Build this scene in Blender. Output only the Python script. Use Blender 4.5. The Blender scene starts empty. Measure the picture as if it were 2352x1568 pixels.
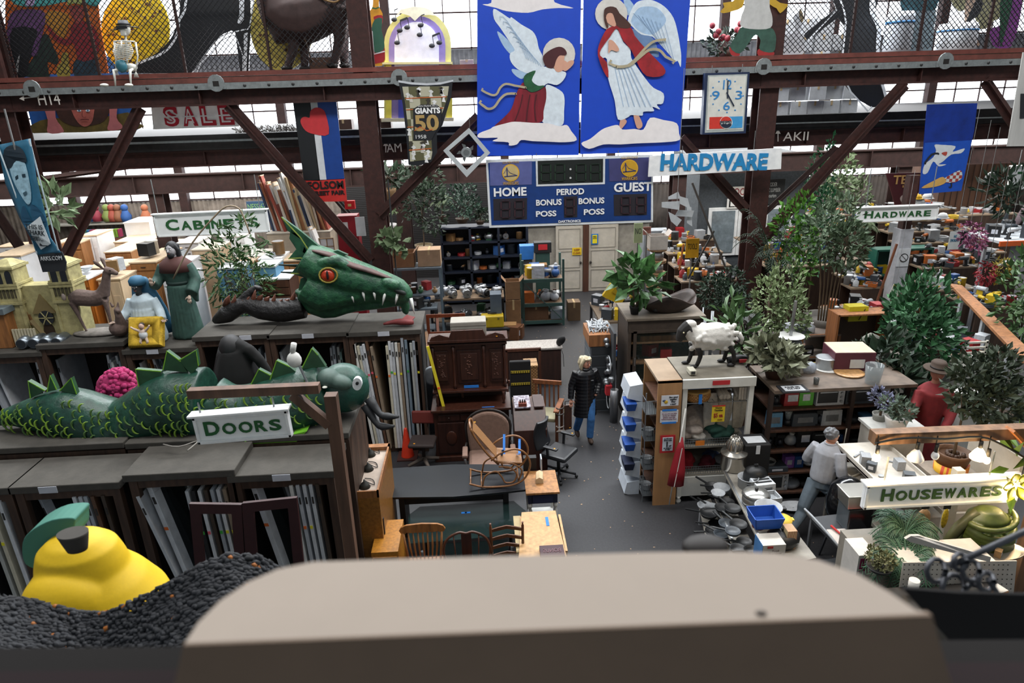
import bpy,bmesh,math,random
from mathutils import Vector,Matrix,Euler
random.seed(7)
SC=bpy.context.scene;COL=SC.collection;PI=math.pi
# ---------- camera ----------
CF=1568.0;PIT=math.radians(20);YAW=math.radians(2.3);ROL=math.radians(1.8);H=6.2
cF=Vector((math.sin(YAW)*math.cos(PIT),math.cos(YAW)*math.cos(PIT),-math.sin(PIT)))
r0=Vector((math.cos(YAW),-math.sin(YAW),0));u0=r0.cross(cF)
cR=r0*math.cos(ROL)-u0*math.sin(ROL);cU=r0*math.sin(ROL)+u0*math.cos(ROL)
cam=bpy.data.objects.new('camera',bpy.data.cameras.new('camera'));COL.objects.link(cam)
cam.matrix_world=Matrix(((cR.x,cU.x,-cF.x,0),(cR.y,cU.y,-cF.y,0),(cR.z,cU.z,-cF.z,H),(0,0,0,1)))
cam.data.lens=24;cam.data.sensor_width=36;cam.data.clip_start=0.05;cam.data.clip_end=200
cam.data.dof.use_dof=True;cam.data.dof.focus_distance=11;cam.data.dof.aperture_fstop=2.6
SC.camera=cam
# ---------- light ----------
SC.view_settings.view_transform='Standard';SC.view_settings.look='None';SC.view_settings.gamma=1
SC.view_settings.use_curve_mapping=False;SC.view_settings.exposure=0.38
W=bpy.data.worlds.new('overcast_sky');SC.world=W;W.use_nodes=True
W.node_tree.nodes['Background'].inputs[0].default_value=(0.86,0.94,1.0,1);W.node_tree.nodes['Background'].inputs[1].default_value=0.26
def area(name,loc,size,sy,power,col,rot=(0,0,0)):
 l=bpy.data.lights.new(name,'AREA');l.shape='RECTANGLE';l.size=size;l.size_y=sy;l.energy=power;l.color=col
 o=bpy.data.objects.new(name,l);o.location=loc;o.rotation_euler=rot;COL.objects.link(o)
area('skylight_front',(2,7,13),22,3,1500,(1,.98,.96))
area('skylight_middle',(2,17,13),26,3,5200,(.95,.98,1))
area('window_light_back',(0,25.3,7),30,5,4200,(.93,.97,1),(math.radians(-62),0,0))
area('mezzanine_fill_rear',(2,22.5,5.15),34,5,2000,(1,.97,.93))  # unseen fill light added under the mezzanine to brighten the rear
area('mezzanine_fill_middle',(2,18.2,5.15),34,1.6,1000,(1,.97,.93))  # second added fill, no fixture, hidden below the mezzanine's front part
# ---------- helpers ----------
def ray(x,y):return cF+cR*((x-1176)/CF)-cU*((y-784)/CF)
def atY(x,y,Y):
 d=ray(x,y);return Vector((0,0,H))+d*(Y/d.y)
def atZ(x,y,z):
 d=ray(x,y);return Vector((0,0,H))+d*((z-H)/d.z)
def lin(h):
 return tuple(((c/12.92)if c<=.04045 else((c+.055)/1.055)**2.4)for c in(int(h[i:i+2],16)/255 for i in(0,2,4)))
MC={}
def MT(h,rough=.65,metal=0,var=.12,sc=6,bump=0,emit=0,alpha=1,kind=None,h2=None,trans=0):
 k=(h,rough,metal,var,sc,bump,emit,alpha,kind,h2,trans)
 if k in MC:return MC[k]
 m=bpy.data.materials.new((kind or 'paint')+'_'+h);m.use_nodes=True;n=m.node_tree.nodes;L=m.node_tree.links
 b=n['Principled BSDF'];c=lin(h);b.inputs['Roughness'].default_value=rough;b.inputs['Metallic'].default_value=metal
 if alpha<1:b.inputs['Alpha'].default_value=alpha
 if trans:b.inputs['Transmission Weight'].default_value=trans
 if emit:
  b.inputs['Emission Color'].default_value=(*c,1);b.inputs['Emission Strength'].default_value=emit
 b.inputs['Base Color'].default_value=(*c,1)
 tc=n.new('ShaderNodeTexCoord')
 if var>0 or h2:
  if kind=='wave' or kind=='wood':
   t=n.new('ShaderNodeTexNoise');t.inputs['Scale'].default_value=sc;t.inputs['Detail'].default_value=5
   mp=n.new('ShaderNodeMapping');mp.inputs['Scale'].default_value=(1,1,.12)if kind=='wood' else(1,.12,1)
   L.new(tc.outputs['Object'],mp.inputs[0]);L.new(mp.outputs[0],t.inputs['Vector']);out=t.outputs[0]
  elif kind=='voronoi':
   t=n.new('ShaderNodeTexVoronoi');t.inputs['Scale'].default_value=sc;L.new(tc.outputs['Object'],t.inputs['Vector']);out=t.outputs['Distance']
  elif kind=='checks':
   t=n.new('ShaderNodeTexChecker');t.inputs['Scale'].default_value=sc;L.new(tc.outputs['Object'],t.inputs['Vector']);out=t.outputs['Fac']
  elif kind=='stripes':
   t=n.new('ShaderNodeTexWave');t.inputs['Scale'].default_value=sc;t.bands_direction='X';L.new(tc.outputs['Object'],t.inputs['Vector']);out=t.outputs['Fac']
  elif kind=='stripesz':
   t=n.new('ShaderNodeTexWave');t.inputs['Scale'].default_value=sc;t.bands_direction='Z';L.new(tc.outputs['Object'],t.inputs['Vector']);out=t.outputs['Fac']
  else:
   t=n.new('ShaderNodeTexNoise');t.inputs['Scale'].default_value=sc;t.inputs['Detail'].default_value=6;t.inputs['Roughness'].default_value=.62
   L.new(tc.outputs['Object'],t.inputs['Vector']);out=t.outputs[0]
  r=n.new('ShaderNodeValToRGB');r.color_ramp.elements[0].position=.3;r.color_ramp.elements[1].position=.7
  lo=lin(h2)if h2 else tuple(v*(1-var)for v in c);hi=c if h2 else tuple(min(1,v*(1+var))for v in c)
  r.color_ramp.elements[0].color=(*lo,1);r.color_ramp.elements[1].color=(*hi,1)
  if kind in('checks','stripes','stripesz'):r.color_ramp.elements[0].position=.45;r.color_ramp.elements[1].position=.55
  L.new(out,r.inputs[0]);L.new(r.outputs[0],b.inputs['Base Color'])
  if bump:
   bp=n.new('ShaderNodeBump');bp.inputs['Strength'].default_value=bump;bp.inputs['Distance'].default_value=.03
   L.new(out,bp.inputs['Height']);L.new(bp.outputs[0],b.inputs['Normal'])
 m.diffuse_color=(*c,1);MC[k]=m;return m
def M_(x):return x if not isinstance(x,str)else MT(x)
WD=lambda h='5a3a26',**k:MT(h,kind='wood',var=k.pop('var',.35),sc=k.pop('sc',18),**k)
ST=lambda h='9a9c9e',**k:MT(h,metal=k.pop('metal',.85),rough=k.pop('rough',.35),**k)
def tag(o,label,cat,group=None,kind=None):
 if label:o['label']=label
 if cat:o['category']=cat
 if group:o['group']=group
 if kind:o['kind']=kind
 return o
def thing(name,label,cat,loc=(0,0,0),rz=0,group=None,sc=1,rot=None):
 o=bpy.data.objects.new(name,None);COL.objects.link(o);o.empty_display_size=.1
 o.location=loc;o.rotation_euler=rot or(0,0,rz);o.scale=(sc,sc,sc)if not isinstance(sc,tuple)else sc
 return tag(o,label,cat,group)
ORD='first second third fourth fifth sixth seventh eighth ninth tenth eleventh twelfth thirteenth fourteenth fifteenth sixteenth seventeenth eighteenth nineteenth twentieth'.split()
ORD+=['twenty '+o for o in ORD[:9]]
def V(*a):return Vector(a)
class M:
 def __init__(s):s.b=bmesh.new();s.mi=0;s.ms=[]
 def m(s,mat):
  mat=M_(mat)
  if mat not in s.ms:s.ms.append(mat)
  s.mi=s.ms.index(mat);return s
 def f(s,vs,smooth=False):
  try:
   fc=s.b.faces.new(vs);fc.material_index=s.mi;fc.smooth=smooth;return fc
  except ValueError:return None
 def box(s,c,d,rz=0,rot=None,tap=1.0,tapy=None):
  mt=Matrix.Translation(c)@(Euler(rot).to_matrix().to_4x4()if rot else Matrix.Rotation(rz,4,'Z'))
  ty=tap if tapy is None else tapy
  vs=[s.b.verts.new(mt@Vector((x*d[0]/2*(tap if z>0 else 1),y*d[1]/2*(ty if z>0 else 1),z*d[2]/2)))for z in(-1,1)for x,y in((-1,-1),(1,-1),(1,1),(-1,1))]
  for q in((3,2,1,0),(4,5,6,7),(0,1,5,4),(1,2,6,5),(2,3,7,6),(3,0,4,7)):s.f([vs[i]for i in q])
  return s
 def bar(s,p,q,w,h=None,up=(0,0,1)):
  p=Vector(p);q=Vector(q);h=h or w;a=(q-p).normalized();u=Vector(up)
  if abs(a.dot(u))>.98:u=Vector((0,1,0))
  x=a.cross(u).normalized();y=x.cross(a)
  vs=[s.b.verts.new(e+x*(i*w/2)+y*(j*h/2))for e in(p,q)for i,j in((-1,-1),(1,-1),(1,1),(-1,1))]
  for k in((3,2,1,0),(4,5,6,7),(0,1,5,4),(1,2,6,5),(2,3,7,6),(3,0,4,7)):s.f([vs[i]for i in k])
  return s
 def tube(s,pts,r,n=8,cap=True,flat=1.0,sub=0,closed=False):
  pts=[Vector(p)for p in pts];rs=list(r)if hasattr(r,'__len__')else[r]*len(pts)
  if sub:
   P2=[];R2=[];N=len(pts)
   for i in range(N-1):
    p0,p1,p2,p3=pts[max(i-1,0)],pts[i],pts[i+1],pts[min(i+2,N-1)]
    for k in range(sub):
     t=k/sub
     P2.append(.5*((2*p1)+(p2-p0)*t+(2*p0-5*p1+4*p2-p3)*t*t+(3*p1-p0-3*p2+p3)*t**3));R2.append(rs[i]*(1-t)+rs[i+1]*t)
   P2.append(pts[-1]);R2.append(rs[-1]);pts,rs=P2,R2
  prev=None;rings=[];N=len(pts)
  for i,p in enumerate(pts):
   a=(pts[min(i+1,N-1)]-pts[max(i-1,0)]).normalized()
   if prev is None:
    u=Vector((0,0,1))if abs(a.z)<.9 else Vector((0,1,0))
   else:u=prev
   x=a.cross(u)
   if x.length<1e-4:x=a.cross(Vector((1,0,.1)))
   x.normalize();y=x.cross(a).normalized();prev=y
   rings.append([s.b.verts.new(p+x*(math.cos(2*PI*k/n)*rs[i])+y*(math.sin(2*PI*k/n)*rs[i]*flat))for k in range(n)])
  for A,B in zip(rings,rings[1:]):
   for k in range(n):s.f([A[k],A[(k+1)%n],B[(k+1)%n],B[k]],True)
  if cap:s.f(rings[0][::-1]);s.f(rings[-1])
  return s
 def lathe(s,prof,n=16,c=(0,0,0),sx=1,sy=1,cap=True,rot=None):
  c=Vector(c);rm=Euler(rot).to_matrix()if rot else Matrix.Identity(3)
  rings=[[s.b.verts.new(c+rm@Vector((math.cos(2*PI*k/n)*r*sx,math.sin(2*PI*k/n)*r*sy,z)))for k in range(n)]for r,z in prof]
  for A,B in zip(rings,rings[1:]):
   for k in range(n):s.f([A[k],A[(k+1)%n],B[(k+1)%n],B[k]],True)
  if cap:s.f(rings[0][::-1]);s.f(rings[-1])
  return s
 def cyl(s,c,r,h,n=14,r2=None,rot=None):return s.lathe([(r,0),(r if r2 is None else r2,h)],n,c,rot=rot)
 def ball(s,c,r,n=12,m=8,rot=None):
  r=(r,r,r)if not hasattr(r,'__len__')else r;rm=Euler(rot).to_matrix()if rot else Matrix.Identity(3)
  c=Vector(c);rings=[]
  for j in range(1,m):
   t=PI*j/m;rings.append([s.b.verts.new(c+rm@Vector((math.cos(2*PI*k/n)*r[0]*math.sin(t),math.sin(2*PI*k/n)*r[1]*math.sin(t),-r[2]*math.cos(t))))for k in range(n)])
  for A,B in zip(rings,rings[1:]):
   for k in range(n):s.f([A[k],A[(k+1)%n],B[(k+1)%n],B[k]],True)
  for e,ring,o in((-1,rings[0],1),(1,rings[-1],0)):
   v=s.b.verts.new(c+rm@Vector((0,0,e*r[2])))
   for k in range(n):
    q=[ring[k],ring[(k+1)%n],v];s.f(q[::-1]if o else q,True)
  return s
 def prism(s,pts,n,t):
  """extrude a 3D polygon by vector n*t"""
  a=[s.b.verts.new(Vector(p))for p in pts];o=Vector(n)*t;b=[s.b.verts.new(Vector(p)+o)for p in pts]
  s.f(a);s.f(b[::-1])
  for i in range(len(a)):j=(i+1)%len(a);s.f([a[i],b[i],b[j],a[j]])
  return s
 def grid(s,fn,nu,nv,smooth=True):
  g=[[s.b.verts.new(Vector(fn(i/nu,j/nv)))for j in range(nv+1)]for i in range(nu+1)]
  for i in range(nu):
   for j in range(nv):s.f([g[i][j],g[i+1][j],g[i+1][j+1],g[i][j+1]],smooth)
  return s
 def put(s,name,mat=None,parent=None,loc=None,rz=0,label=None,cat=None,group=None,kind=None,bevel=0,remesh=0,smooth=0,off=None,rot=None,solid=0,sub=0):
  me=bpy.data.meshes.new(name)
  if off is not None:bmesh.ops.translate(s.b,vec=-Vector(off),verts=s.b.verts)
  bmesh.ops.recalc_face_normals(s.b,faces=s.b.faces[:]);s.b.to_mesh(me);s.b.free()
  for q in(s.ms or[M_(mat or '888888')]):me.materials.append(q)
  o=bpy.data.objects.new(name,me);COL.objects.link(o)
  if parent:o.parent=parent
  if loc is not None:o.location=loc
  if rz:o.rotation_euler=(0,0,rz)
  if rot:o.rotation_euler=rot
  tag(o,label,cat,group,kind)
  if solid:d=o.modifiers.new('t','SOLIDIFY');d.thickness=solid;d.offset=0
  if remesh:
   d=o.modifiers.new('r','REMESH');d.mode='VOXEL';d.voxel_size=remesh;d.use_smooth_shade=True
   if smooth:d=o.modifiers.new('s','SMOOTH');d.factor=.5;d.iterations=smooth
  if sub:d=o.modifiers.new('u','SUBSURF');d.levels=d.render_levels=sub
  if bevel:d=o.modifiers.new('b','BEVEL');d.width=bevel;d.segments=2;d.limit_method='ANGLE'
  return o
def bx(name,c,d,mat,parent=None,bevel=0,**k):return M().box(c,d).put(name,mat,parent,bevel=bevel,**k)
def struct(o):o['kind']='structure';return o
def dup(root,loc=None,rz=None,label=None,group=None,sc=None):
 r=root.copy();COL.objects.link(r)
 if loc is not None:r.location=loc
 if rz is not None:r.rotation_euler=(0,0,rz)
 if label:r['label']=label
 if group:r['group']=group
 if sc:r.scale=sc if isinstance(sc,tuple)else(sc,sc,sc)
 for ch in list(root.children):
  c=ch.copy();COL.objects.link(c);c.parent=r
  for g in list(ch.children):
   d=g.copy();COL.objects.link(d);d.parent=c
 return r
def text(name,s,w,h,mat,parent,loc,rot=(PI/2,0,0),ext=.004,shear=0,w0=0):
 cu=bpy.data.curves.new(name,'FONT');cu.body=s;cu.extrude=ext;cu.offset=w0;cu.shear=shear;cu.align_x='CENTER';cu.align_y='CENTER';cu.resolution_u=3
 t=bpy.data.objects.new(name,cu);COL.objects.link(t);bpy.context.view_layer.update()
 me=bpy.data.meshes.new_from_object(t.evaluated_get(bpy.context.evaluated_depsgraph_get()));bpy.data.objects.remove(t)
 xs=[v.co.x for v in me.vertices]or[0,1];ys=[v.co.y for v in me.vertices]or[0,1];mx=(max(xs)+min(xs))/2;my=(max(ys)+min(ys))/2
 for v in me.vertices:v.co.x=(v.co.x-mx)*w/(max(xs)-min(xs));v.co.y=(v.co.y-my)*h/(max(ys)-min(ys))
 me.materials.clear();me.materials.append(M_(mat));o=bpy.data.objects.new(name,me);COL.objects.link(o);o.parent=parent;o.location=loc;o.rotation_euler=rot
 return o
# Flat painted things: outlines are given in pixels of the plane they stand on (Y = const), kept as slabs with real thickness
def sm(pts,k=4):
 """closed smooth curve through 2D points"""
 out=[];N=len(pts)
 for i in range(N):
  p0,p1,p2,p3=(Vector((*pts[(i+j)%N],0))for j in(-1,0,1,2))
  for q in range(k):
   t=q/k;v=.5*((2*p1)+(p2-p0)*t+(2*p0-5*p1+4*p2-p3)*t*t+(3*p1-p0-3*p2+p3)*t**3);out.append((v.x,v.y))
 return out
def slab(name,pts,Y,mat,root,t=.02,smooth=0,**k):
 if smooth:pts=sm(pts,smooth)
 o=root.location if root else Vector((0,0,0));m=M()
 from mathutils.geometry import tessellate_polygon
 P=[atY(x,y,Y)-o for x,y in pts];tr=tessellate_polygon([P]);d=Vector((0,t,0))
 a=[m.b.verts.new(p)for p in P];b=[m.b.verts.new(p+d)for p in P]
 for q in tr:m.f([a[i]for i in q]);m.f([b[i]for i in q[::-1]])
 for i in range(len(a)):j=(i+1)%len(a);m.f([a[i],b[i],b[j],a[j]])
 return m.put(name,mat,root,**k)
def line(name,pts,Y,w,mat,root,smooth=0,closed=False):
 """painted stroke w px wide, on plane Y, 3 mm proud"""
 if smooth:q=sm(pts,smooth);pts=q if closed else q[:-(smooth)]+[pts[-1]]if not closed else q
 o=root.location if root else Vector((0,0,0));P=[Vector((x,y))for x,y in pts];L=[];Rr=[]
 for i,p in enumerate(P):
  a=(P[min(i+1,len(P)-1)]-P[max(i-1,0)]);a=a.normalized()if a.length else Vector((1,0));nn=Vector((-a.y,a.x));ww=(w[i*len(w)//len(P)]if hasattr(w,'__len__')else w)/2
  L.append(p+nn*ww);Rr.append(p-nn*ww)
 m=M();A=[m.b.verts.new(atY(*p,Y)-o)for p in L];B=[m.b.verts.new(atY(*p,Y)-o)for p in Rr]
 for i in range(len(P)-1):m.f([A[i],A[i+1],B[i+1],B[i]])
 return m.put(name,mat,root,solid=.003)
def pxm(x,y,Y):
 """metres per pixel there"""
 return(atY(x+1,y,Y)-atY(x,y,Y)).length
# ---------- setting ----------
RUST=MT('3a1c17',rough=.7,var=.4,sc=9,bump=.15);RUSTD=MT('2e1a17',rough=.8,var=.4,sc=7);DARK=MT('1d1b1a',rough=.85,var=.3)
GALV=MT('8f9494',rough=.45,metal=.5,var=.2,sc=14);CORR=MT('6e665e',rough=.7,var=.5,sc=2.2,metal=.2)
def corr(x0,x1,z0,z1,Y,mat,name,horiz=False,p=.17):
 m=M();n=int((x1-x0)/p)*4 if not horiz else int((z1-z0)/p)*4
 if horiz:m.grid(lambda u,v:(x0+(x1-x0)*v,Y+.025*math.cos(u*n/4*2*PI),z0+(z1-z0)*u),n,1)
 else:m.grid(lambda u,v:(x0+(x1-x0)*u,Y+.025*math.cos(u*n/4*2*PI),z0+(z1-z0)*v),n,1)
 return struct(m.put(name,mat,solid=.004))
fm=MT('27272a',rough=.6,var=.25,sc=26,bump=.08)
struct(M().box((2,14,-.05),(44,30,.1)).put('floor',fm))
m=M()
for i in range(260):m.ball((random.uniform(1,4.6)+random.gauss(0,.5),random.uniform(7.5,20),.003),(random.uniform(.008,.02),random.uniform(.006,.015),.004),5,3)
tag(m.put('floor_litter','b89878'),'tiny scraps of paper and leaves scattered on the dark aisle floor','litter',kind='stuff')
YB=26.5
corr(-19,3,0,2.75,YB,CORR,'wall_back');corr(3,25,0,2.75,YB,MT('3d3733',rough=.7,var=.5,sc=2),'wall_back')
corr(-19,25,6.75,7.7,YB,MT('4a4a4e',rough=.6,var=.3),'wall_back');struct(M().box((3,YB+.2,4.75),(44,.2,.35)).put('wall_back',RUSTD));struct(M().box((3,YB+.2,10.6),(44,.2,1)).put('wall_back',RUSTD))
struct(M().box((-19,14,5.5),(.2,30,11)).put('wall_left',CORR));struct(M().box((25,14,5.5),(.2,30,11)).put('wall_right',CORR))
GL=MT('f4f8ff',rough=.3,var=.0,emit=2.6)
k=0
for z0,z1 in((2.75,4.58),(4.92,6.75),(7.7,10.1)):
 for i in range(11):
  k+=1;x0=-19+4*i;g=thing('window_%d'%k,None,None,(x0+2,YB,z0));g['kind']='structure';h=z1-z0
  bx('pane',(0,.03,h/2),(3.7,.02,h-.1),GL,g)
  m=M()
  for q in range(5):m.box((-1.9+.95*q,0,h/2),(.035,.06,h))
  for q in(.02,.5,.98):m.box((0,0,h*q),(3.9,.06,.05))
  m.put('window_frame',RUSTD,g)
for i in range(12):
 x=-19+4*i
 tag(M().box((x,YB-.15,5.5),(.3,.25,11)).put('wall_post',RUSTD),'dark steel post of the far wall, %s from the left'%ORD[i],'column','far wall posts')
# mezzanine
struct(M().box((2,21.8,5.33),(44,9.2,.14)).put('floor_mezzanine',MT('1a1512',rough=.95)))
def ibeam(name,x0,x1,Y,z0,z1,mat,label,w=.3,stiff=1.9,mid=None,par=None):
 t=thing(name,label,'beam',(0,Y,z0));h=z1-z0
 m=M().box(((x0+x1)/2,0,h/2),(x1-x0,.04,h));m.box(((x0+x1)/2,0,.02),(x1-x0,w,.04));m.box(((x0+x1)/2,0,h-.02),(x1-x0,w,.04));m.put('beam_body',mat,t)
 x=x0+.4
 while x<x1 and stiff:
  M().box((x,-w/4,h/2),(.025,w/2-.02,h-.08)).put('stiffener',mat,t);x+=stiff
 return t
B1=ibeam('crane_beam',-14,16,15.75,6.13,6.58,RUST,'long rust red runway beam with bolted galvanised rail, in front of the figures',w=.34,stiff=2.6)
M().box((1,-.22,.38),(30,.05,.13)).put('galvanised_rail',GALV,B1)
m=M().box((1,-.08,.5),(30,.3,.1));m.box((1,-.05,.62),(30,.14,.09)).put('top_rail',MT('6b3a31',rough=.6,var=.3),B1)
m=M();x=-13.8
while x<16:
 m.ball((x,-.25,.38),(.035,.02,.035),8,5);x+=.5
m.put('rail_bolt','2c2c2c',B1)['kind']='stuff'
for px in(72,497,918,1350,1750,2162):
 x=atY(px,190,15.5).x;m=M().m(GALV);m.lathe([(.17,0),(.17,.04)],14,(x,-.25,.44),sy=1,rot=(PI/2,0,0));m.box((x,-.26,.38),(.36,.04,.12));m.m('1c1815').box((x,-.29,.43),(.12,.02,.1));m.put('rail_clamp',None,B1)
B2=ibeam('floor_beam',-14,16,17.0,4.78,5.15,RUST,'rust red beam under the mezzanine floor with white grid markings',stiff=2.4)
tag(M().box((1,16.95,5.33),(30,.34,.34)).put('timber_joist',MT('211f1f',rough=.85,var=.4,kind='wave')),'blackened timber joist lying on the mezzanine floor beam','beam')
B3=ibeam('tie_beam',-19,25,20,3.83,4.35,RUSTD,'dark brown horizontal tie beam across the hall below the windows',stiff=3)
m=M().bar(atY(75,336,16.6),atY(1160,303,16.6),.045);m.bar(atY(1080,303,16.6),atY(2352,268,16.6),.03)
tag(m.put('conduit',GALV),'thin grey steel conduit running along the mezzanine beam','pipe')
def column(px,py,Y,z0,z1,label,w=.42,mat=RUST):
 x=atY(px,py,Y).x;t=thing('steel_column',label,'column',(x,Y,z0));h=z1-z0
 m=M().box((0,0,h/2),(.05,w,h));m.box((0,-w/2,h/2),(w,.04,h));m.box((0,w/2,h/2),(w,.04,h));m.put('column_body',mat,t)
 bx('base_plate',(0,0,.02),(.6,.6,.04),mat,t);return t,x
kL,xL=column(850,300,15.95,0,10.5,'rust red steel column left of the diagonal braces, behind the dragon head')
kR,xR=column(1750,300,15.95,0,10.5,'rust red steel column right of the clock with white painted foot')
bx('painted_foot',(0,-.22,.5),(.44,.03,1.0),'d8dee0',kR)
kF,xF=column(22,250,15.95,0,10.5,'rust red steel column at the left edge behind the tall banner')
for px,lab in((925,'dark steel column of the rear row behind the potted trees'),(365,'dark steel column of the rear row beside the cabinets sign'),(1555,'brown steel column of the rear row behind the white paper shapes'),(2060,'dark steel column of the rear row behind the triangular board')):
 column(px,450,20.2,0,4,lab,w=.4,mat=RUSTD)
def brace(a,b,Y,label,w=.2,mat=RUST):
 A=atY(*a,Y);B=atY(*b,Y);t=thing('diagonal_brace',label,'brace',(A.x,A.y,A.z));m=M()
 m.bar((0,0,0),B-A,w,.03,up=(0,1,0));m.bar((0,-.06,0),(B-A)+Vector((0,-.06,0)),.03,.12,up=(0,1,0));m.put('brace_angle',mat,t)
 m=M();n=int((B-A).length/.35)
 for i in range(1,n):m.ball((B-A)*(i/n)+Vector((0,-.03,0)),(.025,.015,.025),6,4)
 m.put('rivet',mat,t)['kind']='stuff';return t
brace((322,247),(150,590),15.7,'rusty diagonal brace falling left behind the cathedral model',.26)
brace((525,240),(850,600),15.7,'rusty diagonal brace falling right from the beam to the left column',.26)
brace((1100,268),(872,495),15.7,'rusty diagonal brace rising right from the left column towards the angel boards',.24)
brace((1563,318),(1714,482),15.7,'rusty diagonal brace rising left from the right column behind the stencilled board',.24)
brace((2078,193),(1742,560),15.6,'long rusty brace rising right from the right column',.28)
brace((1920,338),(1745,500),15.9,'thin dark brace just above the long right brace',.13,RUSTD)
brace((2262,185),(2360,330),15.7,'rusty brace falling right beside the blue heron banner',.24)
brace((-20,470),(62,592),15.7,'dark brace at the left edge behind the banner',.24,RUSTD)
brace((230,440),(170,540),19.6,'thin dark brace behind the falling left brace',.14,RUSTD)
brace((300,382),(100,410),19.6,'slanted dark strut under the far windows',.14,RUSTD)
brace((770,455),(835,530),18,'black strut behind the folsom banner',.14,DARK)
# white chalk grid marks on the beams
def mark(s,pt,w,h,Y,par):
 c=atY(*pt,Y);return text('painted_mark',s,w,h,'cfc8c0',par,c-par.location,ext=.002)
mark('H14',(112,227),.45,.24,15.55,B1);mark('AM',(905,339),.35,.2,16.8,B2);mark('AKII',(1828,313),.62,.2,16.8,B2)
for pts,Y,par in(([(90,222),(50,226)],15.55,B1),([(886,350),(886,330)],16.8,B2),([(1787,325),(1787,302)],16.8,B2)):
 line('painted_mark',pts,Y,2,'cfc8c0',par)
 (x0,y0),(x1,y1)=pts;a=Vector((x1-x0,y1-y0)).normalized();n=Vector((-a.y,a.x))
 slab('painted_mark',[(x1+a.x*6,y1+a.y*6),(x1+n.x*6-a.x*5,y1+n.y*6-a.y*5),(x1-n.x*6-a.x*5,y1-n.y*6-a.y*5)],Y,'cfc8c0',par,t=.004)
# chain link fence on the beam
def fence(px0,px1,label,z1=8.6):
 a=atY(px0,100,15.9).x;b=atY(px1,100,15.9).x;t=thing('wire_fence',label,'fence',(a,15.9,6.84));L=b-a;h=1.5;m=M();s=.115
 n=int((L+h)/s)
 for i in range(n):
  x=i*s
  for sg in(0,1):
   p=[max(0,x-h),max(0,h-x),min(x,L),None];q0=(max(0,x-h),min(h,x)if x<=h else h);q1=(min(x,L),max(0,x-L))
   A=(q0[0],0,q0[1]);B=(q1[0],0,q1[1])
   if sg:A=(L-A[0],.01,A[2]);B=(L-B[0],.01,B[2])
   if(Vector(A)-Vector(B)).length>.02:m.bar(A,B,.012)
 m.put('wire_mesh',MT('1d1c20',rough=.5,metal=.4),t)
 M().bar((0,0,h),(L,0,h),.06).put('top_rail',RUSTD,t)
 x=.05
 while x<L:M().bar((x,0,-.1),(x,0,h),.05).put('fence_post',RUSTD,t);x+=max(1.2,L/4-.02)
fence(4,815,'chain link fence along the beam in front of the left painted figures');fence(1792,2420,'chain link fence along the beam in front of the right painted figures')
# inner room with the white double doors
YD=21.55
WH=MT('b9b3a6',rough=.6,var=.12,sc=5)
x0=atY(1205,600,YD).x;x1=atY(1490,600,YD).x
struct(M().box(((x0+x1)/2,YD+.2,1.2),(x1-x0,.2,2.4)).put('wall_partition',MT('9a958a',rough=.7,var=.2)))
struct(M().box(((x0+x1)/2,YD+.05,2.28),(x1-x0,.12,.16)).put('trim_1',WD('5a3424')))
xc=atY(1345,600,YD).x
struct(M().box((xc,YD-.02,1.12),(.18,.14,2.24)).put('trim_2',WD('4a2c1e')))
for i,(a,b)in enumerate(((1277,1338),(1351,1418))):
 xa=atY(a,600,YD).x;xb=atY(b,600,YD).x;w=xb-xa
 d=thing('door_%d'%(i+1),None,None,(xa,YD,0));d['kind']='structure'
 bx('door_leaf',(w/2,0,1.09),(w,.06,2.16),WH,d)
 m=M()
 for z0,z1 in((.12,.72),(.82,1.35),(1.45,2.08)):
  for c,s in(((w/2,z0),(w-.18,.02)),((w/2,z1),(w-.18,.02)),((.09,(z0+z1)/2),(.02,z1-z0)),((w-.09,(z0+z1)/2),(.02,z1-z0))):m.box((c[0],-.035,c[1]),(s[0],.015,s[1]))
 m.put('panel_moulding','8b867b',d);M().ball((w-.07 if i==0 else.07,-.07,.98),.04).put('knob','2a2420',d)
p=atY(1366,549,YD-.06);t=thing('door_notice','yellow notice in blue tape frame on the right white door','sign',p);bx('tape',(0,0,0),(.22,.01,.34),'1f6db5',t);bx('paper',(0,-.008,0),(.15,.01,.27),'d8c81e',t);text('lettering','PUBLIC\nNOTICE',.12,.09,'30301a',t,(0,-.016,.06))
p=atY(1325,577,YD-.06);t=thing('door_notice','yellow handwritten notice in red on the left white door','sign',p);bx('paper',(0,0,0),(.3,.01,.24),'d8b81e',t);text('lettering','KEEP\nCLEAR',.24,.17,'8a2a1a',t,(0,-.01,0))
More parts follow.
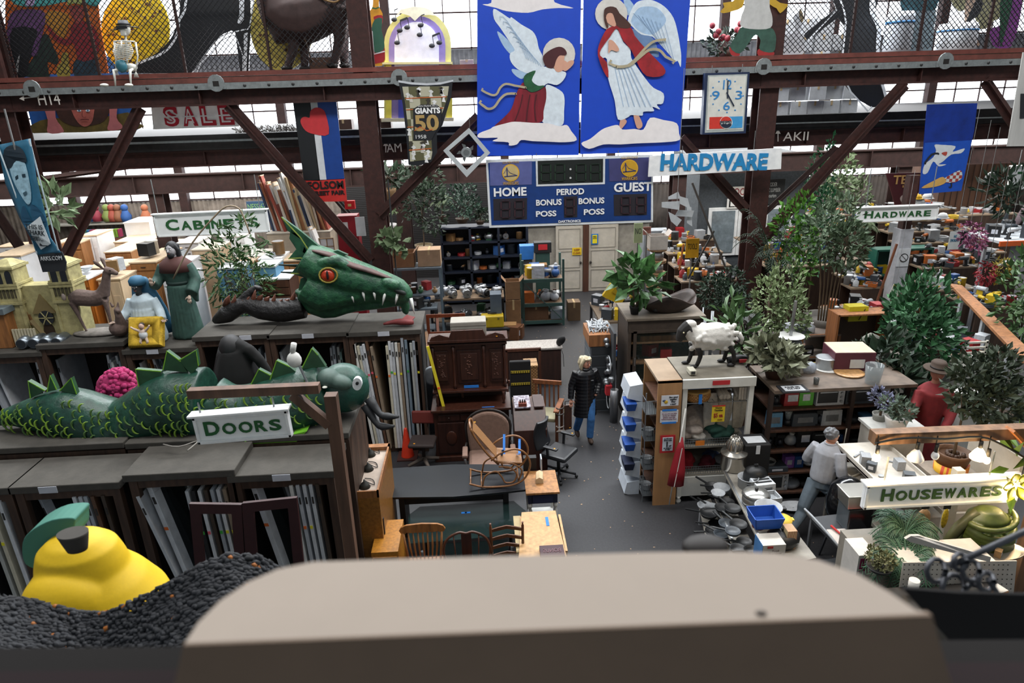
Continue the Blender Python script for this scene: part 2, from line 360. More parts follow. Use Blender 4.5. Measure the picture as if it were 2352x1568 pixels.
# grey stucco cabin and timber cabin at the back right
GS=MT('3f454a',rough=.8,var=.3,sc=14,bump=.1)
xa=atY(1603,480,20.8).x;xb=atY(1850,480,20.8).x
t=thing('stucco_cabin','grey stucco cabin with white windows behind the right column','building',((xa+xb)/2,22.3,0));w=xb-xa
bx('cabin_wall',(0,0,2.1),(w,3,4.2),GS,t)
for px0,px1 in((1632,1690),(1700,1755),(1760,1815)):
 a=atY(px0,500,20.75).x-t.location.x;b=atY(px1,500,20.75).x-t.location.x;wn=M();wn.box(((a+b)/2,-1.54,1.95),(b-a+.12,.05,1.5)).put('window_frame','d9dcdc',t)
 bx('pane',((a+b)/2,-1.58,1.95),(b-a-.08,.02,1.3),MT('6f7a80',rough=.15,var=.3),t)
for s,px,py,wi,hh,bg,fg in(('LOO',1695,440,.55,.3,'d8d8d0','8a1c24'),('LA',1692,467,.6,.3,'e4e4e0','101010')):
 c=atY(px,py,20.7);g=thing('wall_placard','white placard lettered %s in %s on grey stucco cabin'%(s,'red' if s=='LOO' else 'black'),'sign',c);bx('board',(0,0,0),(wi,.02,hh),bg,g);text('lettering',s,wi*.8,hh*.7,fg,g,(0,-.015,0))
c=atY(1773,440,20.7);g=thing('chalkboard','black chalkboard with chalk writing beside the right column','sign',c);bx('board',(0,0,0),(.75,.03,.75),'17191a',g);text('lettering','YODER\nXXX LUMBER\nTourism',.5,.45,'9a9c9a',g,(0,-.02,.05))
xa=atY(2155,450,21).x;xb=atY(2325,450,21).x
t=thing('timber_cabin','dark brown timber plank cabin at the far right','building',((xa+xb)/2,22.2,0));bx('cabin_wall',(0,0,2),(xb-xa,2.4,4),WD('4a3020',sc=6),t)
m=M()
for i in range(12):m.box((-(xb-xa)/2+(xb-xa)*i/12,-1.21,2),(.02,.02,4))
m.put('batten','2c1b12',t)['kind']='stuff'
c=atY(2275,410,20.9);M().m(ST('b8bcc0')).lathe([(.22,0),(.22,.05),(.15,.08),(.13,.03)],20,c,rot=(PI/2,0,0)).put('hubcap',None,label='round chrome hubcap hung on the timber cabin',cat='hubcap',off=c,loc=c)
# ---------- signs, banners and painted boards hung from the beams ----------
def zz(x0,y0,s,pts):return[(x0+x/s,y0+y/s)for x,y in pts]
def ptext(s,cx,cy,w,h,Y,mat,root,name='lettering',rot=0,ext=.004,w0=0):
 c=atY(cx,cy,Y);k=pxm(cx,cy,Y);return text(name,s,w*k,h*k,mat,root,c-root.location,rot=(PI/2,rot,0),ext=ext,w0=w0)
def troot(name,label,cat,cx,cy,Y,group=None):return thing(name,label,cat,atY(cx,cy,Y),group=group)
def circ(cx,cy,r,n=20,ry=None):return[(cx+r*math.cos(2*PI*i/n),cy+(ry or r)*math.sin(2*PI*i/n))for i in range(n)]
def hang(root,px,y0,y1,Y,w=.012,mat='6a6a6a',name='chain'):
 a=atY(px,y0,Y)-root.location;b=atY(px,y1,Y)-root.location;b.x=a.x;M().bar(a,b,w).put(name,mat,root)
YH=15.38
BLUE=MT('0f47c8',rough=.45,var=.06,sc=3)
def painter(root,Y,x0,y0,s):
 st=[Y]
 def P(name,pts,col,smooth=3):
  st[0]-=.0022;return slab(name,zz(x0,y0,s,pts),st[0],col,root,t=.002,smooth=smooth)
 def Ln(name,pts,w,col,smooth=3):
  st[0]-=.0032;return line(name,zz(x0,y0,s,pts),st[0],w/s,col,root,smooth)
 return P,Ln
WNG=MT('dfeaf4',rough=.6,var=.12,sc=9);WNB=MT('a9c6e4',rough=.6,var=.15,sc=9);CLD=MT('f4eeee',rough=.7,var=.06,sc=5);RBN='b5a98c';SKN=MT('d9a48c',var=.05)
a1=troot('angel_board','blue painted board of a kneeling angel in green sash and red skirt','painting',1213,357,YH)
slab('board',[(1096,-90),(1336,-90),(1329,356),(1096,358)],YH,BLUE,a1,t=.04)
P,Ln=painter(a1,YH,1080,0,3.92)
P('cloud',[(110,40),(190,25),(240,-90),(700,-90),(760,20),(930,72),(800,72),(650,85),(520,115),(330,100),(230,70)],CLD)
P('wing',[(245,280),(330,350),(400,440),(370,490),(310,430),(265,350)],WNB)
P('wing',[(380,620),(470,640),(510,660),(470,710),(420,690),(380,650)],WNB)
P('wing',[(210,80),(280,115),(355,165),(372,155),(460,220),(560,280),(600,350),(620,440),(680,560),(640,620),(540,660),(460,640),(400,600),(360,540),(360,480),(400,450),(350,370),(270,250),(215,170)],WNG)
for i in range(7):Ln('feather_line',[(640-i*22,600-i*12),(540-i*34,480-i*48),(440-i*28,420-i*40)],4,'9fb8d2')
P('halo',circ(800,485,146),'ddd9d2',1)
P('robe_skirt',[(680,770),(740,775),(830,830),(850,900),(845,1000),(840,1110),(790,1135),(700,1110),(650,1095),(665,980),(685,880)],WNG)
P('red_skirt',[(480,740),(500,800),(550,830),(620,815),(675,780),(685,880),(660,1000),(650,1090),(540,1110),(370,1100),(300,1130),(210,1145),(300,1060),(370,980),(410,860),(440,790)],MT('7e1426',var=.4,sc=7,kind='wood'))
for x in(470,540,600):Ln('fold_line',[(x,850),(x-20,960),(x-70+(x-470)//2,1090)],10,'4c0a18')
P('torso',[(580,650),(670,600),(750,620),(830,640),(865,660),(840,720),(780,765),(700,750),(650,780),(590,760),(555,720)],WNG)
P('green_sash',[(500,670),(590,635),(555,720),(600,770),(670,770),(620,810),(550,830),(500,790),(480,720)],MT('1c5a35',var=.4,sc=8))
P('face',[(800,500),(850,490),(845,540),(870,560),(850,620),(790,650),(755,610),(770,540)],SKN)
P('hair',[(655,510),(720,450),(800,420),(850,440),(870,480),(850,500),(805,500),(775,540),(750,610),(700,610),(670,580)],'4a1d22')
P('hand',[(850,580),(900,545),(935,550),(920,590),(860,640),(830,620)],SKN)
Ln('ribbon',[(500,795),(400,770),(320,755),(270,790),(235,850),(180,850),(115,795)],20,RBN);Ln('ribbon',[(410,850),(330,845),(270,890),(220,960),(170,980),(130,960),(100,905)],22,RBN)
P('cloud',[(80,1200),(180,1160),(210,1140),(320,1110),(400,1095),(560,1105),(700,1110),(800,1135),(870,1125),(910,1180),(960,1260),(850,1280),(700,1275),(560,1270),(460,1260),(420,1300),(350,1310),(340,1280),(200,1270),(250,1240),(80,1240)],CLD)
a2=troot('angel_board','blue painted board of a standing angel in red cape on a cloud','painting',1450,350,YH)
slab('board',[(1342,-90),(1592,-90),(1561,347),(1333,354)],YH,BLUE,a2,t=.04)
P,Ln=painter(a2,YH,1080,0,3.92)
P('wing',[(1380,-40),(1470,40),(1460,110),(1410,130)],WNB)
P('wing',[(1450,260),(1560,300),(1650,350),(1700,510),(1600,480),(1500,400)],MT('6d8cb8',var=.15))
P('wing',[(1420,190),(1450,90),(1500,20),(1570,0),(1650,5),(1750,60),(1830,160),(1870,300),(1890,420),(1900,500),(1895,605),(1870,550),(1840,555),(1800,500),(1720,410),(1640,330),(1540,310),(1460,240)],WNG)
P('wing',[(1450,180),(1500,90),(1560,60),(1680,70),(1760,160),(1740,230),(1640,310),(1540,290),(1470,230)],WNB)
for i in range(8):Ln('feather_line',[(1470+i*40,120+i*14),(1540+i*38,190+i*34),(1620+i*30,280+i*36)],4,'8fa9c6')
P('halo',circ(1270,125,146),'ddd9d2',1)
P('foot',[(1360,1060),(1410,1090),(1380,1140),(1330,1190),(1340,1140)],SKN);P('foot',[(1470,1030),(1510,1030),(1550,1110),(1540,1150),(1500,1150)],SKN)
P('robe',[(1320,260),(1380,380),(1440,440),(1450,520),(1500,600),(1580,710),(1650,790),(1740,840),(1735,930),(1680,940),(1710,985),(1640,960),(1655,1000),(1560,1005),(1550,1040),(1450,1035),(1420,1055),(1330,1075),(1300,900),(1240,700),(1230,530),(1180,520),(1170,440),(1240,310)],WNG)
for i in range(6):Ln('fold_line',[(1300+i*30,600),(1340+i*40,780),(1380+i*50,960)],7,'a9c0da')
P('cape',[(1250,250),(1320,230),(1450,250),(1480,320),(1600,460),(1740,600),(1755,660),(1700,690),(1590,685),(1520,600),(1450,450),(1380,370),(1330,265),(1300,270),(1260,330),(1180,440),(1170,500),(1230,560),(1245,700),(1200,640),(1150,500),(1160,400),(1210,290)],MT('9c1a24',var=.35,sc=5),2)
P('face',[(1215,130),(1250,110),(1305,140),(1312,230),(1275,232),(1230,195)],SKN)
P('hair',[(1205,110),(1215,75),(1260,58),(1315,70),(1345,120),(1390,160),(1445,220),(1440,250),(1380,255),(1325,235),(1300,170),(1280,120),(1240,120),(1222,160),(1245,235),(1230,255),(1205,180)],'4a2a22',2)
P('hand',[(1250,360),(1290,370),(1340,440),(1320,465),(1270,450),(1245,480),(1245,400)],SKN)
Ln('ribbon',[(1270,540),(1340,600),(1420,590),(1500,520),(1580,430),(1660,370),(1750,370)],22,RBN);Ln('ribbon',[(1320,600),(1430,590),(1520,520),(1610,450),(1700,450),(1760,510),(1820,570)],24,RBN)
P('cloud',[(1000,1290),(1080,1250),(1180,1170),(1250,1140),(1330,1125),(1370,1165),(1480,1160),(1560,1165),(1620,1060),(1740,1080),(1860,1110),(1880,1200),(1885,1260),(1750,1280),(1500,1290),(1350,1300),(1200,1300),(1070,1340)],CLD)
# scoreboard
Ys=15.3;sb=troot('scoreboard','blue electronic basketball scoreboard with white border reading home and guest','scoreboard',1310,518,Ys)
slab('case',[(1116,368),(1500,356),(1500,510),(1124,523)],Ys,'dfe3e6',sb,t=.14)
slab('face',[(1121,374),(1496,361),(1495,505),(1129,517)],Ys-.01,MT('123a7c',rough=.4),sb,t=.02)
Z3=lambda x,y:(1080+x/3.92,340+y/3.92)
def prect(n,x0,y0,x1,y1,Y,mat,root,sl=-.033):
 d=(x1-x0)*sl;return slab(n,[Z3(x0,y0),Z3(x1,y0+d),Z3(x1-(y1-y0)*.01,y1+d),Z3(x0+(y1-y0)*.02,y1)],Y,mat,root,t=.008)
prect('clock_border',590,108,1215,345,Ys-.02,'dfe3e6',sb);prect('clock_window',607,116,1197,325,Ys-.03,'0c1513',sb)
prect('logo_panel',175,130,556,340,Ys-.02,'5a619c',sb);prect('logo_panel',1248,100,1625,300,Ys-.02,'3f3f72',sb)
prect('score_window',208,458,512,650,Ys-.02,'241f28',sb);prect('score_window',1292,420,1592,610,Ys-.02,'241f28',sb);prect('period_window',842,436,965,625,Ys-.02,'241f28',sb)
def seg(x,y,w,h,mat):
 m=M()
 for a,b,c,d in((0,0,w,0),(0,h/2,w,h/2),(0,h,w,h),(0,0,0,h/2),(0,h/2,0,h),(w,0,w,h/2),(w,h/2,w,h)):
  p=atY(*Z3(x+a,y+b-.033*a),Ys-.045)-sb.location;q=atY(*Z3(x+c,y+d-.033*c),Ys-.045)-sb.location;dd=(q-p)*.1;m.bar(p+dd,q-dd,.03,.008)
 m.put('digit',mat,sb)
for x in(640,765,955,1085):seg(x,145,85,150,'15301e')
for x,y in((278,478),(402,474),(858,455),(1362,440),(1500,437)):seg(x,y,78,150,'3a1c26')
for s,x,y,w,h in(('HOME',360,394,295,78),('PERIOD',902,392,248,56),('GUEST',1465,350,340,80),('BONUS',708,488,230,54),('POSS',684,590,184,52),('BONUS',1092,474,232,54),('POSS',1116,573,186,52),('DAKTRONICS',895,658,200,22)):
 ptext(s,*Z3(x,y),w/3.92,h/3.92,Ys-.03,'f4f6f8',sb,w0=.03)
for x,y,b in((365,222,0),(1434,180,0)):
 cx,cy=Z3(x,y);slab('emblem_ring',circ(cx,cy,20),Ys-.035,'d9a92a',sb,t=.005);slab('emblem_disc',circ(cx,cy,17.5),Ys-.04,'c9b27a' if x<800 else 'c99a22',sb,t=.005)
 line('emblem_bridge',[(cx-15,cy+9),(cx+15,cy+6)],Ys-.048,2,'26336e',sb);line('emblem_bridge',[(cx-9,cy-12),(cx-8,cy+9)],Ys-.048,2.4,'26336e',sb)
 line('emblem_bridge',[(cx-16,cy+2),(cx-9,cy-10),(cx-2,cy),(cx+14,cy+6)],Ys-.048,1,'26336e',sb)
 ptext('GOLDEN STATE',cx,cy-24,38,4.5,Ys-.035,'c9a24a',sb);ptext('WARRIORS',cx,cy+24,36,7,Ys-.035,'d9a92a',sb)
for x,y in((903,190),(903,268)):slab('colon_dot',circ(*Z3(x,y),2.4,10),Ys-.045,'d8d8d8',sb,t=.004)
hang(sb,1232,352,362,Ys+.05);hang(sb,1420,345,358,Ys+.05)
# clock
Yc=15.36;ck=troot('wall_clock','rectangular white advertising clock with blue numerals and soda logo','clock',1665,308,Yc)
slab('clock_case',[(1620,168),(1722,165),(1713,306),(1613,309)],Yc,MT('16284a'),ck,t=.16);slab('clock_bezel',[(1626,173),(1717,170),(1708,301),(1619,305)],Yc-.01,'a9b0ae',ck,t=.02)
slab('clock_face',[(1629,177),(1714,174),(1706,296),(1623,299)],Yc-.02,'dcdcd4',ck,t=.02)
cx,cy=1670,220;ptext('12',1671,194,19,20,Yc-.03,'2a86cc',ck);ptext('3',1697,218,15,18,Yc-.03,'2a86cc',ck);ptext('6',1669,243,15,18,Yc-.03,'2a86cc',ck);ptext('9',1644,219,17,19,Yc-.03,'2a86cc',ck)
for i in range(12):slab('minute_dot',circ(cx+37*math.sin(i*PI/6),cy-38*math.cos(i*PI/6),1.7,8),Yc-.03,'2a86cc',ck,t=.004)
line('clock_hand',[(1672,184),(1671,226)],Yc-.04,2.6,'14233c',ck);line('clock_hand',[(1669,212),(1686,244)],Yc-.045,3,'14233c',ck)
slab('logo_red',[(1630,269),(1668,268),(1667,295),(1629,296)],Yc-.03,'cf3527',ck,t=.004);slab('logo_blue',[(1668,268),(1706,267),(1705,293),(1667,295)],Yc-.03,'3f9ad4',ck,t=.004)
slab('logo_disc',circ(1668,281,14.5),Yc-.036,'e6e6e2',ck,t=.004);slab('logo_cap',[(1668+12.5*math.cos(PI+i*PI/10),278+10.5*math.sin(PI+i*PI/10))for i in range(11)],Yc-.042,'cf3527',ck,t=.004)
slab('logo_cup',[(1668+12.5*math.cos(i*PI/10),285+9*math.sin(i*PI/10))for i in range(11)],Yc-.042,'14233c',ck,t=.004);ptext('PEPSI',1667,281.5,26,8,Yc-.048,'14233c',ck,w0=.01)
hang(ck,1636,150,168,Yc+.05);hang(ck,1706,147,166,Yc+.05)
# stencilled board
Yb=15.1;b=troot('stencil_board','long white board with blue stencilled hardware lettering beside the scoreboard','sign',1642,388,Yb)
slab('board',[(1492,358),(1796,340),(1794,388),(1489,406)],Yb,'f4f6f8',b,t=.05);ptext('HARDWARE',1641,372,246,38,Yb-.02,'1f86c2',b,w0=.045,rot=.03)
for i in range(8):line('stencil_bridge',[(1534+i*30.5,381-i*1.8),(1537+i*30.5,377.5-i*1.8)],Yb-.035,4,'e9ecee',b)
hang(b,1568,335,358,Yb+.03);hang(b,1735,300,345,Yb+.03)
# SALE board and grated frames
Yk=16.55;b=troot('sale_board','white board with ornate red circus letters standing on the mezzanine edge','sign',450,297,Yk)
slab('board',[(345,225),(549,222),(549,290),(352,297)],Yk,'fafafa',b,t=.03)
for i,s in enumerate('SALE'):
 cx=393+i*42;ptext(s,cx,267-i*1.2,34,46,Yk-.02,'b5152e',b,w0=.06);ptext(s,cx-1.5,268-i*1.2,21,32,Yk-.028,'ece4e6',b,w0=-.005)
 line('letter_band',[(cx-17,269-i*1.2),(cx+17,268-i*1.2)],Yk-.036,3,'e8e8ea',b)
# giants banner
Yg=15.3;g=troot('team_banner','black bordered photo collage banner with golden fifty below the jukebox','banner',975,372,Yg)
slab('cloth',[(915,184),(945,189),(980,191),(1012,189),(1040,184),(1036,225),(1016,288),(1003,305),(1004,350),(990,372),(960,381),(938,378),(933,310),(925,240)],Yg,MT('14161c',rough=.5),g,t=.02)
slab('hem',[(915,184),(945,189),(980,191),(1012,189),(1041,183),(1041,187),(1012,194),(980,196),(945,194),(915,189)],Yg-.01,'c8ccd2',g,t=.01)
slab('photo_collage',[(924,199),(1031,198),(1027,228),(1006,285),(990,310),(993,350),(990,366),(942,371),(938,300),(931,240)],Yg-.01,MT('b6b39c',kind='checks',h2='5c5a3c',sc=4.5,var=.4),g,t=.01)
random.seed(3)
for i in range(34):
 x=random.uniform(936,1022);y=random.uniform(204,365)
 if y>300 and x>990 or y>240 and x>1010 or(950<x<1012 and 240<y<312):continue
 slab('player_figure',sm([(x-4,y+8),(x-2,y-2),(x-6,y-5),(x,y-9),(x+6,y-4),(x+2,y),(x+5,y+9)],1),Yg-.018,random.choice(['d9d9d6','c8c4b8','e6e6e6','3a352c']),g,t=.004)
for y in(226,252,292,345):line('orange_band',[(931+(y-226)*.07,y),(1026-(y-226)*.3,y-4)],Yg-.02,2,'c4622a',g)
slab('badge',[(949,250),(966,240),(1004,240),(1014,252),(1014,285),(1000,304),(990,322),(950,322)],Yg-.024,'14161c',g,t=.004)
ptext('SAN FRANCISCO',983,243,46,4,Yg-.03,'e8e8e8',g);ptext('GIANTS',982,254,58,13,Yg-.03,'f0f0f0',g,w0=.045);ptext('50',980,282,56,36,Yg-.03,'b09258',g,w0=.03)
ptext('1958',967,314,24,8,Yg-.03,'e8e8e8',g);line('bridge_arc',[(952,300),(965,291),(980,300),(994,297)],Yg-.034,2,'c4622a',g)
# street fair banner
Yf=15.95;g=troot('street_fair_banner','black and blue leather pride banner with red heart and red hem','banner',750,463,Yf)
C_=[(672,229),(772,227),(795,462),(705,464)]
slab('cloth',[(672,229),(712,228),(735,415),(698,415),(686,330)],Yf,MT('14161a',rough=.5),g);slab('white_stripe',[(712,228),(728,228),(750,413),(733,415)],Yf,'d5d8dc',g)
slab('blue_cloth',[(728,228),(772,227),(791,411),(750,413)],Yf,MT('123f8e',rough=.45),g);slab('red_hem',[(697,415),(792,410),(797,462),(708,464)],Yf,'c42a26',g)
slab('heart',[(712,258),(718,250),(728,247),(739,250),(748,262),(755,308),(722,308),(702,300),(691,283),(692,272),(700,268),(711,270)],Yf-.012,'c93238',g,smooth=3)
ptext('FOLSOM',748,425,82,18,Yf-.014,'120a0a',g,w0=.035);ptext('STREET FAIR',750,443,84,10,Yf-.014,'120a0a',g,w0=.04)
# heron banner
Yn=15.4;g=troot('heron_banner','blue silk banner with a white heron diving over a turtle','banner',2160,440,Yn)
slab('cloth',[(2130,240),(2187,238),(2245,237),(2238,300),(2220,380),(2208,438),(2160,442),(2111,446),(2122,330)],Yn,MT('0c2f88',rough=.35,var=.3,sc=3),g);slab('lower_cloth',[(2124,328),(2232,322),(2220,380),(2208,438),(2160,442),(2111,446)],Yn-.01,MT('1a50b8',rough=.35),g,t=.01)
P,Ln=painter(g,Yn-.014,1600,0,3.128)
P('heron_body',[(1640,1180),(1700,1130),(1720,1080),(1710,1040),(1760,1040),(1860,1050),(1840,1090),(1925,1065),(1900,1100),(1830,1110),(1770,1160),(1740,1180),(1795,1180),(1740,1195),(1700,1160),(1660,1240),(1625,1245)],'d4dade')
Ln('wing_tip',[(1640,1180),(1690,1110),(1740,1110)],14,'20242c');P('heron_neck',[(1760,1100),(1800,1090),(1790,1120)],'b0483a')
P('turtle_shell',[(1770,1290),(1850,1240),(1900,1225),(1905,1280),(1850,1310),(1790,1310)],MT('c8d2d2',kind='checks',h2='a03c34',sc=14));P('turtle_tail',[(1615,1350),(1700,1300),(1770,1270),(1790,1310),(1720,1340)],'d0a458');Ln('turtle_leg',[(1830,1310),(1830,1345),(1815,1340)],8,'20242c')
Y_=16.3;g=troot('test_board','maroon triangular board lettered test above the small hardware sign','sign',2085,475,Y_)
slab('board',[(2035,398),(2142,396),(2108,445),(2096,476),(2058,477),(2046,436)],Y_,MT('4a1518'),g,t=.03);ptext('TEST',2083,412,62,20,Y_-.02,'c89a5a',g,w0=.02);ptext('BUY',2079,428,12,5,Y_-.02,'c89a5a',g)
slab('lamp_disc',circ(2077,457,9),Y_-.02,'b4a49c',g,t=.02);hang(g,2060,380,399,Y_);hang(g,2120,380,397,Y_)
# white cloth at right edge
g=troot('hanging_cloth','off white cloth banner hanging at the right edge of the beam','banner',2340,335,15.3);slab('cloth',[(2350,120),(2420,118),(2420,335),(2313,336)],15.3,MT('c9c8c4',kind='wood',var=.2),g);slab('black_figure',[(2345,215),(2370,215),(2370,270),(2343,272)],15.28,'24262a',g,t=.01)
# diamond frame with fan
Yd=15.1;g=troot('diamond_frame','white square metal frame hung as a diamond with a small fan inside','fan',1071,405,Yd)
def ring4(n,o,i,mat,Y,t=.05):
 for k in range(4):j=(k+1)%4;slab(n,[o[k],o[j],i[j],i[k]],Y,mat,g,t=t)
ring4('frame_side',[(1077,294),(1126,351),(1072,407),(1018,346)],[(1077,307),(1113,351),(1072,391),(1031,346)],'b9bfc2',Yd)
for k in range(5):
 a=2*PI*k/5-.9;slab('fan_blade',[(1071+4*math.cos(a-.4),350+4*math.sin(a-.4)),(1071+23*math.cos(a+.1),350+23*math.sin(a+.1)),(1071+17*math.cos(a+.5),350+17*math.sin(a+.5)),(1071+4*math.cos(a+.6),350+4*math.sin(a+.6))],Yd+.02,'5b5f60',g,t=.01)
slab('fan_hub',circ(1071,350,12),Yd,ST('b4b8ba'),g,t=.05);slab('fan_cap',circ(1071,350,7),Yd-.02,ST('8a8e90'),g,t=.03);hang(g,1077,255,296,Yd+.02,.008)
# tall player banner, lower left
Yp=11.45;g=troot('player_banner','tall teal hockey player banner drooping over the cathedral model','banner',115,625,Yp)
def bp(u,v):
 L=[(-6,333),(12,420),(45,500),(75,555),(87,588)];Rr=[(70,318),(84,410),(104,490),(116,545),(140,580)];q=min(v*4,3.999);i=int(q);t=q-i
 a=Vector(L[i]).lerp(Vector(L[i+1]),t);b=Vector(Rr[i]).lerp(Vector(Rr[i+1]),t);w=a.lerp(b,u);p=atY(w.x,w.y,Yp+.05*math.sin(v*7+u*3)-.15*v*u)-g.location;return p
M().grid(bp,8,24).put('cloth',MT('2c6480',rough=.4,var=.3,sc=3),g,solid=.006)
def pb(name,uv,col,off=.015):
 m=M();from mathutils.geometry import tessellate_polygon
 q=sm(uv,3)if len(uv)>4 else uv;Pp=[bp(*w)+Vector((0,-off,0))for w in q];tr=tessellate_polygon([Pp]);vs=[m.b.verts.new(p)for p in Pp]
 for t in tr:m.f([vs[i]for i in t])
 m.put(name,col,g,solid=.004)
pb('white_edge',[(0,0),(.05,0),(.05,.95),(0,.97)],'b9c9d0');pb('white_edge',[(.95,0),(1,0),(1,.96),(.95,.96)],'b9c9d0')
pb('player_face',[(.25,.17),(.35,.10),(.7,.12),(.78,.25),(.68,.38),(.5,.42),(.36,.34)],MT('8fb2c2',var=.3,sc=12),.02);pb('player_cap',[(.12,.14),(.2,.04),(.5,0.02),(.75,.06),(.8,.14),(.5,.12),(.3,.16)],'10222e',.028)
pb('player_eye',[(.38,.22),(.47,.21),(.47,.23),(.38,.24)],'14303e',.028);pb('player_eye',[(.6,.21),(.7,.21),(.7,.23),(.6,.23)],'14303e',.028);pb('player_mouth',[(.47,.335),(.6,.325),(.6,.345),(.48,.355)],'3a5866',.028)
pb('jersey',[(.1,.5),(.35,.42),(.45,.55),(.6,.42),(.95,.5),(.95,.62),(.1,.62)],'1d4c68',.02)
pb('placard',[(.12,.60),(.82,.52),(.88,.84),(.3,.9)],'c9d2d6',.03)
for i,s in enumerate(('THIS IS','SHARK','TERRITORY')):
 c=bp(.46,.61+.062*i);text('lettering',s,.26,.075,'1c242a',g,c+Vector((0,-.05,0)),rot=(PI/2,.12,0))
pb('shark_emblem',[(.35,.83),(.5,.77),(.75,.78),(.6,.82),(.75,.87),(.5,.85)],'22262c',.038)
slab('address_hem',[(86,586),(142,578),(152,602),(150,622),(98,625)],Yp-.1,MT('1d2024'),g);ptext('ARKS.COM',117,593,50,10,Yp-.13,'b0b4b6',g)
hang(g,10,250,345,Yp,.02)
# framed wooden department signs
def fsign(label,s,x0,y0,x1,y1,Y,sl,h,w,tcol='1f5a2c',chains=(),ext=.09,twf=.84,rz=0):
 cx=(x0+x1)/2;t=troot('department_sign',label,'sign',cx,(y0+y1)/2,Y);k=pxm(cx,y0,Y);Wd=w*k;Hh=h*k
 bx('sign_board',(0,0,0),(Wd,.05,Hh),MT('eef0f0',var=.03),t)
 m=M()
 for c,d in(((0,-.035,Hh/2-.02),(Wd,.04,.04)),((0,-.035,-Hh/2+.015),(Wd,.04,.03)),((-Wd/2+.015,-.035,0),(.03,.04,Hh)),((Wd/2-.015,-.035,0),(.03,.04,Hh)),((0,-.02,Hh/2+.012),(Wd+.06,.14,.025))):m.box(c,d)
 m.put('sign_frame','eef0f0',t,bevel=.004)
 n=len(s);ws=[1.25]+[1]*(n-1);ws=[v*(.45 if c=='I' else 1.15 if c in 'WO' else 1)for v,c in zip(ws,s)];tot=sum(ws)*1.12;x=-Wd*twf/2
 for v,c in zip(ws,s):
  cw=Wd*twf*v*1.12/tot;hh=Hh*(.5 if x==-Wd*twf/2 else.4)
  text('letter',c,cw*.84,hh,tcol,t,(x+cw/2,-.035,-Hh*.03+(hh-Hh*.4)/2),w0=.028);x+=cw
 for p in chains:
  M().m(GALV).bar((p*Wd,0,Hh/2),(p*Wd,0,Hh/2+ext),.014).put('chain',None,t)
 t.rotation_euler=(0,sl,rz);return t
fsign('white framed cabinets sign with green letters behind the bamboo plant','CABINETS',364,484,612,541,14.6,-.01,52,262,chains=(-.46,.44),ext=.72)
fsign('white framed hardware sign with green letters under the triangular board','HARDWARE',1968,474,2152,507,14.9,0.0,32,184,chains=(-.4,.4),ext=.85)
fsign('white sign with cut off green letters at the far right edge','TOOLS',2316,380,2480,432,17,0.0,50,160,chains=(-.4,.4),ext=.4)
# ---------- figures on the mezzanine edge ----------
tag(M().box((1,16.45,6.72),(30,1.0,.06)).put('timber_deck',WD('3a2a20')),'narrow timber deck behind the runway beam carrying the painted figures','deck')
def cut(name,label,cat,cx,cy,Y):return troot(name,label,cat,cx,cy,Y)
g=cut('mural_board','orange painted panel of a purple clad man beside a red bare chested figure','painting',130,160,16.25)
slab('board',[(12,-40),(220,-40),(230,60),(249,168),(12,172)],16.25,MT('cf6a26',var=.4,sc=2.5,h2='a8501f'),g,t=.03)
P,Ln=painter(g,16.25,0,0,3.92)
P('sky_patch',[(120,-100),(860,-100),(870,60),(760,25),(600,15),(480,40),(330,60),(130,40)],'3f8f8c',2)
P('yellow_glow',[(430,100),(600,120),(620,200),(560,380),(480,300),(400,200)],MT('b07a28',var=.3),3)
P('dog_figure',[(390,310),(440,330),(480,420),(525,520),(505,580),(430,560),(440,660),(440,690),(230,690),(250,600),(320,480),(340,400)],MT('20302a',var=.5))
P('trousers',[(105,240),(340,250),(330,420),(260,560),(235,690),(65,690),(75,500)],'17191c')
P('purple_shirt',[(110,110),(200,85),(350,88),(405,130),(400,240),(350,420),(330,500),(280,490),(320,350),(325,260),(110,250),(90,430),(55,440),(60,300),(75,180)],MT('5f3d68',var=.4,sc=5),2)
P('face',[(235,0),(300,-40),(310,30),(270,60),(230,40)],'a08ab0');P('leg_stripe',[(180,470),(170,560),(155,690),(130,690),(145,580)],'a0a0a0')
P('red_torso',[(415,200),(470,275),(540,335),(600,350),(635,300),(640,240),(690,190),(780,200),(860,260),(895,400),(870,500),(790,612),(730,600),(700,545),(680,450),(655,390),(600,410),(530,385),(455,315)],MT('84242a',var=.35,sc=6),2)
P('red_head',[(625,70),(680,50),(745,60),(755,130),(740,200),(690,210),(650,150)],MT('93403a',var=.4));P('cap',[(605,45),(630,-20),(730,-10),(735,40),(670,30)],'8a8f50')
P('blue_trousers',[(680,540),(760,555),(850,535),(890,600),(900,682),(670,684)],MT('233a48',var=.4));P('small_figure',[(560,480),(610,480),(620,560),(630,690),(520,690),(515,600),(550,560)],MT('9a8a3c',var=.4))
g=cut('mural_board','painted panel of a giant face upside between two pink legs on blue','painting',190,300,17.35)
slab('board',[(50,130),(290,130),(306,245),(316,298),(77,306),(64,251)],17.35,MT('1a4f94',var=.3,sc=5),g,t=.03)
P,Ln=painter(g,17.35,0,0,3.92)
P('ground',[(290,1120),(480,1060),(800,1080),(1150,1010),(1235,1100),(1240,1165),(300,1198)],MT('5a4a1c',var=.4),2);P('dark_orb',[(500,900),(980,900),(975,1030),(900,1110),(700,1140),(560,1090),(505,1000)],MT('3a2018',var=.4))
P('face',[(650,950),(830,950),(845,1020),(820,1110),(760,1140),(700,1100),(650,1010)],MT('a85a50',var=.3));
for x in(712,790):P('eye',circ(x,995,20,10,12),'c8d4da',1);P('pupil',circ(x,995,8,8),'30608a',1)
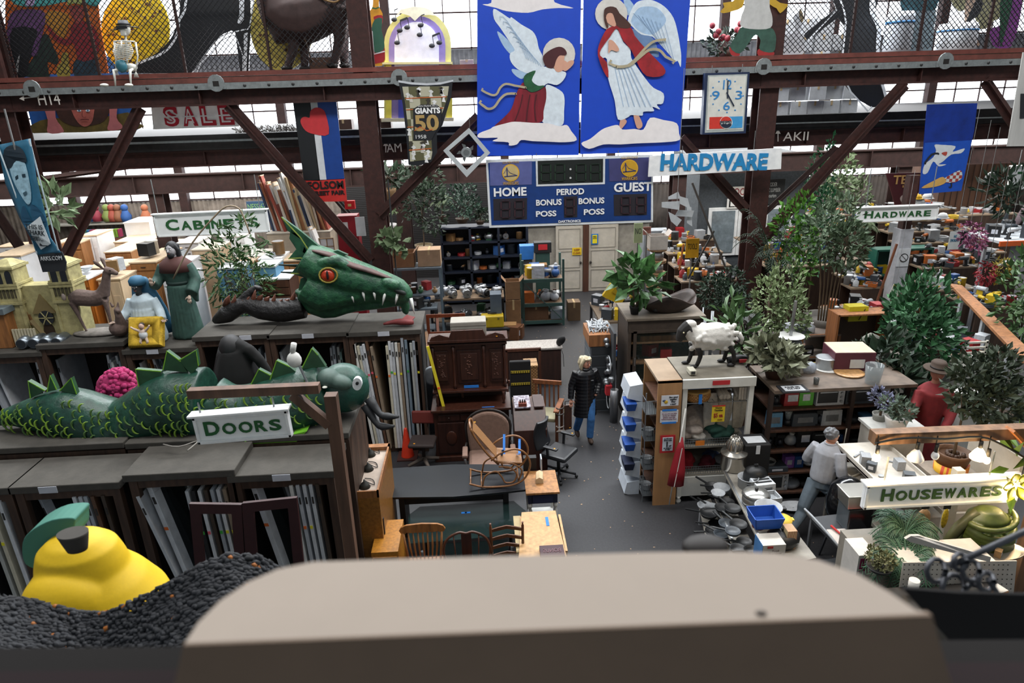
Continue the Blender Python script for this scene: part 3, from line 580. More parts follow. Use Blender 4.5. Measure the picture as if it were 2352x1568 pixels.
Ln('mouth',[(725,1080),(765,1072),(800,1080)],8,'5a1c1c');Ln('nose',[(745,1000),(742,1050),(775,1052)],5,'6a2a24');P('leg',[(380,900),(490,900),(500,1060),(560,1150),(565,1192),(430,1195),(430,1080)],'b4686a');P('leg',[(990,900),(1060,900),(1050,1060),(1100,1130),(1080,1165),(970,1170),(985,1080)],'b4686a')
YEL=MT('d8b818',rough=.5,var=.08)
for i,(cx,cy,rx,ry,lab)in enumerate(((311,70,79,97,'big yellow oval waffle cutout with brown dots behind the hanging skeleton'),(648,55,74,108,'pale yellow oval waffle cutout with brown dots behind the brown camel'))):
 g=cut('waffle_cutout',lab,'cutout',cx,cy+ry,16.85-i*.1);Yw=16.85-i*.1
 slab('oval_board',circ(cx,cy,rx,40,ry),Yw,YEL if i==0 else MT('c9b85a',var=.1),g,t=.04)
 for k in range(-3,4):
  for sgn in(1,-1):
   pts=[(cx+x,cy+sgn*(x*.75)+k*42)for x in range(-int(rx),int(rx)+1,4)if(x/rx)**2+((sgn*x*.75+k*42)/ry)**2<.96]
   if len(pts)>2:line('grid_line',pts,Yw-.02,2.4,'a08a3c',g)
 random.seed(i)
 for k in range(22):
  a=random.uniform(0,6.28);r=math.sqrt(random.random())*.85;slab('brown_dot',circ(cx+rx*r*math.cos(a),cy+ry*r*math.sin(a),3.2,8),Yw-.026,'5a3018',g,t=.004)
WL='d9dde2';BK=MT('14161a',rough=.4,var=.2)
g=cut('shoe_cutout','giant black high heel cutout with white outline behind left fence','cutout',470,168,16.6)
S1=[(418,-40),(412,30),(405,60),(396,82),(384,100),(362,120),(330,140),(298,150),(300,168),(441,168),(474,120),(495,92),(512,78),(531,70),(540,76),(552,166),(571,165),(575,60),(574,-40)]
slab('shoe_board',S1,16.6,BK,g,t=.04);line('white_line',[(418,-40),(425,20),(412,45),(408,75),(392,105),(370,124),(345,134),(316,146),(298,152)],16.58,6,WL,g,2);line('white_line',[(441,168),(474,122),(495,95),(513,81),(534,74),(560,68),(574,58),(573,-20)],16.58,3,WL,g,2)
line('white_line',[(452,168),(484,122),(506,95),(534,82),(544,90),(558,166)],16.58,2.5,WL,g,2);slab('white_shape',[(548,-30),(562,-30),(560,45),(552,55),(545,53),(550,30)],16.575,WL,g,t=.004);slab('white_shape',[(560,78),(569,74),(566,165),(560,165)],16.575,WL,g,t=.004)
g=cut('shoe_cutout','giant black high heel cutout with white outline behind right fence','cutout',1980,245,17.3)
slab('shoe_board',[(1900,-40),(1921,20),(1846,79),(1856,93),(1925,40),(1941,60),(1932,130),(1942,195),(1965,225),(2003,246),(2048,246),(2022,190),(2012,120),(2024,67),(2006,40),(2030,-40)],17.3,BK,g,t=.04)
line('white_line',[(1905,-30),(1930,0),(1943,50),(1936,120),(1944,190),(1968,226),(2003,245)],17.28,4,WL,g,2);line('white_line',[(1846,79),(1900,12),(1908,-30)],17.28,3,WL,g);line('white_line',[(1856,93),(1922,22)],17.28,3,WL,g)
line('white_line',[(2010,-30),(2004,20),(2010,45),(2020,70),(2016,110),(2022,175),(2046,240)],17.28,[12,14,9,11,8,7,4],WL,g,2)
# camel sculpture
CM=MT('3d2c2a',rough=.75,var=.25,sc=8,bump=.1);Yq=16.35
g=cut('camel_statue','large brown camel statue with rope harness standing on the beam','statue',730,150,Yq);o=g.location
def Q(x,y,dy=0):return atY(x,y,Yq)-o+Vector((0,dy,0))
m=M();m.tube([Q(632,-60),Q(650,20),Q(700,30),Q(755,15),Q(782,-20)],[.35,.55,.62,.46,.22],14,sub=3);m.tube([Q(645,30),Q(660,75),Q(690,78)],[.42,.36,.15],12)
for pts,r in(([Q(672,60,-.12),Q(680,95,-.12),Q(664,156,-.12)],[.22,.12,.08]),([Q(690,60,.12),Q(697,100,.12),Q(696,154,.12)],[.22,.12,.08]),([Q(778,20,-.12),Q(783,70,-.12),Q(781,100,-.12),Q(768,150,-.12)],[.26,.16,.12,.08]),([Q(785,20,.12),Q(786,80,.12),Q(789,148,.12)],[.26,.13,.09])):m.tube(pts,r,10,sub=2)
m.put('camel_body',CM,g,remesh=.04,smooth=3)
for x,y,d in((662,157,-.12),(697,157,.12),(766,151,-.12),(790,150,.12)):M().ball(Q(x,y,d),(.13,.12,.06),10,6).put('hoof','1c1614',g)
M().tube([Q(730,-5,-.5),Q(760,8,-.52),Q(785,10,-.5),Q(806,-20,-.3)],.02,6,sub=3).put('rope','7a5c34',g);M().tube([Q(700,70,-.35),Q(712,105,-.3),Q(722,145,-.25)],.015,5,sub=2).put('rope','4a3424',g)
# chef cutout and jukebox
g=cut('chef_cutout','painted yellow figure in green apron and red dress beside jukebox','cutout',870,148,16.6);Z2=(16.6,580,0,3.92)
P,Ln=painter(g,*Z2)
P('body_board',[(1090,-60),(1135,-40),(1140,60),(1170,120),(1165,170),(1150,250),(1180,370),(1195,540),(1165,565),(1165,592),(1065,592),(1060,560),(1035,430),(1030,300),(1015,200),(1040,120),(1080,60)],MT('d99a28',var=.15))
P('red_dress',[(1090,150),(1165,135),(1172,200),(1155,260),(1185,380),(1192,530),(1150,565),(1060,562),(1030,420),(1030,290),(1055,240),(1095,250),(1100,190)],MT('a3242a',var=.2),2)
P('green_apron',[(1100,175),(1168,165),(1160,260),(1185,370),(1180,450),(1100,475),(1085,380),(1070,270)],'2f5f4a',2);Ln('white_trim',[(1075,280),(1082,380),(1092,488),(1190,462)],12,'dcdcdc',1);Ln('necklace',[(1075,70),(1108,78),(1140,65)],14,'4a6a3a',1)
g=cut('jukebox_cutout','painted jukebox arch with musical notes, yellow and lilac borders','cutout',960,275,17.4)
def arch(x0,x1,top,base,n=14):cx=(x0+x1)/2;rx=(x1-x0)/2;ry=rx*1.05;return[(x0,base),]+[(cx-rx*math.cos(PI*i/n),top+ry-ry*math.sin(PI*i/n))for i in range(n+1)]+[(x1,base)]
for nm,x0,x1,tp,bs,Yj,col in(('yellow_border',882,1036,22,275,17.4,'c9c478'),('lilac_border',893,1023,36,272,17.38,'8a7ab0'),('white_front',906,1008,50,200,17.36,'e6e6ea')):slab(nm,arch(x0,x1,tp,bs),Yj,MT(col,var=.1),g,t=.02)
slab('crown',[(905,42),(920,22),(950,15),(975,17),(990,24),(1000,36),(985,34),(965,36),(953,48),(940,36),(920,30)],17.34,'d8d4b8',g,t=.02)
for x0,x1 in((886,899),(1026,1039)):slab('side_column',[(x0,142),(x1,142),(x1,273),(x0,273)],17.35,'cfc24a',g,t=.02)
slab('blue_panel',[(915,200),(1010,200),(1010,272),(915,272)],17.34,'3a3f96',g,t=.02);slab('base',[(876,272),(1042,270),(1042,278),(876,280)],17.3,'c4bca0',g,t=.1);slab('shelf_bar',[(878,143),(1038,142),(1038,147),(878,148)],17.3,'c9c08a',g,t=.1)
for x,y,f in((905,45,0),(918,70,1),(966,58,0),(964,80,0),(992,105,1),(912,98,0)):
 n=thing('music_note','black %smusical note fixed on the jukebox arch near its %s'%('double ' if f else '',{905:'top left',918:'left shoulder',966:'crown',964:'centre',992:'right side',912:'left side'}[x]),'music note',atY(x,y,17.28));o_=n.location
 for k in range(1+f):M().ball(atY(x+k*17,y-k*7,17.28)-o_,(.07,.02,.05),8,6).put('note_head','202226',n);M().bar(atY(x+5+k*17,y-k*7,17.28)-o_,atY(x+1+k*17,y-22-k*7,17.28)-o_,.015).put('note_stem','202226',n)
 if f:M().bar(atY(x+1,y-22,17.28)-o_,atY(x+18,y-29,17.28)-o_,.04).put('note_beam','202226',n)
 else:M().bar(atY(x+1,y-22,17.28)-o_,atY(x+9,y-25,17.28)-o_,.02).put('note_flag','202226',n)
# generic yellow-armed cutout, bottle shape, photo figures
g=cut('man_cutout','headless painted cutout of a man in white shirt and green trousers','cutout',1730,128,15.66);Z4=(15.66,1600,0,3.128);P,Ln=painter(g,*Z4)
P('arm',[(340,-20),(330,50),(260,80),(190,95),(172,80),(200,50),(190,20),(260,10),(300,-30)],MT('c9a02c',var=.15),2);P('arm',[(520,-30),(600,20),(655,30),(640,60),(600,95),(575,60),(525,30)],MT('c9a02c',var=.15),2)
P('shoe',[(235,340),(262,350),(310,385),(300,402),(250,395)],'a02a2a');P('shoe',[(450,350),(550,370),(545,400),(445,400)],'a02a2a')
P('trousers',[(335,190),(520,195),(565,240),(570,300),(550,375),(455,358),(460,290),(425,250),(380,300),(310,385),(240,335),(290,250)],MT('35574a',var=.3));P('shirt',[(350,-60),(510,-60),(525,50),(545,130),(530,200),(420,210),(320,190),(320,120),(345,50)],'c9c9c6')
g=cut('bottle_cutout','white bottle shaped cutout with curled top behind right fence','cutout',1815,125,16.5);P,Ln=painter(g,16.5,1600,0,3.128);P('bottle_board',[(620,300),(640,260),(700,230),(705,160),(695,120),(740,90),(755,130),(755,190),(735,230),(770,260),(775,330),(760,390),(600,390)],'d2d6dc')
P('curl',[(735,100),(745,60),(770,120),(760,160),(745,140)],'8a7a5a')
g=cut('photo_cutout','tall faded photo cutout of a man in denim behind right fence','cutout',2116,115,16.5);P,Ln=painter(g,16.5,1600,0,3.128)
P('legs',[(1545,60),(1715,60),(1705,200),(1690,360),(1625,362),(1620,220),(1600,360),(1525,360),(1530,200)],MT('7f929c',var=.3,sc=8),2);P('jacket',[(1480,-60),(1740,-60),(1730,30),(1700,75),(1545,80),(1540,150),(1500,170),(1480,110)],MT('2f5560',var=.35,sc=8),2)
g=cut('dancer_cutout','painted cutout of dancing legs and fringed skirt behind right fence','cutout',2235,112,16.5);P,Ln=painter(g,16.5,1600,0,3.128)
P('skirt',[(1830,-60),(2190,-60),(2180,120),(2130,150),(2080,205),(2030,200),(2000,130),(1960,60),(1880,80)],MT('8f8c6c',var=.4,sc=14));P('leg',[(1940,-20),(2010,-10),(1990,90),(1950,170),(2000,250),(2035,320),(2015,330),(1960,250),(1925,160)],'a8907e',2);P('boot',[(2010,0),(2060,20),(2020,120),(1960,160),(2010,300),(1975,345),(1940,260),(1925,190)],'17181b',2)
g=cut('flower_cutout','purple and green leaf shaped cutout at the far right of the fence','cutout',2300,108,16.5);P,Ln=painter(g,16.5,1600,0,3.128)
P('purple_petal',[(2105,210),(2180,180),(2200,80),(2240,-40),(2330,-40),(2325,120),(2260,330),(2150,340),(2115,290)],MT('7a3a86',var=.3));P('green_petal',[(2190,-40),(2270,-40),(2250,110),(2210,260),(2185,340),(2178,200)],'1e4a34');Ln('petal_line',[(2180,200),(2170,330)],6,'2c1430')
def drum(px,py,r,h,Y,lab,col):
 c=atY(px,py,Y);c.z=6.76;t=thing('plastic_drum',lab,'drum',c);M().lathe([(r*.9,0),(r,h*.15),(r,h*.85),(r*.9,h)],18).put('drum_body',col,t);M().lathe([(r*1.02,h*.72),(r*1.02,h*.78)],18).put('drum_ring','2a6a9c',t);return t
drum(2192,112,.42,.62,16.55,'white plastic drum with blue ring between the right painted figures','c9cdd2');drum(2058,115,.3,.9,16.6,'tall pale drum beside the denim photo cutout','a9aeb6');
def carton(loc,d,label,col='a07a52',rz=0,group=None,open_=False,tape=True,name='cardboard_box'):
 t=thing(name,label,'box',loc,rz,group);w,l,h=d
 if not open_:bx('carton',(0,0,h/2),d,MT(col,var=.14),t,bevel=.006)
 else:
  m=M();m.box((0,0,.01),(w,l,.02));m.box((-w/2,0,h/2),(.012,l,h));m.box((w/2,0,h/2),(.012,l,h));m.box((0,-l/2,h/2),(w,.012,h));m.box((0,l/2,h/2),(w,.012,h));m.put('carton',MT(col,var=.14),t)
  for sx in(-1,1):M().box((sx*(w/2+.06),0,h+.05),(.15,l,.01),rot=(0,-sx*.9,0)).put('flap',MT(col,var=.14),t)
 if tape and not open_:bx('tape',(0,0,h+.002),(.05,l,.004),MT('b8a078'),t);bx('tape',(0,-l/2-.002,h*.85),(.05,.004,h*.3),MT('b8a078'),t)
 return t
random.seed(11);k=0
for row,zb in((0,5.42),(1,5.8),(2,6.18),(3,6.56),(4,6.94),(5,7.3)):
 for i in range(5 if row<5 else 3):
  c=atY(1795+i*40,200,17.8);carton((c.x+random.uniform(-.04,.04),17.9+random.uniform(0,.1),zb),(.42,.4,.36),'white archive carton in the %s row up, %s from the left'%(ORD[row],ORD[i]),'b8babd',0,'white archive cartons on the mezzanine')
carton((atY(745,140,16.7).x,16.75,6.76),(.6,.4,.3),'brown open cardboard box behind the camel legs','5c4030',open_=True);carton((atY(1072,142,16.6).x,16.6,6.76),(.3,.25,.16),'small pale carton on the deck left of the angel boards','a8988c')
for i,px in enumerate((790,880)):carton((atY(px,290,17.4).x,17.5,5.42),(.4,.35,.3),'brown carton on the mezzanine floor %s'%('right of the heart banner' if i==0 else 'left of the jukebox base'),'4a3226')
m=M();random.seed(5)
for x0,x1 in((540,680),):
 for i in range(160):p=atY(random.uniform(x0,x1),300,17.3);m.tube([(p.x,17.3+random.uniform(0,.4),5.42+random.uniform(0,.14)),(p.x+random.uniform(-.2,.2),17.4,5.44+random.uniform(0,.22))],.008,4)
tag(m.put('brushwood','241c14'),'loose pile of dark twigs lying on the mezzanine floor','twigs',kind='stuff')
# red flowers in pot on deck
def leaves(m,c,r,n,size,up=.5,mat=None,droop=.0,shape=.38):
 c=Vector(c)
 for i in range(n):
  d=Vector((random.gauss(0,1),random.gauss(0,1),random.gauss(0,1))).normalized();rr=random.uniform(.45,1)**.6
  p=c+Vector((d.x*r[0]*rr,d.y*r[1]*rr,d.z*r[2]*rr));a=(d+Vector((random.gauss(0,.5),random.gauss(0,.5),random.gauss(0,.5)+up))).normalized();a.z-=droop;s=size*random.uniform(.6,1.25)
  w=a.cross(Vector((random.gauss(0,1),random.gauss(0,1),random.gauss(0,1)))).normalized();nn=a.cross(w)
  v=[m.b.verts.new(p),m.b.verts.new(p+a*s*.5+w*s*shape/1.5+nn*s*.08),m.b.verts.new(p+a*s-nn*s*.12),m.b.verts.new(p+a*s*.5-w*s*shape/1.5+nn*s*.08)]
  m.f([v[0],v[1],v[2]]);m.f([v[0],v[2],v[3]])
 return m
g=thing('potted_geranium','red flowering geranium in a pot on the deck right of the angel boards','plant',(atY(1665,125,16.4).x,16.4,6.75));random.seed(2)
leaves(M(),(0,0,.35),(.45,.3,.28),260,.14).put('foliage',MT('26382c',var=.4,sc=9),g);M().lathe([(.12,0),(.17,.2)],12).put('pot','4a2c20',g)
m=M()
for i in range(9):m.ball((random.uniform(-.4,.3),random.uniform(-.3,-.1),random.uniform(.3,.75)),.07,7,5)
m.put('flower_heads',MT('7a1a26',var=.4,sc=20),g)
# skeleton sitting on the beam
Yk=15.32;g=thing('skeleton_prop','white toy skeleton in dark shades sitting on the rust red beam','skeleton',atY(292,162,Yk));o=g.location;BN=MT('b9b8b0',var=.15)
def q(x,y,dy=0):return atY(x,y,Yk)-o+Vector((0,dy,0))
m=M();m.ball(q(286,66),(.11,.1,.13),12,9);m.box(q(287,78,-.04),(.1,.1,.07));m.put('skull',BN,g,remesh=.012,smooth=1)
M().box(q(286,64,-.11),(.2,.03,.05)).put('dark_glasses','101214',g);M().m('24262a').lathe([(.15,0),(.1,.03),(.09,.08)],12,q(284,57)).put('hat',None,g)
m=M();m.tube([q(288,80),q(290,100),q(291,120),q(292,145)],.022,7);m.put('spine',BN,g)
m=M()
for i in range(9):
 y=97+i*4.2;w=24-abs(i-4)*1.6;m.tube([q(290,y),q(290-w*.7,y+1,-.06),q(290-w,y+5,-.13),q(290-w*.5,y+9,-.19),q(290,y+7,-.2),q(290+w*.5,y+9,-.19),q(290+w,y+5,-.13),q(290+w*.7,y+1,-.06),q(290,y)],.009,5,cap=False)
m.tube([q(290,96,-.2),q(290,128,-.2)],.014,5);m.tube([q(266,96,-.08),q(290,95,-.16),q(314,96,-.08)],.014,5);m.put('rib_cage',BN,g)
for pts in([q(266,97,-.05),q(268,128,-.05),q(275,160,-.15)],[q(314,97,-.05),q(319,130,-.05),q(320,165,-.15)]):
 t=M().tube(pts,[.022,.016,.012],7).put('arm',BN,g);mm=M();e=pts[-1]
 for k in range(5):mm.tube([e,e+Vector(((k-2)*.015,-.02,-.06)),e+Vector(((k-2)*.022,-.03,-.11))],.006,4)
 mm.put('hand',BN,t)
M().ball(q(300,155),(.14,.08,.08),10,7).put('pelvis',BN,g)
for x,s in((276,-1),(311,1)):
 t=M().tube([q(298+s*8,158),q(x+s*1,163,-.25),q(x+3,182,-.27),q(x+4,198,-.26)],[.025,.03,.02,.016],7).put('leg',BN,g);M().ball(q(x-8+s*10,196,-.32),(.08,.1,.035),8,6).put('foot',BN,t)
M().ball(q(288,152,-.16),(.11,.09,.13),12,8).put('blue_pouch',MT('2c6472',rough=.4),g)
M().tube([q(268,70,-.1),q(300,62,-.12),q(322,64,-.1)],.012,5).put('toy_rifle','1c1d20',g)
# ---------- left: door racks ----------
OLDW=WD('3e2c21',sc=14,var=.45);DUST=MT('423f3a',rough=.9,var=.22,sc=5,bump=.3);RACKD=MT('17120e',rough=.9)  # RACKD: rack insides near black, their shade put into the colour
LBL=MT('b9bcc4')
def rack(x0,x1,y0,y1,h,label,lblx=.5,lip=.05,top=DUST,skew=0,front=None,shelf=True,back=RACKD):
 t=thing('door_rack',label,'rack',((x0+x1)/2,y0,0));w=x1-x0;d=y1-y0
 m=M();m.prism([(-w/2-.04,-lip,h-.09),(w/2+.04,-lip,h-.09),(w/2+.04+skew,d,h-.09),(-w/2-.04+skew,d,h-.09)],(0,0,1),.09);m.put('top_board',top,t,bevel=.01)
 bx('front_rail',(0,.02,h-.14),(w,.06,.12),front or OLDW,t)
 for s in(-1,1):
  bx('side_panel',(s*(w/2-.03),d/2,(h-.1)/2),(.04,d-.08,h-.1),RACKD,t);bx('post',(s*(w/2-.04),.02,(h-.1)/2),(.09,.08,h-.1),OLDW,t)
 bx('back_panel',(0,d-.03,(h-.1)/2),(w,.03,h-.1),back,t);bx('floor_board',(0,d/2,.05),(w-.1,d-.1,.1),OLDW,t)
 if lblx is not None:bx('paper_label',((lblx-.5)*w,-lip-.004,h-.05),(.2,.006,.08),LBL,t)
 return t
DCOL=['c9ccd0','b4b8bd','9da3aa','d4d4cf','a8aaa6','5a4030','8a7a68','bfc4c8','6f7f8c','40352c','c2bca8']
DN={'c9ccd0':'white','b4b8bd':'pale grey','9da3aa':'blue grey','d4d4cf':'off white','a8aaa6':'greenish grey','5a4030':'brown','8a7a68':'tan','bfc4c8':'light grey','6f7f8c':'slate blue','40352c':'dark brown','c2bca8':'cream','1c1d1f':'black','7f9a94':'sage green','b0482c':'orange red','a87038':'honey coloured'}
dcount={}
def door(x,y,w,h,col,lean=0,where='',t=.04,yaw=0,hollow=False,z=.1,sticker=None,group=None):
 """a door standing on edge, its width running away from us; lean tilts it in x"""
 key=(DN.get(col,'painted'),where);dcount[key]=dcount.get(key,0)+1;lab='%s door standing on edge %s'%key
 T=thing('stored_door',lab,'door',(x,y,z),group=group or('doors '+where));T.rotation_euler=(0,lean,yaw)
 mt=MT(col,rough=.5,var=.16,sc=5)
 if hollow:
  m=M();fr=.11
  for c,s in(((0,w/2,fr/2),(t,w,fr)),((0,w/2,h-fr/2),(t,w,fr)),((0,fr/2,h/2),(t,fr,h-2*fr)),((0,w-fr/2,h/2),(t,fr,h-2*fr))):m.box(c,s)
  m.put('door_frame',mt,T,bevel=.004);bx('glass',(0,w/2,h/2),(.008,w-2*fr,h-2*fr),MT('2a3234',rough=.1,alpha=.5),T)
 else:bx('door_leaf',(0,w/2,h/2),(t,w,h),mt,T,bevel=.003)
 if sticker:bx('price_sticker',(0,-.003,h*.72),(t*.8,.004,.04),sticker,T)
 bx('hinge',(0,-.002,h*.9),(t*.5,.005,.09),'2c2a28',T)
 return T
STK=['3aa03a','d8d02a','d86a2a','d85a6a',None,None,None]
# upper row, front at Y 11.3
xs=[atZ(px,757,2.35).x for px in(5,163,330,478,634,805,965)]
for x in(2.35,):pass
UPH=[2.30,2.42,2.26,2.44,2.42,2.40];UPL=[None,None,.4,.7,.5,.5]
UN=['below the cathedral model','below the deer statues','below the nativity figures','below the black dragon tail','below the green dragon neck','below the dragon snout']
for i in range(6):
 rack(xs[i]+.01,xs[i+1]-.01,11.3,12.35,UPH[i],'dusty wooden door rack bay %s'%UN[i],UPL[i],front=OLDW)
random.seed(21)
def fill(i,spec,row='upper',Y0=11.4,h0=1.9):
 for fx,lean,col,hollow in spec:
  x=xs[i]+(xs[i+1]-xs[i])*fx;door(x,Y0+random.uniform(0,.12),random.uniform(.62,.8),h0+random.uniform(-.08,.12),col,lean,'in the rack '+UN[i],hollow=hollow,sticker=random.choice(STK))
fill(0,[(.38,-.14,'9da3aa',0),(.46,-.14,'c9ccd0',0),(.82,.02,'c9ccd0',0),(.88,.02,'a87038',0)])
fill(1,[(.10,-.02,'9da3aa',0),(.62,.05,'c9ccd0',0),(.68,.04,'b4b8bd',0),(.73,.03,'d4d4cf',0),(.78,.02,'bfc4c8',0),(.84,0,'9da3aa',0),(.9,0,'c9ccd0',0)])
fill(2,[(.3,-.12,'c9ccd0',0),(.36,-.1,'a87038',0),(.46,-.12,'c9ccd0',0),(.53,-.1,'6f7f8c',0),(.86,.02,'b0482c',0),(.92,.02,'d4d4cf',0)])
fill(3,[(.78,.02,'9da3aa',0),(.86,.02,'b4b8bd',0)])
fill(4,[(.12,-.1,'c9ccd0',1),(.2,-.08,'b4b8bd',0),(.68,.03,'c9ccd0',0),(.73,.03,'9da3aa',0),(.79,.02,'d4d4cf',0),(.85,0,'7f9a94',0),(.91,0,'b0482c',0)])
for i,(fx,l,c)in enumerate([(.2,-.08,'d4d4cf'),(.25,-.08,'c2bca8'),(.29,-.08,'b4b8bd'),(.33,-.08,'c9ccd0'),(.38,-.08,'5a4030'),(.43,-.08,'8a7a68'),(.52,0,'c2bca8'),(.56,0,'c9ccd0'),(.6,0,'b4b8bd'),(.65,0,'d4d4cf'),(.69,0,'8a7a68'),(.74,0,'9da3aa'),(.79,0,'6f7f8c'),(.86,0,'a8aaa6'),(.9,0,'9da3aa'),(.94,0,'5a4030')]):
 door(xs[5]+(xs[6]-xs[5])*fx,11.28,.75,2.05+random.uniform(-.05,.1),c,l,'in the rack '+UN[5],sticker=random.choice(STK),t=.045)
# yellow edged door leaning right of the row
x=atZ(975,757,2.3).x;T=thing('leaning_door','tall brown door with bright yellow edge leaning outside the rack','door',(x+.45,11.05,0));T.rotation_euler=(0,-.17,.1);bx('door_leaf',(0,.4,1.1),(.05,.8,2.2),WD('6a4a2c'),T);bx('yellow_edge',(0,-.005,1.1),(.052,.012,2.2),'d8c82a',T);bx('price_sticker',(.0,-.013,1.4),(.04,.004,.04),'d85a2a',T)
T=thing('framed_board','narrow brown framed panel leaning behind the yellow edged door','panel',(x+.75,11.35,0));T.rotation_euler=(0,-.13,0);bx('panel_board',(0,.3,1.0),(.04,.6,2.0),WD('4a2c1c'),T)
# middle platforms (long low dusty boxes) Y 7.2 .. 8.7
for px0,px1,h,lab in((-60,300,2.42,'long dusty platform box carrying the green serpent tail'),(302,560,2.40,'long dusty platform box behind the doors sign'),(565,800,2.40,'dusty platform box under the serpent head')):
 x0=atZ(px0,1000,h).x;x1=atZ(px1,1000,h).x
 T=thing('dusty_platform',lab,'platform',((x0+x1)/2,7.5,0));bx('platform_top',(0,.6,h-.04),(x1-x0-.02,1.25,.08),DUST,T,bevel=.01);bx('platform_front',(0,.02,h/2-.05),(x1-x0-.04,.05,h-.1),OLDW,T)
 for s in(-1,1):bx('platform_side',(s*((x1-x0)/2-.05),.6,h/2-.05),(.05,1.15,h-.1),OLDW,T)
# lower row front at Y ~6.75..7.0
LXP=[-90,72,298,536,768];LH=[2.28,2.28,2.36,2.28];LN=['at the left edge','behind the yellow pear','left of the hinged maroon doors','beside the doors sign post'];LL=[None,.35,None,.5]
lx=[]
for i in range(4):
 a=atZ(LXP[i]+4,1075,LH[i]).x;b=atZ(LXP[i+1]-4,1075,LH[i]).x;lx.append((a,b))
 rack(a,b,6.85,7.46,LH[i],'dusty wooden door rack bay %s'%LN[i],LL[i],lip=.06)
def fl(i,fx,lean,col,hollow=False,h=2.0,yaw=0,sticker=None,w=.5,t=.04):
 a,b=lx[i];return door(a+(b-a)*fx,6.82,w,h,col,lean,'in the rack '+LN[i],hollow=hollow,sticker=sticker,yaw=yaw,t=t)
fl(0,.35,-.02,'1c1d1f',sticker='3aa03a',t=.1);fl(0,.62,-.02,'a8aaa6',sticker='d8d02a');fl(0,.72,-.02,'c2bca8',sticker='d8d02a');fl(0,.86,-.02,'c9ccd0')
fl(1,.5,-.24,'9da3aa',True,2.0,yaw=-.35,w=.6);fl(1,.62,-.04,'c9ccd0',sticker='3aa03a');fl(1,.68,-.04,'b4b8bd',sticker='3aa03a');fl(1,.73,-.04,'9da3aa');fl(1,.8,-.04,'5a4030',True,sticker='d8d02a',yaw=.1);fl(1,.88,-.03,'40352c',sticker='d8d02a')
fl(2,.46,-.2,'c9ccd0',True,2.08,yaw=-.3,w=.6,sticker='d86a2a',t=.07);fl(2,.38,-.19,'b4b8bd',h=2.0)
for j,c in enumerate(('b4b8bd','1c1d1f','c9ccd0','40352c','9da3aa','c9ccd0','8a7a68')):fl(2,.58+j*.06,-.03,c,sticker=['3aa03a','3aa03a','d85a6a',None,'3aa03a','d8d02a','d8d02a'][j])
fl(3,.46,-.18,'c9ccd0',True,2.05,yaw=-.3,w=.6,sticker='d86a2a',t=.07)
for j,c in enumerate(('d4d4cf','b4b8bd','c9ccd0','bfc4c8','40352c')):fl(3,.62+j*.065,-.03,c,sticker=['d86a2a','d86a2a','d8d02a',None,None][j])
# hinged maroon cabinet doors in front
MAR=MT('341416',rough=.5,var=.2)
T=thing('maroon_doors','pair of hinged maroon framed doors without glass leaning before racks','door',atY(556,1160,6.45));o=T.location
for nm,q4,qi in(('left_leaf',[(434,1157),(554,1159),(575,1490),(466,1490)],[(459,1180),(532,1180),(550,1460),(485,1460)]),('right_leaf',[(556,1156),(681,1143),(718,1490),(578,1490)],[(582,1175),(661,1167),(690,1460),(605,1460)])):
 mm=[]
 for k in range(4):
  j=(k+1)%4;slab(nm if k==0 else nm+'_rail',[q4[k],q4[j],qi[j],qi[k]],6.45,MAR,T,t=.04)
# gallows post for the sign
T=thing('sign_gallows','rough timber post with arm and brace holding the doors sign','post',(atY(785,1100,6.35).x,6.35,0));o=T.location;WG=WD('5a4031',sc=10,var=.4);z0=atY(760,905,6.35)
pb_=atY(805,1290,6.35);M().bar((z0-o),Vector((pb_.x-o.x+.02,0,.0)),.12,.12).put('post',WG,T)
M().bar(atY(434,903,6.33)-o,atY(734,890,6.33)-o,.1,.09).put('arm',WG,T);M().bar(atY(672,905,6.33)-o,atY(757,975,6.33)-o,.09).put('brace',WG,T)
k=pxm(558,975,6.3);fsign('white framed doors sign with green letters hanging from the timber arm','DOORS',447,938,672,1014,6.3,-.035,72,220,chains=(-.42,.36),ext=.13)
# ---------- green serpent ----------
SG=MT('1d4a3a',rough=.38,var=.5,sc=7,h2='0c2a22',bump=.5);LG=MT('7ab02a',rough=.5,var=.2)
Ysp=8.0;T=thing('serpent_sculpture','long green papier mache sea serpent with painted scales and round white eye','sculpture',atY(420,1000,Ysp));T.location.z=2.42;o=T.location.copy()
def sp(x,y,dy=0):return atY(x,y,Ysp+dy)-o
kx=pxm(400,950,Ysp)
body=[(-40,972,6),(30,955,24),(90,950,44),(160,948,62),(230,970,66),(285,985,70),(340,955,72),(400,925,78),(450,925,84),(476,925,86)]
m=M();m.tube([sp(x,y-(0))for x,y,r in body],[r*kx for x,y,r in body],20,sub=4);m.put('serpent_body',SG,T,remesh=.03,smooth=3)
body2=[(474,930,76),(520,950,72),(580,955,78),(640,940,86),(700,915,78),(760,890,66)]
m=M();m.tube([sp(x,y)for x,y,r in body2],[r*kx for x,y,r in body2],20,sub=4);m.put('serpent_neck',SG,T,remesh=.03,smooth=3)
m=M();m.ball(sp(790,890),(70*kx*.85,62*kx*.8,60*kx),20,14);m.put('serpent_head',MT('1a4d40',rough=.4,var=.25,h2='143a30',bump=.5),T)
m=M();m.ball(sp(755,868,-.2),(26*kx,.16,22*kx),14,10,rot=(0,.2,0));m.ball(sp(780,877,-.22),(30*kx,.13,17*kx),14,10,rot=(0,.3,0));m.put('serpent_snout',MT('3a5048',rough=.6,var=.3),T,remesh=.02,smooth=2)
M().ball(sp(746,889,-.36),(5*kx*1.2,.03,2.6*kx),8,6).put('tooth','d8d8cc',T)
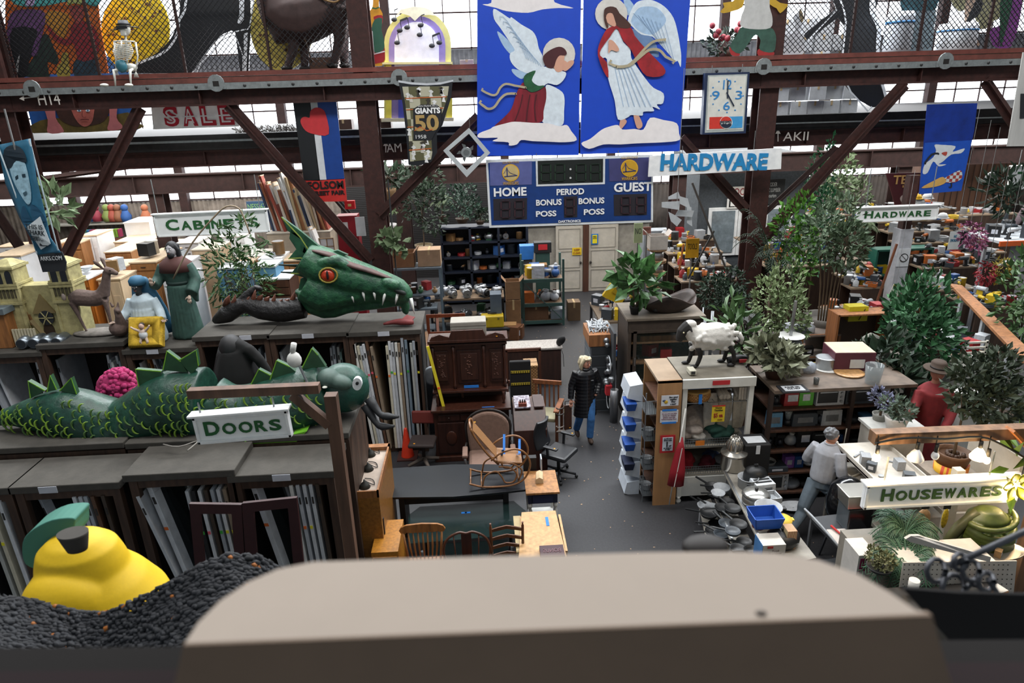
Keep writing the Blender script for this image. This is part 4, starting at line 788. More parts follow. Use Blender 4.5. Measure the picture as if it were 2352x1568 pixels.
ye=-.33;slab('eye_white',circ(820,882,11,18,14.5),Ysp-.62,'dfe2e2',T,t=.06);slab('eye_pupil',circ(820,881,3.6,12),Ysp-.64,'15181a',T,t=.02)
for tri in([(64,875),(103,897),(70,915)],[(115,862),(130,895),(108,900)],[(163,868),(176,905),(136,898)],[(311,848),(370,853),(365,885),(320,895)],[(383,806),(415,830),(430,855),(374,850)],[(450,804),(456,840),(440,860),(410,828)],[(594,848),(621,862),(622,880),(575,885)],[(635,828),(665,842),(690,862),(620,872)],[(716,800),(730,815),(748,842),(692,848)]):
 slab('spine_fin',tri,Ysp-.08,MT('22492c',rough=.5,var=.3),T,t=.07);line('fin_edge',[tri[-1],tri[0],tri[1]]if tri[0][0]<300 or tri[0][0]>430 else[tri[-1],tri[0],tri[1]],Ysp-.1,2.5,LG,T)
# painted scales on the side of the body
def onbody(path,u,v):
 n=len(path)-1;q=min(u*n,n-.001);i=int(q);t=q-i;a,b=path[i],path[i+1];x=a[0]*(1-t)+b[0]*t;y=a[1]*(1-t)+b[1]*t;r=a[2]*(1-t)+b[2]*t;dx,dy=b[0]-a[0],b[1]-a[1];L=math.hypot(dx,dy);nx,ny=-dy/L,dx/L
 c=sp(x+nx*r*math.sin(v),y+ny*r*math.sin(v));c.y-=r*kx*math.cos(v)+.008;return c,Vector((dx/L,0,-dy/L)),Vector((nx,0,-ny))
m=M();m2=M();random.seed(4);cnt=0
for path,nu in((body[1:],24),(body2,15)):
 for iu in range(nu):
  for iv in range(7):
   if cnt%1==0:
    if random.random()<.16:continue
    u=(iu+.5*(iv%2)+random.uniform(-.22,.22))/nu;v=-.75+iv*.25+random.uniform(-.07,.07)
    if u>.98:continue
    c,tx,nn=onbody(path,u,v);s=12*kx*random.uniform(.8,1.15);pts=[]
    for k in range(7):
     a=math.radians(95+k*29);pts.append(c+tx*(math.cos(a)*s*.8)+nn*(math.sin(a)*s)+Vector((0,-abs(math.sin(a))*-.0,0)))
    (m if random.random()<.6 else m2).tube(pts,[.003,.008,.013,.015,.013,.008,.003],4,cap=False)
m.put('painted_scales',MT('6f8f2c',rough=.5,var=.3,sc=3),T);m2.put('painted_scales',MT('4a6a34',rough=.5,var=.3,sc=3),T)
slab('green_belly',[(560,1016),(620,1010),(705,990),(680,1015),(620,1032),(580,1030)],Ysp-.5,MT('5c9a1c',rough=.6,var=.3),T,t=.3)
M().ball(sp(748,930,-.1),(.16,.12,.2),12,8).put('neck_ruffle',MT('8ac02a',var=.2),T)
m=M()
for a,b in(((848,915),(872,950)),((840,930),(862,968))):
 dx=0 if a[0]==848 else-.0;m.tube([sp(*a,-.1),sp(*b,-.2),sp(b[0]+18,b[1]+(6 if a[0]==848 else 12),-.25),sp(b[0]+44,b[1]+(7 if a[0]==848 else 10),-.3)],[.07,.04,.05,.015],8,sub=2)
m.put('front_feet','1b1d20',T)
# sword through the body
T=thing('plastic_skeleton_arm','pale bone arm with sword stuck into the green serpent','prop',sp(683,830,-.2)+o);M().tube([sp(675,788,-.3)-sp(683,830,-.2),sp(672,808,-.3)-sp(683,830,-.2)],.035,7).put('bone','c8c8c4',T);M().ball(sp(676,826,-.3)-sp(683,830,-.2),(.09,.07,.1),9,7).put('fist','c8c8c4',T);M().bar(sp(684,832,-.3)-sp(683,830,-.2),sp(706,878,-.3)-sp(683,830,-.2),.05,.015).put('blade',ST(),T)
# pink knitted cushion
T=thing('knitted_bundle','bright pink chunky knitted bundle resting behind the serpent back','cushion',atY(275,905,8.6));T.location.z=2.42;m=M();random.seed(9)
for i in range(230):
 u=random.uniform(-1,1);v=random.uniform(0,PI);m.ball((u*.26,-math.cos(v)*.2*math.sqrt(1-u*u*.8),.08+.42*math.sqrt(max(0,1-(u*.9)**2))*math.sin(v)+.06*u),random.uniform(.028,.045),6,4)
m.ball((0,0,.25),(.28,.17,.24));m.put('knit',MT('a0245c',rough=.8,var=.35,sc=12),T)
# ---------- things on top of the upper row (z about 2.4) ----------
UZ=[2.31,2.43,2.27,2.45,2.43,2.41]
# cathedral model
ST_=MT('a39a6c',rough=.8,var=.3,sc=9,bump=.15);DK=MT('20242a',rough=.4)
T=thing('cathedral_model','yellow stone cathedral model with twin towers and pointed windows','model',(atY(125,765,11.95).x,11.95,2.31));k=pxm(125,700,11.95)
def arch3(cx,z0,z1,w,y,n=6):return[(cx-w/2,y,z0),(cx+w/2,y,z0)]+[(cx+w/2*math.cos(i/n*PI/2)*1.0,y,z1-w*.75+w*.75*math.sin(i/n*PI/2))for i in range(n+1)]+[(cx-w/2*math.cos(i/n*PI/2),y,z1-w*.75+w*.75*math.sin(i/n*PI/2))for i in range(n-1,-1,-1)]
for s in(-1,1):
 cx=s*.46;bx('tower',(cx,0,.68),(.34,.4,1.36),ST_,T,bevel=.01)
 m=M()
 for z in(.72,1.0,1.05,1.34):m.box((cx,0,z),(.4,.46,.04))
 m.box((cx,0,1.42),(.36,.42,.1),tap=.3);
 for dx in(-.17,.17):m.box((cx+dx,-.19,.55),(.05,.06,1.1))
 m.put('cornice',ST_,T)
 for dx in(-.08,.08):M().prism(arch3(cx+dx,1.06,1.30,.1,-.21),(0,1,0),.015).put('window',DK,T)
 for j in range(5):M().prism(arch3(cx-.13+j*.065,.82,.97,.045,-.21),(0,1,0),.015).put('arcade','4a442e',T)
bx('nave',(0,.05,.5),(.6,.3,1.0),ST_,T);m=M().m('7a6a44').prism([(-.2,-.13,.5),(.2,-.13,.5),(0,-.13,.85)],(0,1,0),.05);m.put('gable',None,T)
M().m(DK).lathe([(.13,0),(.13,.02)],20,(0.02,-.12,.42),rot=(PI/2,0,0)).put('rose_window',None,T);m=M()
for j in range(6):m.bar((.02,-.15,.42),(.02+.13*math.cos(j*PI/3),-.15,.42+.13*math.sin(j*PI/3)),.012)
m.put('window_tracery',ST_,T);M().prism(arch3(0,.02,.32,.18,-.12),(0,1,0),.02).put('doorway','3a2a1c',T);m=M().bar((-.18,-.24,.42),(.08,-.3,.03),.08,.02);m.put('loose_plank','6a5c3c',T)
# garage cans / round lights
for i,px in enumerate((113,160)):
 T=thing('spotlight_can','pair of joined chrome lamp cans, the %s pair before the cathedral'%('left' if i==0 else 'right'),'lamp',(atZ(px,775,UZ[0]).x,11.45,2.31))
 for s in(-.1,.1):M().m(ST('8b949c')).lathe([(.085,0),(.11,.12),(.1,.3),(.04,.34)],16,(s,-.08,.1),rot=(-PI/2,0,0)).put('lamp_can',None,T);M().m('20262c').lathe([(.075,0),(.075,.005)],14,(s,-.09,.1),rot=(-PI/2,0,0)).put('lens',None,T)
# picket fence + crate at left edge
T=thing('picket_house','small wooden crate with pale picket fence left of the cathedral','model',(atY(20,770,11.7).x,11.7,2.31));bx('crate',(-.1,0,.3),(.5,.4,.6),WD('8a5a30'),T);m=M()
for i in range(8):m.box((.2+i*.05,-.15,.16+.0*i),(.035,.02,.32))
m.put('pickets','b9b096',T);bx('roof',(-.1,0,.66),(.6,.5,.1),'5c666a',T);m=M();
for i in range(6):m.bar((.18+i*.04,.1,.75-i*.05),(.2+i*.04,.12,.3),.02)
m.put('railing',WD('7a5430'),T)
# deer: standing and lying
DR=MT('5c4c46',rough=.9,var=.25,sc=22,bump=.3)
T=thing('deer_statue','grey brown standing doe statue on a flat rock base','statue',(atZ(245,755,UZ[1]).x,11.75,2.43));m=M()
m.tube([(-.33,0,.62),(-.2,0,.66),(.05,0,.63),(.22,0,.68)],[.1,.15,.14,.13],12,sub=3);m.tube([(.2,0,.7),(.3,0,.9),(.36,0,1.1)],[.12,.075,.06],10,sub=2);m.tube([(.34,0,1.12),(.44,0,1.1),(.54,0,1.05)],[.075,.06,.032],10)
for x,s,b in((-.33,.06,-.03),(-.3,-.06,.08),(.2,.05,0),(.24,-.06,.02)):m.tube([(x,s,.6),(x+b-.03*(x<0),s,.32),(x+b+.03*(x<0),s,.06)],[.07 if x<0 else.05,.028,.022],8,sub=2)
for s in(-.05,.05):m.tube([(.33,s,1.17),(.28,s*2.2,1.28),(.24,s*2.4,1.33)],[.02,.04,.008],7)
m.put('deer_body',DR,T,remesh=.016,smooth=2);M().ball((-.46,0,.68),(.04,.03,.07)).put('tail','9a8c84',T);M().ball((0,0,.02),(.46,.22,.055),16,8).put('rock_base',MT('6f6a64',var=.35,sc=10,bump=.4),T)
m=M().ball((.45,-.055,1.13),.012);m.ball((.45,.055,1.13),.012);m.put('eyes','141210',T)
T=thing('deer_statue','grey brown fawn statue lying curled beside the standing doe','statue',(atZ(308,752,UZ[1]).x,11.55,2.43));m=M();m.ball((0,0,.15),(.17,.22,.15));m.tube([(.05,-.05,.22),(.08,-.12,.4),(.06,-.1,.5)],[.1,.06,.05],9,sub=2);m.tube([(.06,-.1,.5),(.13,-.18,.48)],[.055,.03],8)
for s in(-.04,.04):m.tube([(.04+s,-.08,.54),(.02+s*1.8,-.06,.64)],[.03,.008],6)
m.put('fawn_body',DR,T,remesh=.014,smooth=2)
# nativity: Mary, Joseph, manger
def hand(m,p,d,s=1.0,side=1):
 p=Vector(p);d=Vector(d).normalized();w=d.cross(Vector((0,0,1))).normalized()if abs(d.z)<.95 else Vector((1,0,0));n=w.cross(d)
 m.tube([p,p+d*.05*s,p+d*.09*s],[.022*s,.036*s,.034*s],8,flat=.55)
 for k,L in enumerate((.06,.075,.07,.055)):b=p+d*.085*s+w*((k-1.5)*.019*s);m.tube([b,b+d*L*.55*s-n*.006*s,b+d*L*s-n*.02*s],[.010*s,.009*s,.007*s],6)
 b=p+d*.03*s+w*side*.03*s;m.tube([b,b+d*.025*s+w*side*.03*s,b+d*.055*s+w*side*.042*s],[.012*s,.011*s,.008*s],6)
def head(T,c,s=1.0,skin='c79c84',hair=None,rz=0,tilt=0,beard=None,style='short',name='head'):
 H_=thing(name,None,None,c);H_.parent=T;H_.rotation_euler=(tilt,0,rz);H_.scale=(s,s,s)
 m=M();m.ball((0,0,.0),(.076,.095,.115),16,12);m.ball((0,-.03,-.05),(.055,.06,.06),12,9);m.tube([(0,.01,-.05),(0,.02,-.17)],[.05,.058],10);m.tube([(0,-.088,.02),(0,-.112,-.022),(0,-.09,-.03)],[.01,.018,.008],7)
 for s_ in(-1,1):m.ball((s_*.077,.01,-.005),(.012,.02,.03),7,6)
 m.ball((0,-.082,-.058),(.026,.012,.009),8,5)
 m.put('face',MT(skin,rough=.55,var=.08),H_,remesh=.008,smooth=2)
 m=M()
 for s_ in(-1,1):m.ball((s_*.03,-.086,.012),(.014,.008,.008),8,6)
 m.put('eyes','e0e0dc',H_);m=M()
 for s_ in(-1,1):m.ball((s_*.03,-.093,.012),(.006,.004,.006),6,5);m.tube([(s_*.014,-.096,.033),(s_*.048,-.086,.035)],.004,5)
 m.put('irises','1d1814',H_);M().ball((0,-.094,-.056),(.024,.006,.006),8,5).put('lips','9a4e48',H_)
 if hair:
  m=M();m.ball((0,.02,.035),(.088,.1,.1),14,10)
  if style=='bob':
   for s_ in(-1,1):m.tube([(s_*.05,-.03,.1),(s_*.095,-.01,.02),(s_*.1,.01,-.08),(s_*.085,.0,-.13)],[.035,.035,.034,.02],9,sub=2)
   m.tube([(0,.08,.08),(0,.1,-.03),(0,.09,-.12)],[.07,.085,.06],10);m.tube([(-.06,-.075,.095),(0,-.092,.09),(.06,-.07,.1)],[.02,.024,.02],7)
  if style=='curly':
   random.seed(8)
   for i in range(60):a=random.uniform(0,6.28);z=random.uniform(.0,1);r=math.sqrt(1-z*z);m.ball((.085*r*math.cos(a),.025+.1*r*abs(math.sin(a))*(1 if math.sin(a)>-.3 else-1),.04+.09*z),.02,5,4)
  if style=='long':
   for s_ in(-1,1):m.tube([(s_*.04,0,.09),(s_*.088,.02,0),(s_*.08,.04,-.14)],[.03,.035,.03],8,sub=2)
   m.tube([(0,.07,.07),(0,.1,-.15)],[.08,.08],10)
  m.put('hair',MT(hair,rough=.6,var=.3,sc=40,kind='wood'),H_,remesh=.009,smooth=1)
 if beard:M().ball((0,-.055,-.085),(.058,.05,.06),12,9).put('beard',beard,H_)
 return H_
T=thing('nativity_statue','tall bearded nativity statue in green robe and brown shawl with crook','statue',(atZ(452,757,UZ[2]).x,11.85,2.27));JR=MT('2c4a42',rough=.7,var=.3,sc=8)
m=M();m.lathe([(.27,0),(.28,.05),(.24,.4),(.2,.8),(.19,1.0),(.24,1.22),(.25,1.32),(.12,1.42)],20,sy=.8)
m.tube([(-.2,0,1.3),(-.3,-.05,1.08),(-.33,-.22,1.0)],[.1,.1,.1],10,sub=2);m.tube([(.2,0,1.3),(.3,-.02,1.05),(.26,-.2,.85)],[.1,.1,.11],10,sub=2);m.tube([(.27,-.12,.9),(.3,-.1,.66)],[.1,.03],8)
for i in range(9):a=-2.6+i*.26;m.tube([(.26*math.cos(a),.21*math.sin(a),.03),(.2*math.cos(a),.165*math.sin(a),.95)],.02,5)
m.put('robe',JR,T,remesh=.018,smooth=2);M().lathe([(.205,.98),(.205,1.03)],18,sy=.82).put('belt','1c332e',T)
M().lathe([(.3,1.2),(.27,1.34),(.13,1.45)],18,(0,.02,0),sy=.8).put('shawl',MT('4a2a26',rough=.8),T);m=M();hand(m,(-.33,-.28,1.02),(0,-.2,1),.9);m.put('hand','b4a090',T);m=M();hand(m,(.25,-.26,.82),(0,-.5,-1),.9);m.put('hand','b4a090',T)
head(T,(0,-.02,1.58),1.05,'b0aeb2','15171b',rz=-.2,beard='15171b',style='long')
T2=thing('shepherd_crook','long thin curved crook held by the bearded nativity statue','crook',(T.location.x-.33,11.5,3.25));o2=T2.location;M().tube([atY(398,640,11.5)-o2,atY(440,560,11.5)-o2,atY(490,500,11.5)-o2,atY(520,474,11.5)-o2,atY(548,478,11.5)-o2,atY(562,505,11.5)-o2,atY(574,537,11.5)-o2],[.014]*7,7,sub=3).put('crook','8a7a64',T2)
T=thing('nativity_statue','kneeling nativity statue in white robe and blue veil with open arms','statue',(atZ(368,765,UZ[2]).x,11.7,2.27));WR=MT('b4c4cc',rough=.6,var=.15,sc=7)
m=M();m.lathe([(.3,0),(.31,.1),(.27,.35),(.2,.6),(.2,.75),(.12,.86)],20,sy=.8);m.tube([(-.18,0,.76),(-.28,-.05,.55),(-.38,-.22,.42)],[.08,.08,.07],9,sub=2);m.tube([(.18,0,.76),(.28,-.05,.55),(.38,-.22,.44)],[.08,.08,.07],9,sub=2)
for i in range(7):a=-2.5+i*.3;m.tube([(.3*math.cos(a),.24*math.sin(a),.03),(.2*math.cos(a),.16*math.sin(a),.6)],.02,5)
m.put('robe',WR,T,remesh=.016,smooth=2)
for s in(-1,1):m=M();hand(m,(s*.38,-.24,.43),(s*.6,-.7,.15),.9,-s);m.put('hand','b8a090',T)
m=M();m.tube([(0,.06,1.12),(0,.12,.9),(0,.2,.5),(0,.26,.08)],[.13,.2,.3,.34],16,sub=2,flat=.45);m.put('veil',MT('2c5e7c',rough=.6,var=.25),T);head(T,(0,-.07,1.0),.95,'2c3034',None);M().m(MT('2c5e7c')).lathe([(.13,0),(.135,.08),(.09,.14),(.02,.16)],14,(0,-.03,1.03),sy=1.05).put('hood',None,T)
T=thing('manger','yellow straw manger tilted forward on the rack top','manger',(atZ(378,768,UZ[2]).x,11.38,2.28));YS=MT('c2a02c',rough=.8,var=.3,sc=10)
m=M();random.seed(6);RX=(-.75,0,0)
m.box((0,.02,.24),(.56,.1,.5),rot=(-.45,0,0))
for i in range(90):
 a=2*PI*i/90;x=max(-.28,min(.28,.4*math.cos(a)));z=max(-.25,min(.25,.36*math.sin(a)));e=Euler((-.45,0,0)).to_matrix();m.tube([e@Vector((x*.45,-.06,z*.45))+Vector((0,.02,.24)),e@Vector((x*.9,-.09,z*.9))+Vector((0,.02,.24)),e@Vector((x*1.02,0,z*1.04))+Vector((0,.02,.24))],[.02,.02,.016],5)
m.put('straw',YS,T)
T=thing('infant_figure','small infant figure in white cloth lying on the yellow straw','doll',(T.location.x,11.26,2.52));m=M();m.ball((0,0,.02),(.06,.05,.09));m.tube([(-.05,0,.07),(-.13,-.02,.12),(-.17,-.03,.16)],[.025,.02,.014],7);m.tube([(.05,0,.07),(.12,-.02,.13),(.15,-.03,.18)],[.025,.02,.014],7);m.tube([(-.03,0,-.03),(-.06,-.03,-.12),(-.03,-.02,-.18)],[.03,.024,.014],7);m.tube([(.03,0,-.03),(.06,-.03,-.12),(.03,-.02,-.19)],[.03,.024,.014],7);m.put('infant_body','c9b4a4',T,remesh=.009,smooth=1);M().ball((0,.0,.0),(.075,.06,.08),10,7).put('white_cloth','c8ccce',T);M().ball((0,0,.15),(.045,.05,.055),10,8).put('infant_head','b8998a',T);M().ball((0,.02,.175),(.045,.045,.04),10,7).put('infant_hair','2a2422',T)
# burnt black dragon tail behind the big head
T=thing('black_dragon_tail','charred black dragon tail with coppery spines on the rack top','sculpture',(atZ(590,735,UZ[3]).x,11.95,2.44));BB=MT('121011',rough=.45,var=.6,sc=9,bump=1)
m=M();o=T.location
def q(x,y,dy=0):return atY(x,y,11.85+dy)-o
m.tube([q(490,738),q(520,722),(q(560,700)),q(600,708),q(650,712),q(700,705)],[.05,.16,.15,.2,.22,.2],12,sub=3);m.tube([q(540,715),q(565,682),q(590,660),q(603,668)],[.1,.09,.06,.03],10,sub=2)
m.put('tail',BB,T,remesh=.025,smooth=1);m=M()
random.seed(3)
for i in range(11):x=520+i*15;p=q(x,700+6*math.sin(i));m.tube([p,p+Vector((.05,-.05,.1)),p+Vector((.12,-.1,.2+.06*math.sin(i*2)))],[.08,.05,.006],6)
m.put('spines',MT('5a3426',rough=.4,var=.6,sc=10),T)
# green dragon head
GD=MT('2c6440',rough=.42,var=.5,sc=9,h2='12382c',bump=.9)
Yd=11.85;T=thing('dragon_head','huge green papier mache dragon head with red eye and white fangs','sculpture',(atY(800,720,Yd).x,Yd,2.43));o=T.location.copy()
def q(x,y,dy=0):return atY(x,y,Yd+dy)-o
k=pxm(780,650,Yd);m=M()
m.tube([q(700,590),q(740,610),q(800,632),(q(860,648)),q(915,668),q(940,688)],[44*k,52*k,50*k,40*k,34*k,16*k],18,sub=3,flat=.85)
m.tube([q(705,650),q(745,668),q(800,665),q(860,668),q(905,672)],[44*k,52*k,40*k,28*k,20*k],16,sub=3);m.tube([q(716,660),q(730,700),q(770,712),q(800,702)],[40*k,30*k,18*k,14*k],14,sub=2)
m.tube([q(775,705),q(820,700),q(880,696),q(925,690),q(932,715),q(938,720)],[22*k,16*k,13*k,14*k,9*k,3*k],12,sub=2);m.tube([q(735,605,-.3),q(775,598,-.3),q(810,625,-.24)],[12*k,14*k,10*k],10,sub=2);m.tube([q(880,648,-.2),q(910,655,-.22),q(930,675,-.16)],[12*k,14*k,8*k],10,sub=2)
m.put('head_body',GD,T,remesh=.025,smooth=3)
m=M()
for pts in([(715,580),(690,550),(660,530),(646,498),(665,512),(690,530),(745,575)],[(712,590),(680,572),(664,548),(668,520),(690,545)],[(700,600),(662,594),(690,560),(715,575)],[(705,640),(668,628),(690,600),(700,590)],[(705,665),(683,678),(690,640),(705,635)],[(800,585),(775,574),(755,580),(760,592)]):
 v=[q(x,y,-.05)for x,y in pts];m.prism(v,(0,1,0),.07)
m.put('neck_frill',MT('25583c',rough=.5,var=.5,sc=6,h2='133527'),T,bevel=.01)
for pts in([(646,498),(690,545),(714,582)],[(662,594),(690,592),(712,598)],[(668,628),(700,628),(716,626)],[(683,680),(706,658)]):line('frill_edge',pts,Yd-.1,2.6,'8a9a44',T)
for y0,x0 in((608,640),(625,645)):M().tube([q(x0,y0,.1),q(x0+45,y0+2,.1)],[.012,.03],7).put('neck_spike','14281f',T)
M().tube([q(718,575,-.18),q(760,586,-.25),q(800,606,-.25),q(850,622,-.2),q(900,640,-.15)],[.05,.1,.1,.09,.04],8,sub=3,flat=.4).put('brow_ridge',MT('4a3430',rough=.7,var=.4),T)
M().ball(q(753,632,-.36),(.125,.08,.115),16,10).put('eye',MT('a8341c',rough=.25,var=.4,sc=14),T);M().ball(q(752,632,-.44),(.022,.02,.08),8,6).put('pupil','0e0c0c',T)
M().tube([q(733+20*(1-math.cos(2*PI*i/14))*1.05,632+17*math.sin(2*PI*i/14),-.4)for i in range(15)],.016,6,cap=False).put('eye_rim','9a8a3c',T)
for x,y,h,dx in((776,679,20,5),(806,672,23,7),(832,664,27,6),(858,665,24,4),(885,670,31,-7),(913,675,24,-5),(944,685,36,8)):M().tube([q(x,y,-.24),q(x+dx*.5,y+h*.5,-.26),q(x+dx,y+h,-.25)],[.028,.022,.004],8).put('fang','d8dad6',T)
M().ball(q(917,668,-.24),(.13,.07,.05),12,8,rot=(0,.5,0)).put('nostril','101a16',T)
# small red dragon toy
T=thing('red_dragon_toy','small red rubber dragon toy lying under the big dragon snout','toy',(atZ(925,735,2.41).x,11.45,2.42));m=M();m.tube([(-.3,0,.04),(-.15,.02,.06),(0,0,.07),(.15,-.02,.06),(.22,0,.05)],[.02,.04,.06,.05,.04],9,sub=2);m.put('toy_body',MT('6f2a2a',var=.3),T);M().prism([(0,0,.09),(.1,.18,.13),(.25,.12,.1),(.2,0,.08)],(0,0,1),.01).put('toy_wing',MT('7a3434',var=.3),T)
# black draped figure between racks and serpent
T=thing('draped_figure','black wigged mannequin figure crouching behind the green serpent','mannequin',(atY(550,880,9.0).x,9.0,0));o=T.location
def q(x,y,dy=0):return atY(x,y,9.0+dy)-o
m=M();m.tube([q(548,1000),q(548,900),q(545,850),q(538,800)],[.3,.34,.3,.2],14,sub=2);m.tube([q(538,790),q(575,805,-.1),q(612,850,-.1),q(622,890)],[.1,.08,.07,.06],9,sub=2);m.tube([(q(550,1000)),Vector((q(550,1000).x,0,0))],[.3,.35],12);m.put('cloaked_body',MT('09090a',rough=.9,var=.3),T,remesh=.03,smooth=2)
m=M();m.ball(q(532,800),(.17,.18,.2));m.tube([q(530,800),q(520,850),q(525,905)],[.16,.17,.1],12,sub=2);m.put('black_wig',MT('0e0e11',rough=.6,kind='wood',var=.5,sc=30),T)
# cords on rack
T=None
m=M();m.tube([atZ(375,1020,2.46),atZ(410,1026,2.46),atZ(455,1012,2.46),atZ(430,1035,2.46)],.009,5,sub=3);tag(m.put('rope','7a7670'),'thin frayed grey rope lying on the dusty platform below the sign','rope')
# ---------- furniture in the middle ----------
BURL=MT('96662a',rough=.35,h2='6e481c',sc=22,var=.4);OAK=WD('8a5a30',rough=.45);PINE=WD('b08a5c',rough=.5,var=.2);WAL=WD('3a1f16',rough=.35,var=.3);TAPE='1f6fc0';ODOT='d8921a'
def dot(par,p,s=.03,c=ODOT,name='price_sticker'):return M().box(p,(s,s,.004)).put(name,c,par)
a=atZ(805,1130,1.5);b=atZ(868,1130,1.5);c=atZ(828,1020,1.5);w=b.x-a.x;d=c.y-a.y
T=thing('burl_cabinet','tall narrow burl veneer cabinet with tray top beside the timber post','cabinet',((a.x+b.x)/2,a.y,0));bx('body',(0,d/2,.7),(w,d,1.4),BURL,T);bx('tray_floor',(0,d/2,1.42),(w-.02,d-.02,.04),'a8988a',T)
m=M()
for cc,s in(((-w/2+.012,d/2,1.45),(.024,d,.1)),((w/2-.012,d/2,1.45),(.024,d,.1)),((0,.012,1.45),(w,.024,.1)),((0,d-.06,1.45),(w,.1,.1))):m.box(cc,s)
m.put('tray_rim',OAK,T);bx('side_hinge',(w/2+.006,.1,.9),(.01,.04,.25),'2a2622',T)
for i,(px,py)in enumerate(((851,1045),(846,1078),(838,1118))):
 p=atZ(px,py,1.445);g=thing('task_lamp','small black cone lamp with loose cord, %s on the burl cabinet tray'%('rearmost','middle','frontmost')[i],'lamp',p);M().lathe([(.075,0),(.05,.05),(.015,.08),(.01,.11)],16).put('lamp_shade','23241f',g);M().tube([(0,0,.1),(.05,.06,.02),(.12,.03,.01),(.08,.16,.01),(-.03,.2,.01)],.006,5,sub=3).put('cord','1a1a18',g)
p=atZ(872,1200,.8);T=thing('burl_box','lower golden burl veneer chest beside the burl cabinet','cabinet',(atZ(900,1200,.78).x-.02,7.3,0));bx('body',(0,.35,.39),(.34,.7,.78),MT('b87a24',h2='885818',sc=26,var=.4,rough=.4),T);bx('drawer',(0,-.01,.6),(.3,.02,.22),BURL,T)
# black table
T=thing('black_table','large black conference table with bowed front edge','table',(atZ(1040,1110,.75).x,8.9,0));o=T.location
top=[(877,1147),(960,1146),(1040,1145),(1120,1138),(1212,1128),(1206,1072),(1130,1070),(1040,1070),(884,1080)]
P_=[atZ(x,y,.72)-Vector((o.x,o.y,0))for x,y in top];M().prism(P_,(0,0,1),.035).put('table_top',MT('0e1116',rough=.35,var=.25,sc=4),T,bevel=.006)
for x in(-.75,.78):bx('leg_panel',(x,.0,.36),(.08,.45,.72),'121317',T)
bx('cable_beam',(0,-.15,.62),(1.55,.06,.16),'121317',T);bx('leg_trim',(.95,.05,.745),(.16,.3,.016),MT('8a94a8',rough=.2,metal=.6),T)
# rocking chair on the table
T=thing('rocking_chair','bentwood rocking chair with cane seat and blue tape standing on the black table','chair',(atY(1150,1115,8.75).x,8.7,.757));RW=MT('7a5230',rough=.3,var=.25,sc=20);T.scale=(.88,.95,.92)
for y in(0,.44):
 M().tube([(-.52,y,.1),(-.3,y,.03),(0,y,.018),(.25,y,.05),(.42,y,.17),(.5,y,.4),(.42,y,.6),(.25,y,.68),(.02,y,.62),(-.14,y,.5)],.017,8,sub=4).put('rocker_side',RW,T)
 M().tube([(-.3,y,.05),(-.25,y,.22),(-.08,y,.3),(.02,y,.2),(.08,y,.09),(.22,y,.1),(.27,y,.24),(.15,y,.36),(-.02,y,.38)],.014,7,sub=4).put('scroll',RW,T)
 M().tube([(.02,y,.44),(.2,y,.43),(.36,y,.3),(.3,y,.12)],.014,7,sub=3).put('leg',RW,T)
 M().tube([(-.02,y*.8+.04,.4),(-.2,y*.8+.04,.6),(-.38,y*.8+.04,.88),(-.45,y*.8+.04,1.05)],.02,8,sub=3).put('back_post',RW,T)
for x,z in((-.5,.1),(-.32,.04),(.3,.09)):M().tube([(x,0,z),(x,.44,z)],.013,7).put('stretcher',RW,T)
CANE=MT('9a6c3a',rough=.6,kind='checks',h2='5c3c1e',sc=60,var=.4);M().box((.16,.22,.44),(.4,.42,.03),rot=(0,.1,0)).put('seat',CANE,T,bevel=.012);m=M();m.tube([(-.04,.01,.46),(.36,.01,.42),(.36,.43,.42),(-.04,.43,.46),(-.04,.01,.46)],.018,7);m.put('seat_frame',RW,T)
M().prism([(-.05,.06,.5),(-.42,.06,1.0),(-.42,.38,1.0),(-.05,.38,.5)],(.6,0,.45),.015).put('back_panel',CANE,T);M().tube([(-.45,.04,1.04),(-.47,.22,1.1),(-.45,.4,1.04)],.02,7,sub=3).put('crest',RW,T)
for x in(.06,.32):M().bar((x,-.03,.7-.1*(x>.2)),(x-.02,.22,.46),.04,.005).put('blue_tape',TAPE,T);M().bar((x+.02,.24,.46),(x+.04,.46,.70-.1*(x>.2)),.04,.005).put('blue_tape',TAPE,T)
# butcher block side table
a=atZ(1208,1133,.76);b=atZ(1286,1130,.76);T=thing('side_table','butcher block table with navy apron and turned white legs','table',((a.x+b.x)/2,a.y,0));w=b.x-a.x;d=.62
bx('table_top',(0,d/2,.74),(w,d,.035),WD('9a6c40',rough=.4),T,bevel=.005);m=M();m.box((0,d/2,.64),(w-.06,d-.06,.16));m.put('apron','151b34',T)
bx('drawer_front',(0,.022,.64),(w-.2,.012,.12),'1a2140',T);LG_=[(.02,0),(.026,.06),(.018,.08),(.028,.3),(.03,.42),(.018,.46),(.032,.49),(.034,.53),(.018,.56),(.03,.57)]
for sx in(-1,1):
 for y in(.06,d-.06):M().lathe(LG_,12,(sx*(w/2-.06),y,0)).put('leg','b8b8b4',T)
bx('lower_shelf',(0,d/2,.12),(w-.1,d-.1,.03),'b8b8b4',T)
T=thing('wooden_knife_block','small pale wooden box leaning on the butcher block table','box',atZ(1239,1110,.762));M().prism([(-.06,0,0),(.06,0,0),(.05,0,.07),(0,0,.1),(-.05,0,.07)],(0.1,1,.2),.16).put('block','c0a884',T)
T=thing('monitor_stand','black flat box with pale side panel standing on the butcher block table','box',atZ(1225,1078,.762));bx('black_box',(-.05,.05,.1),(.2,.1,.2),'0d0d0f',T);bx('pale_panel',(.12,.0,.11),(.02,.16,.22),'9aa2aa',T)
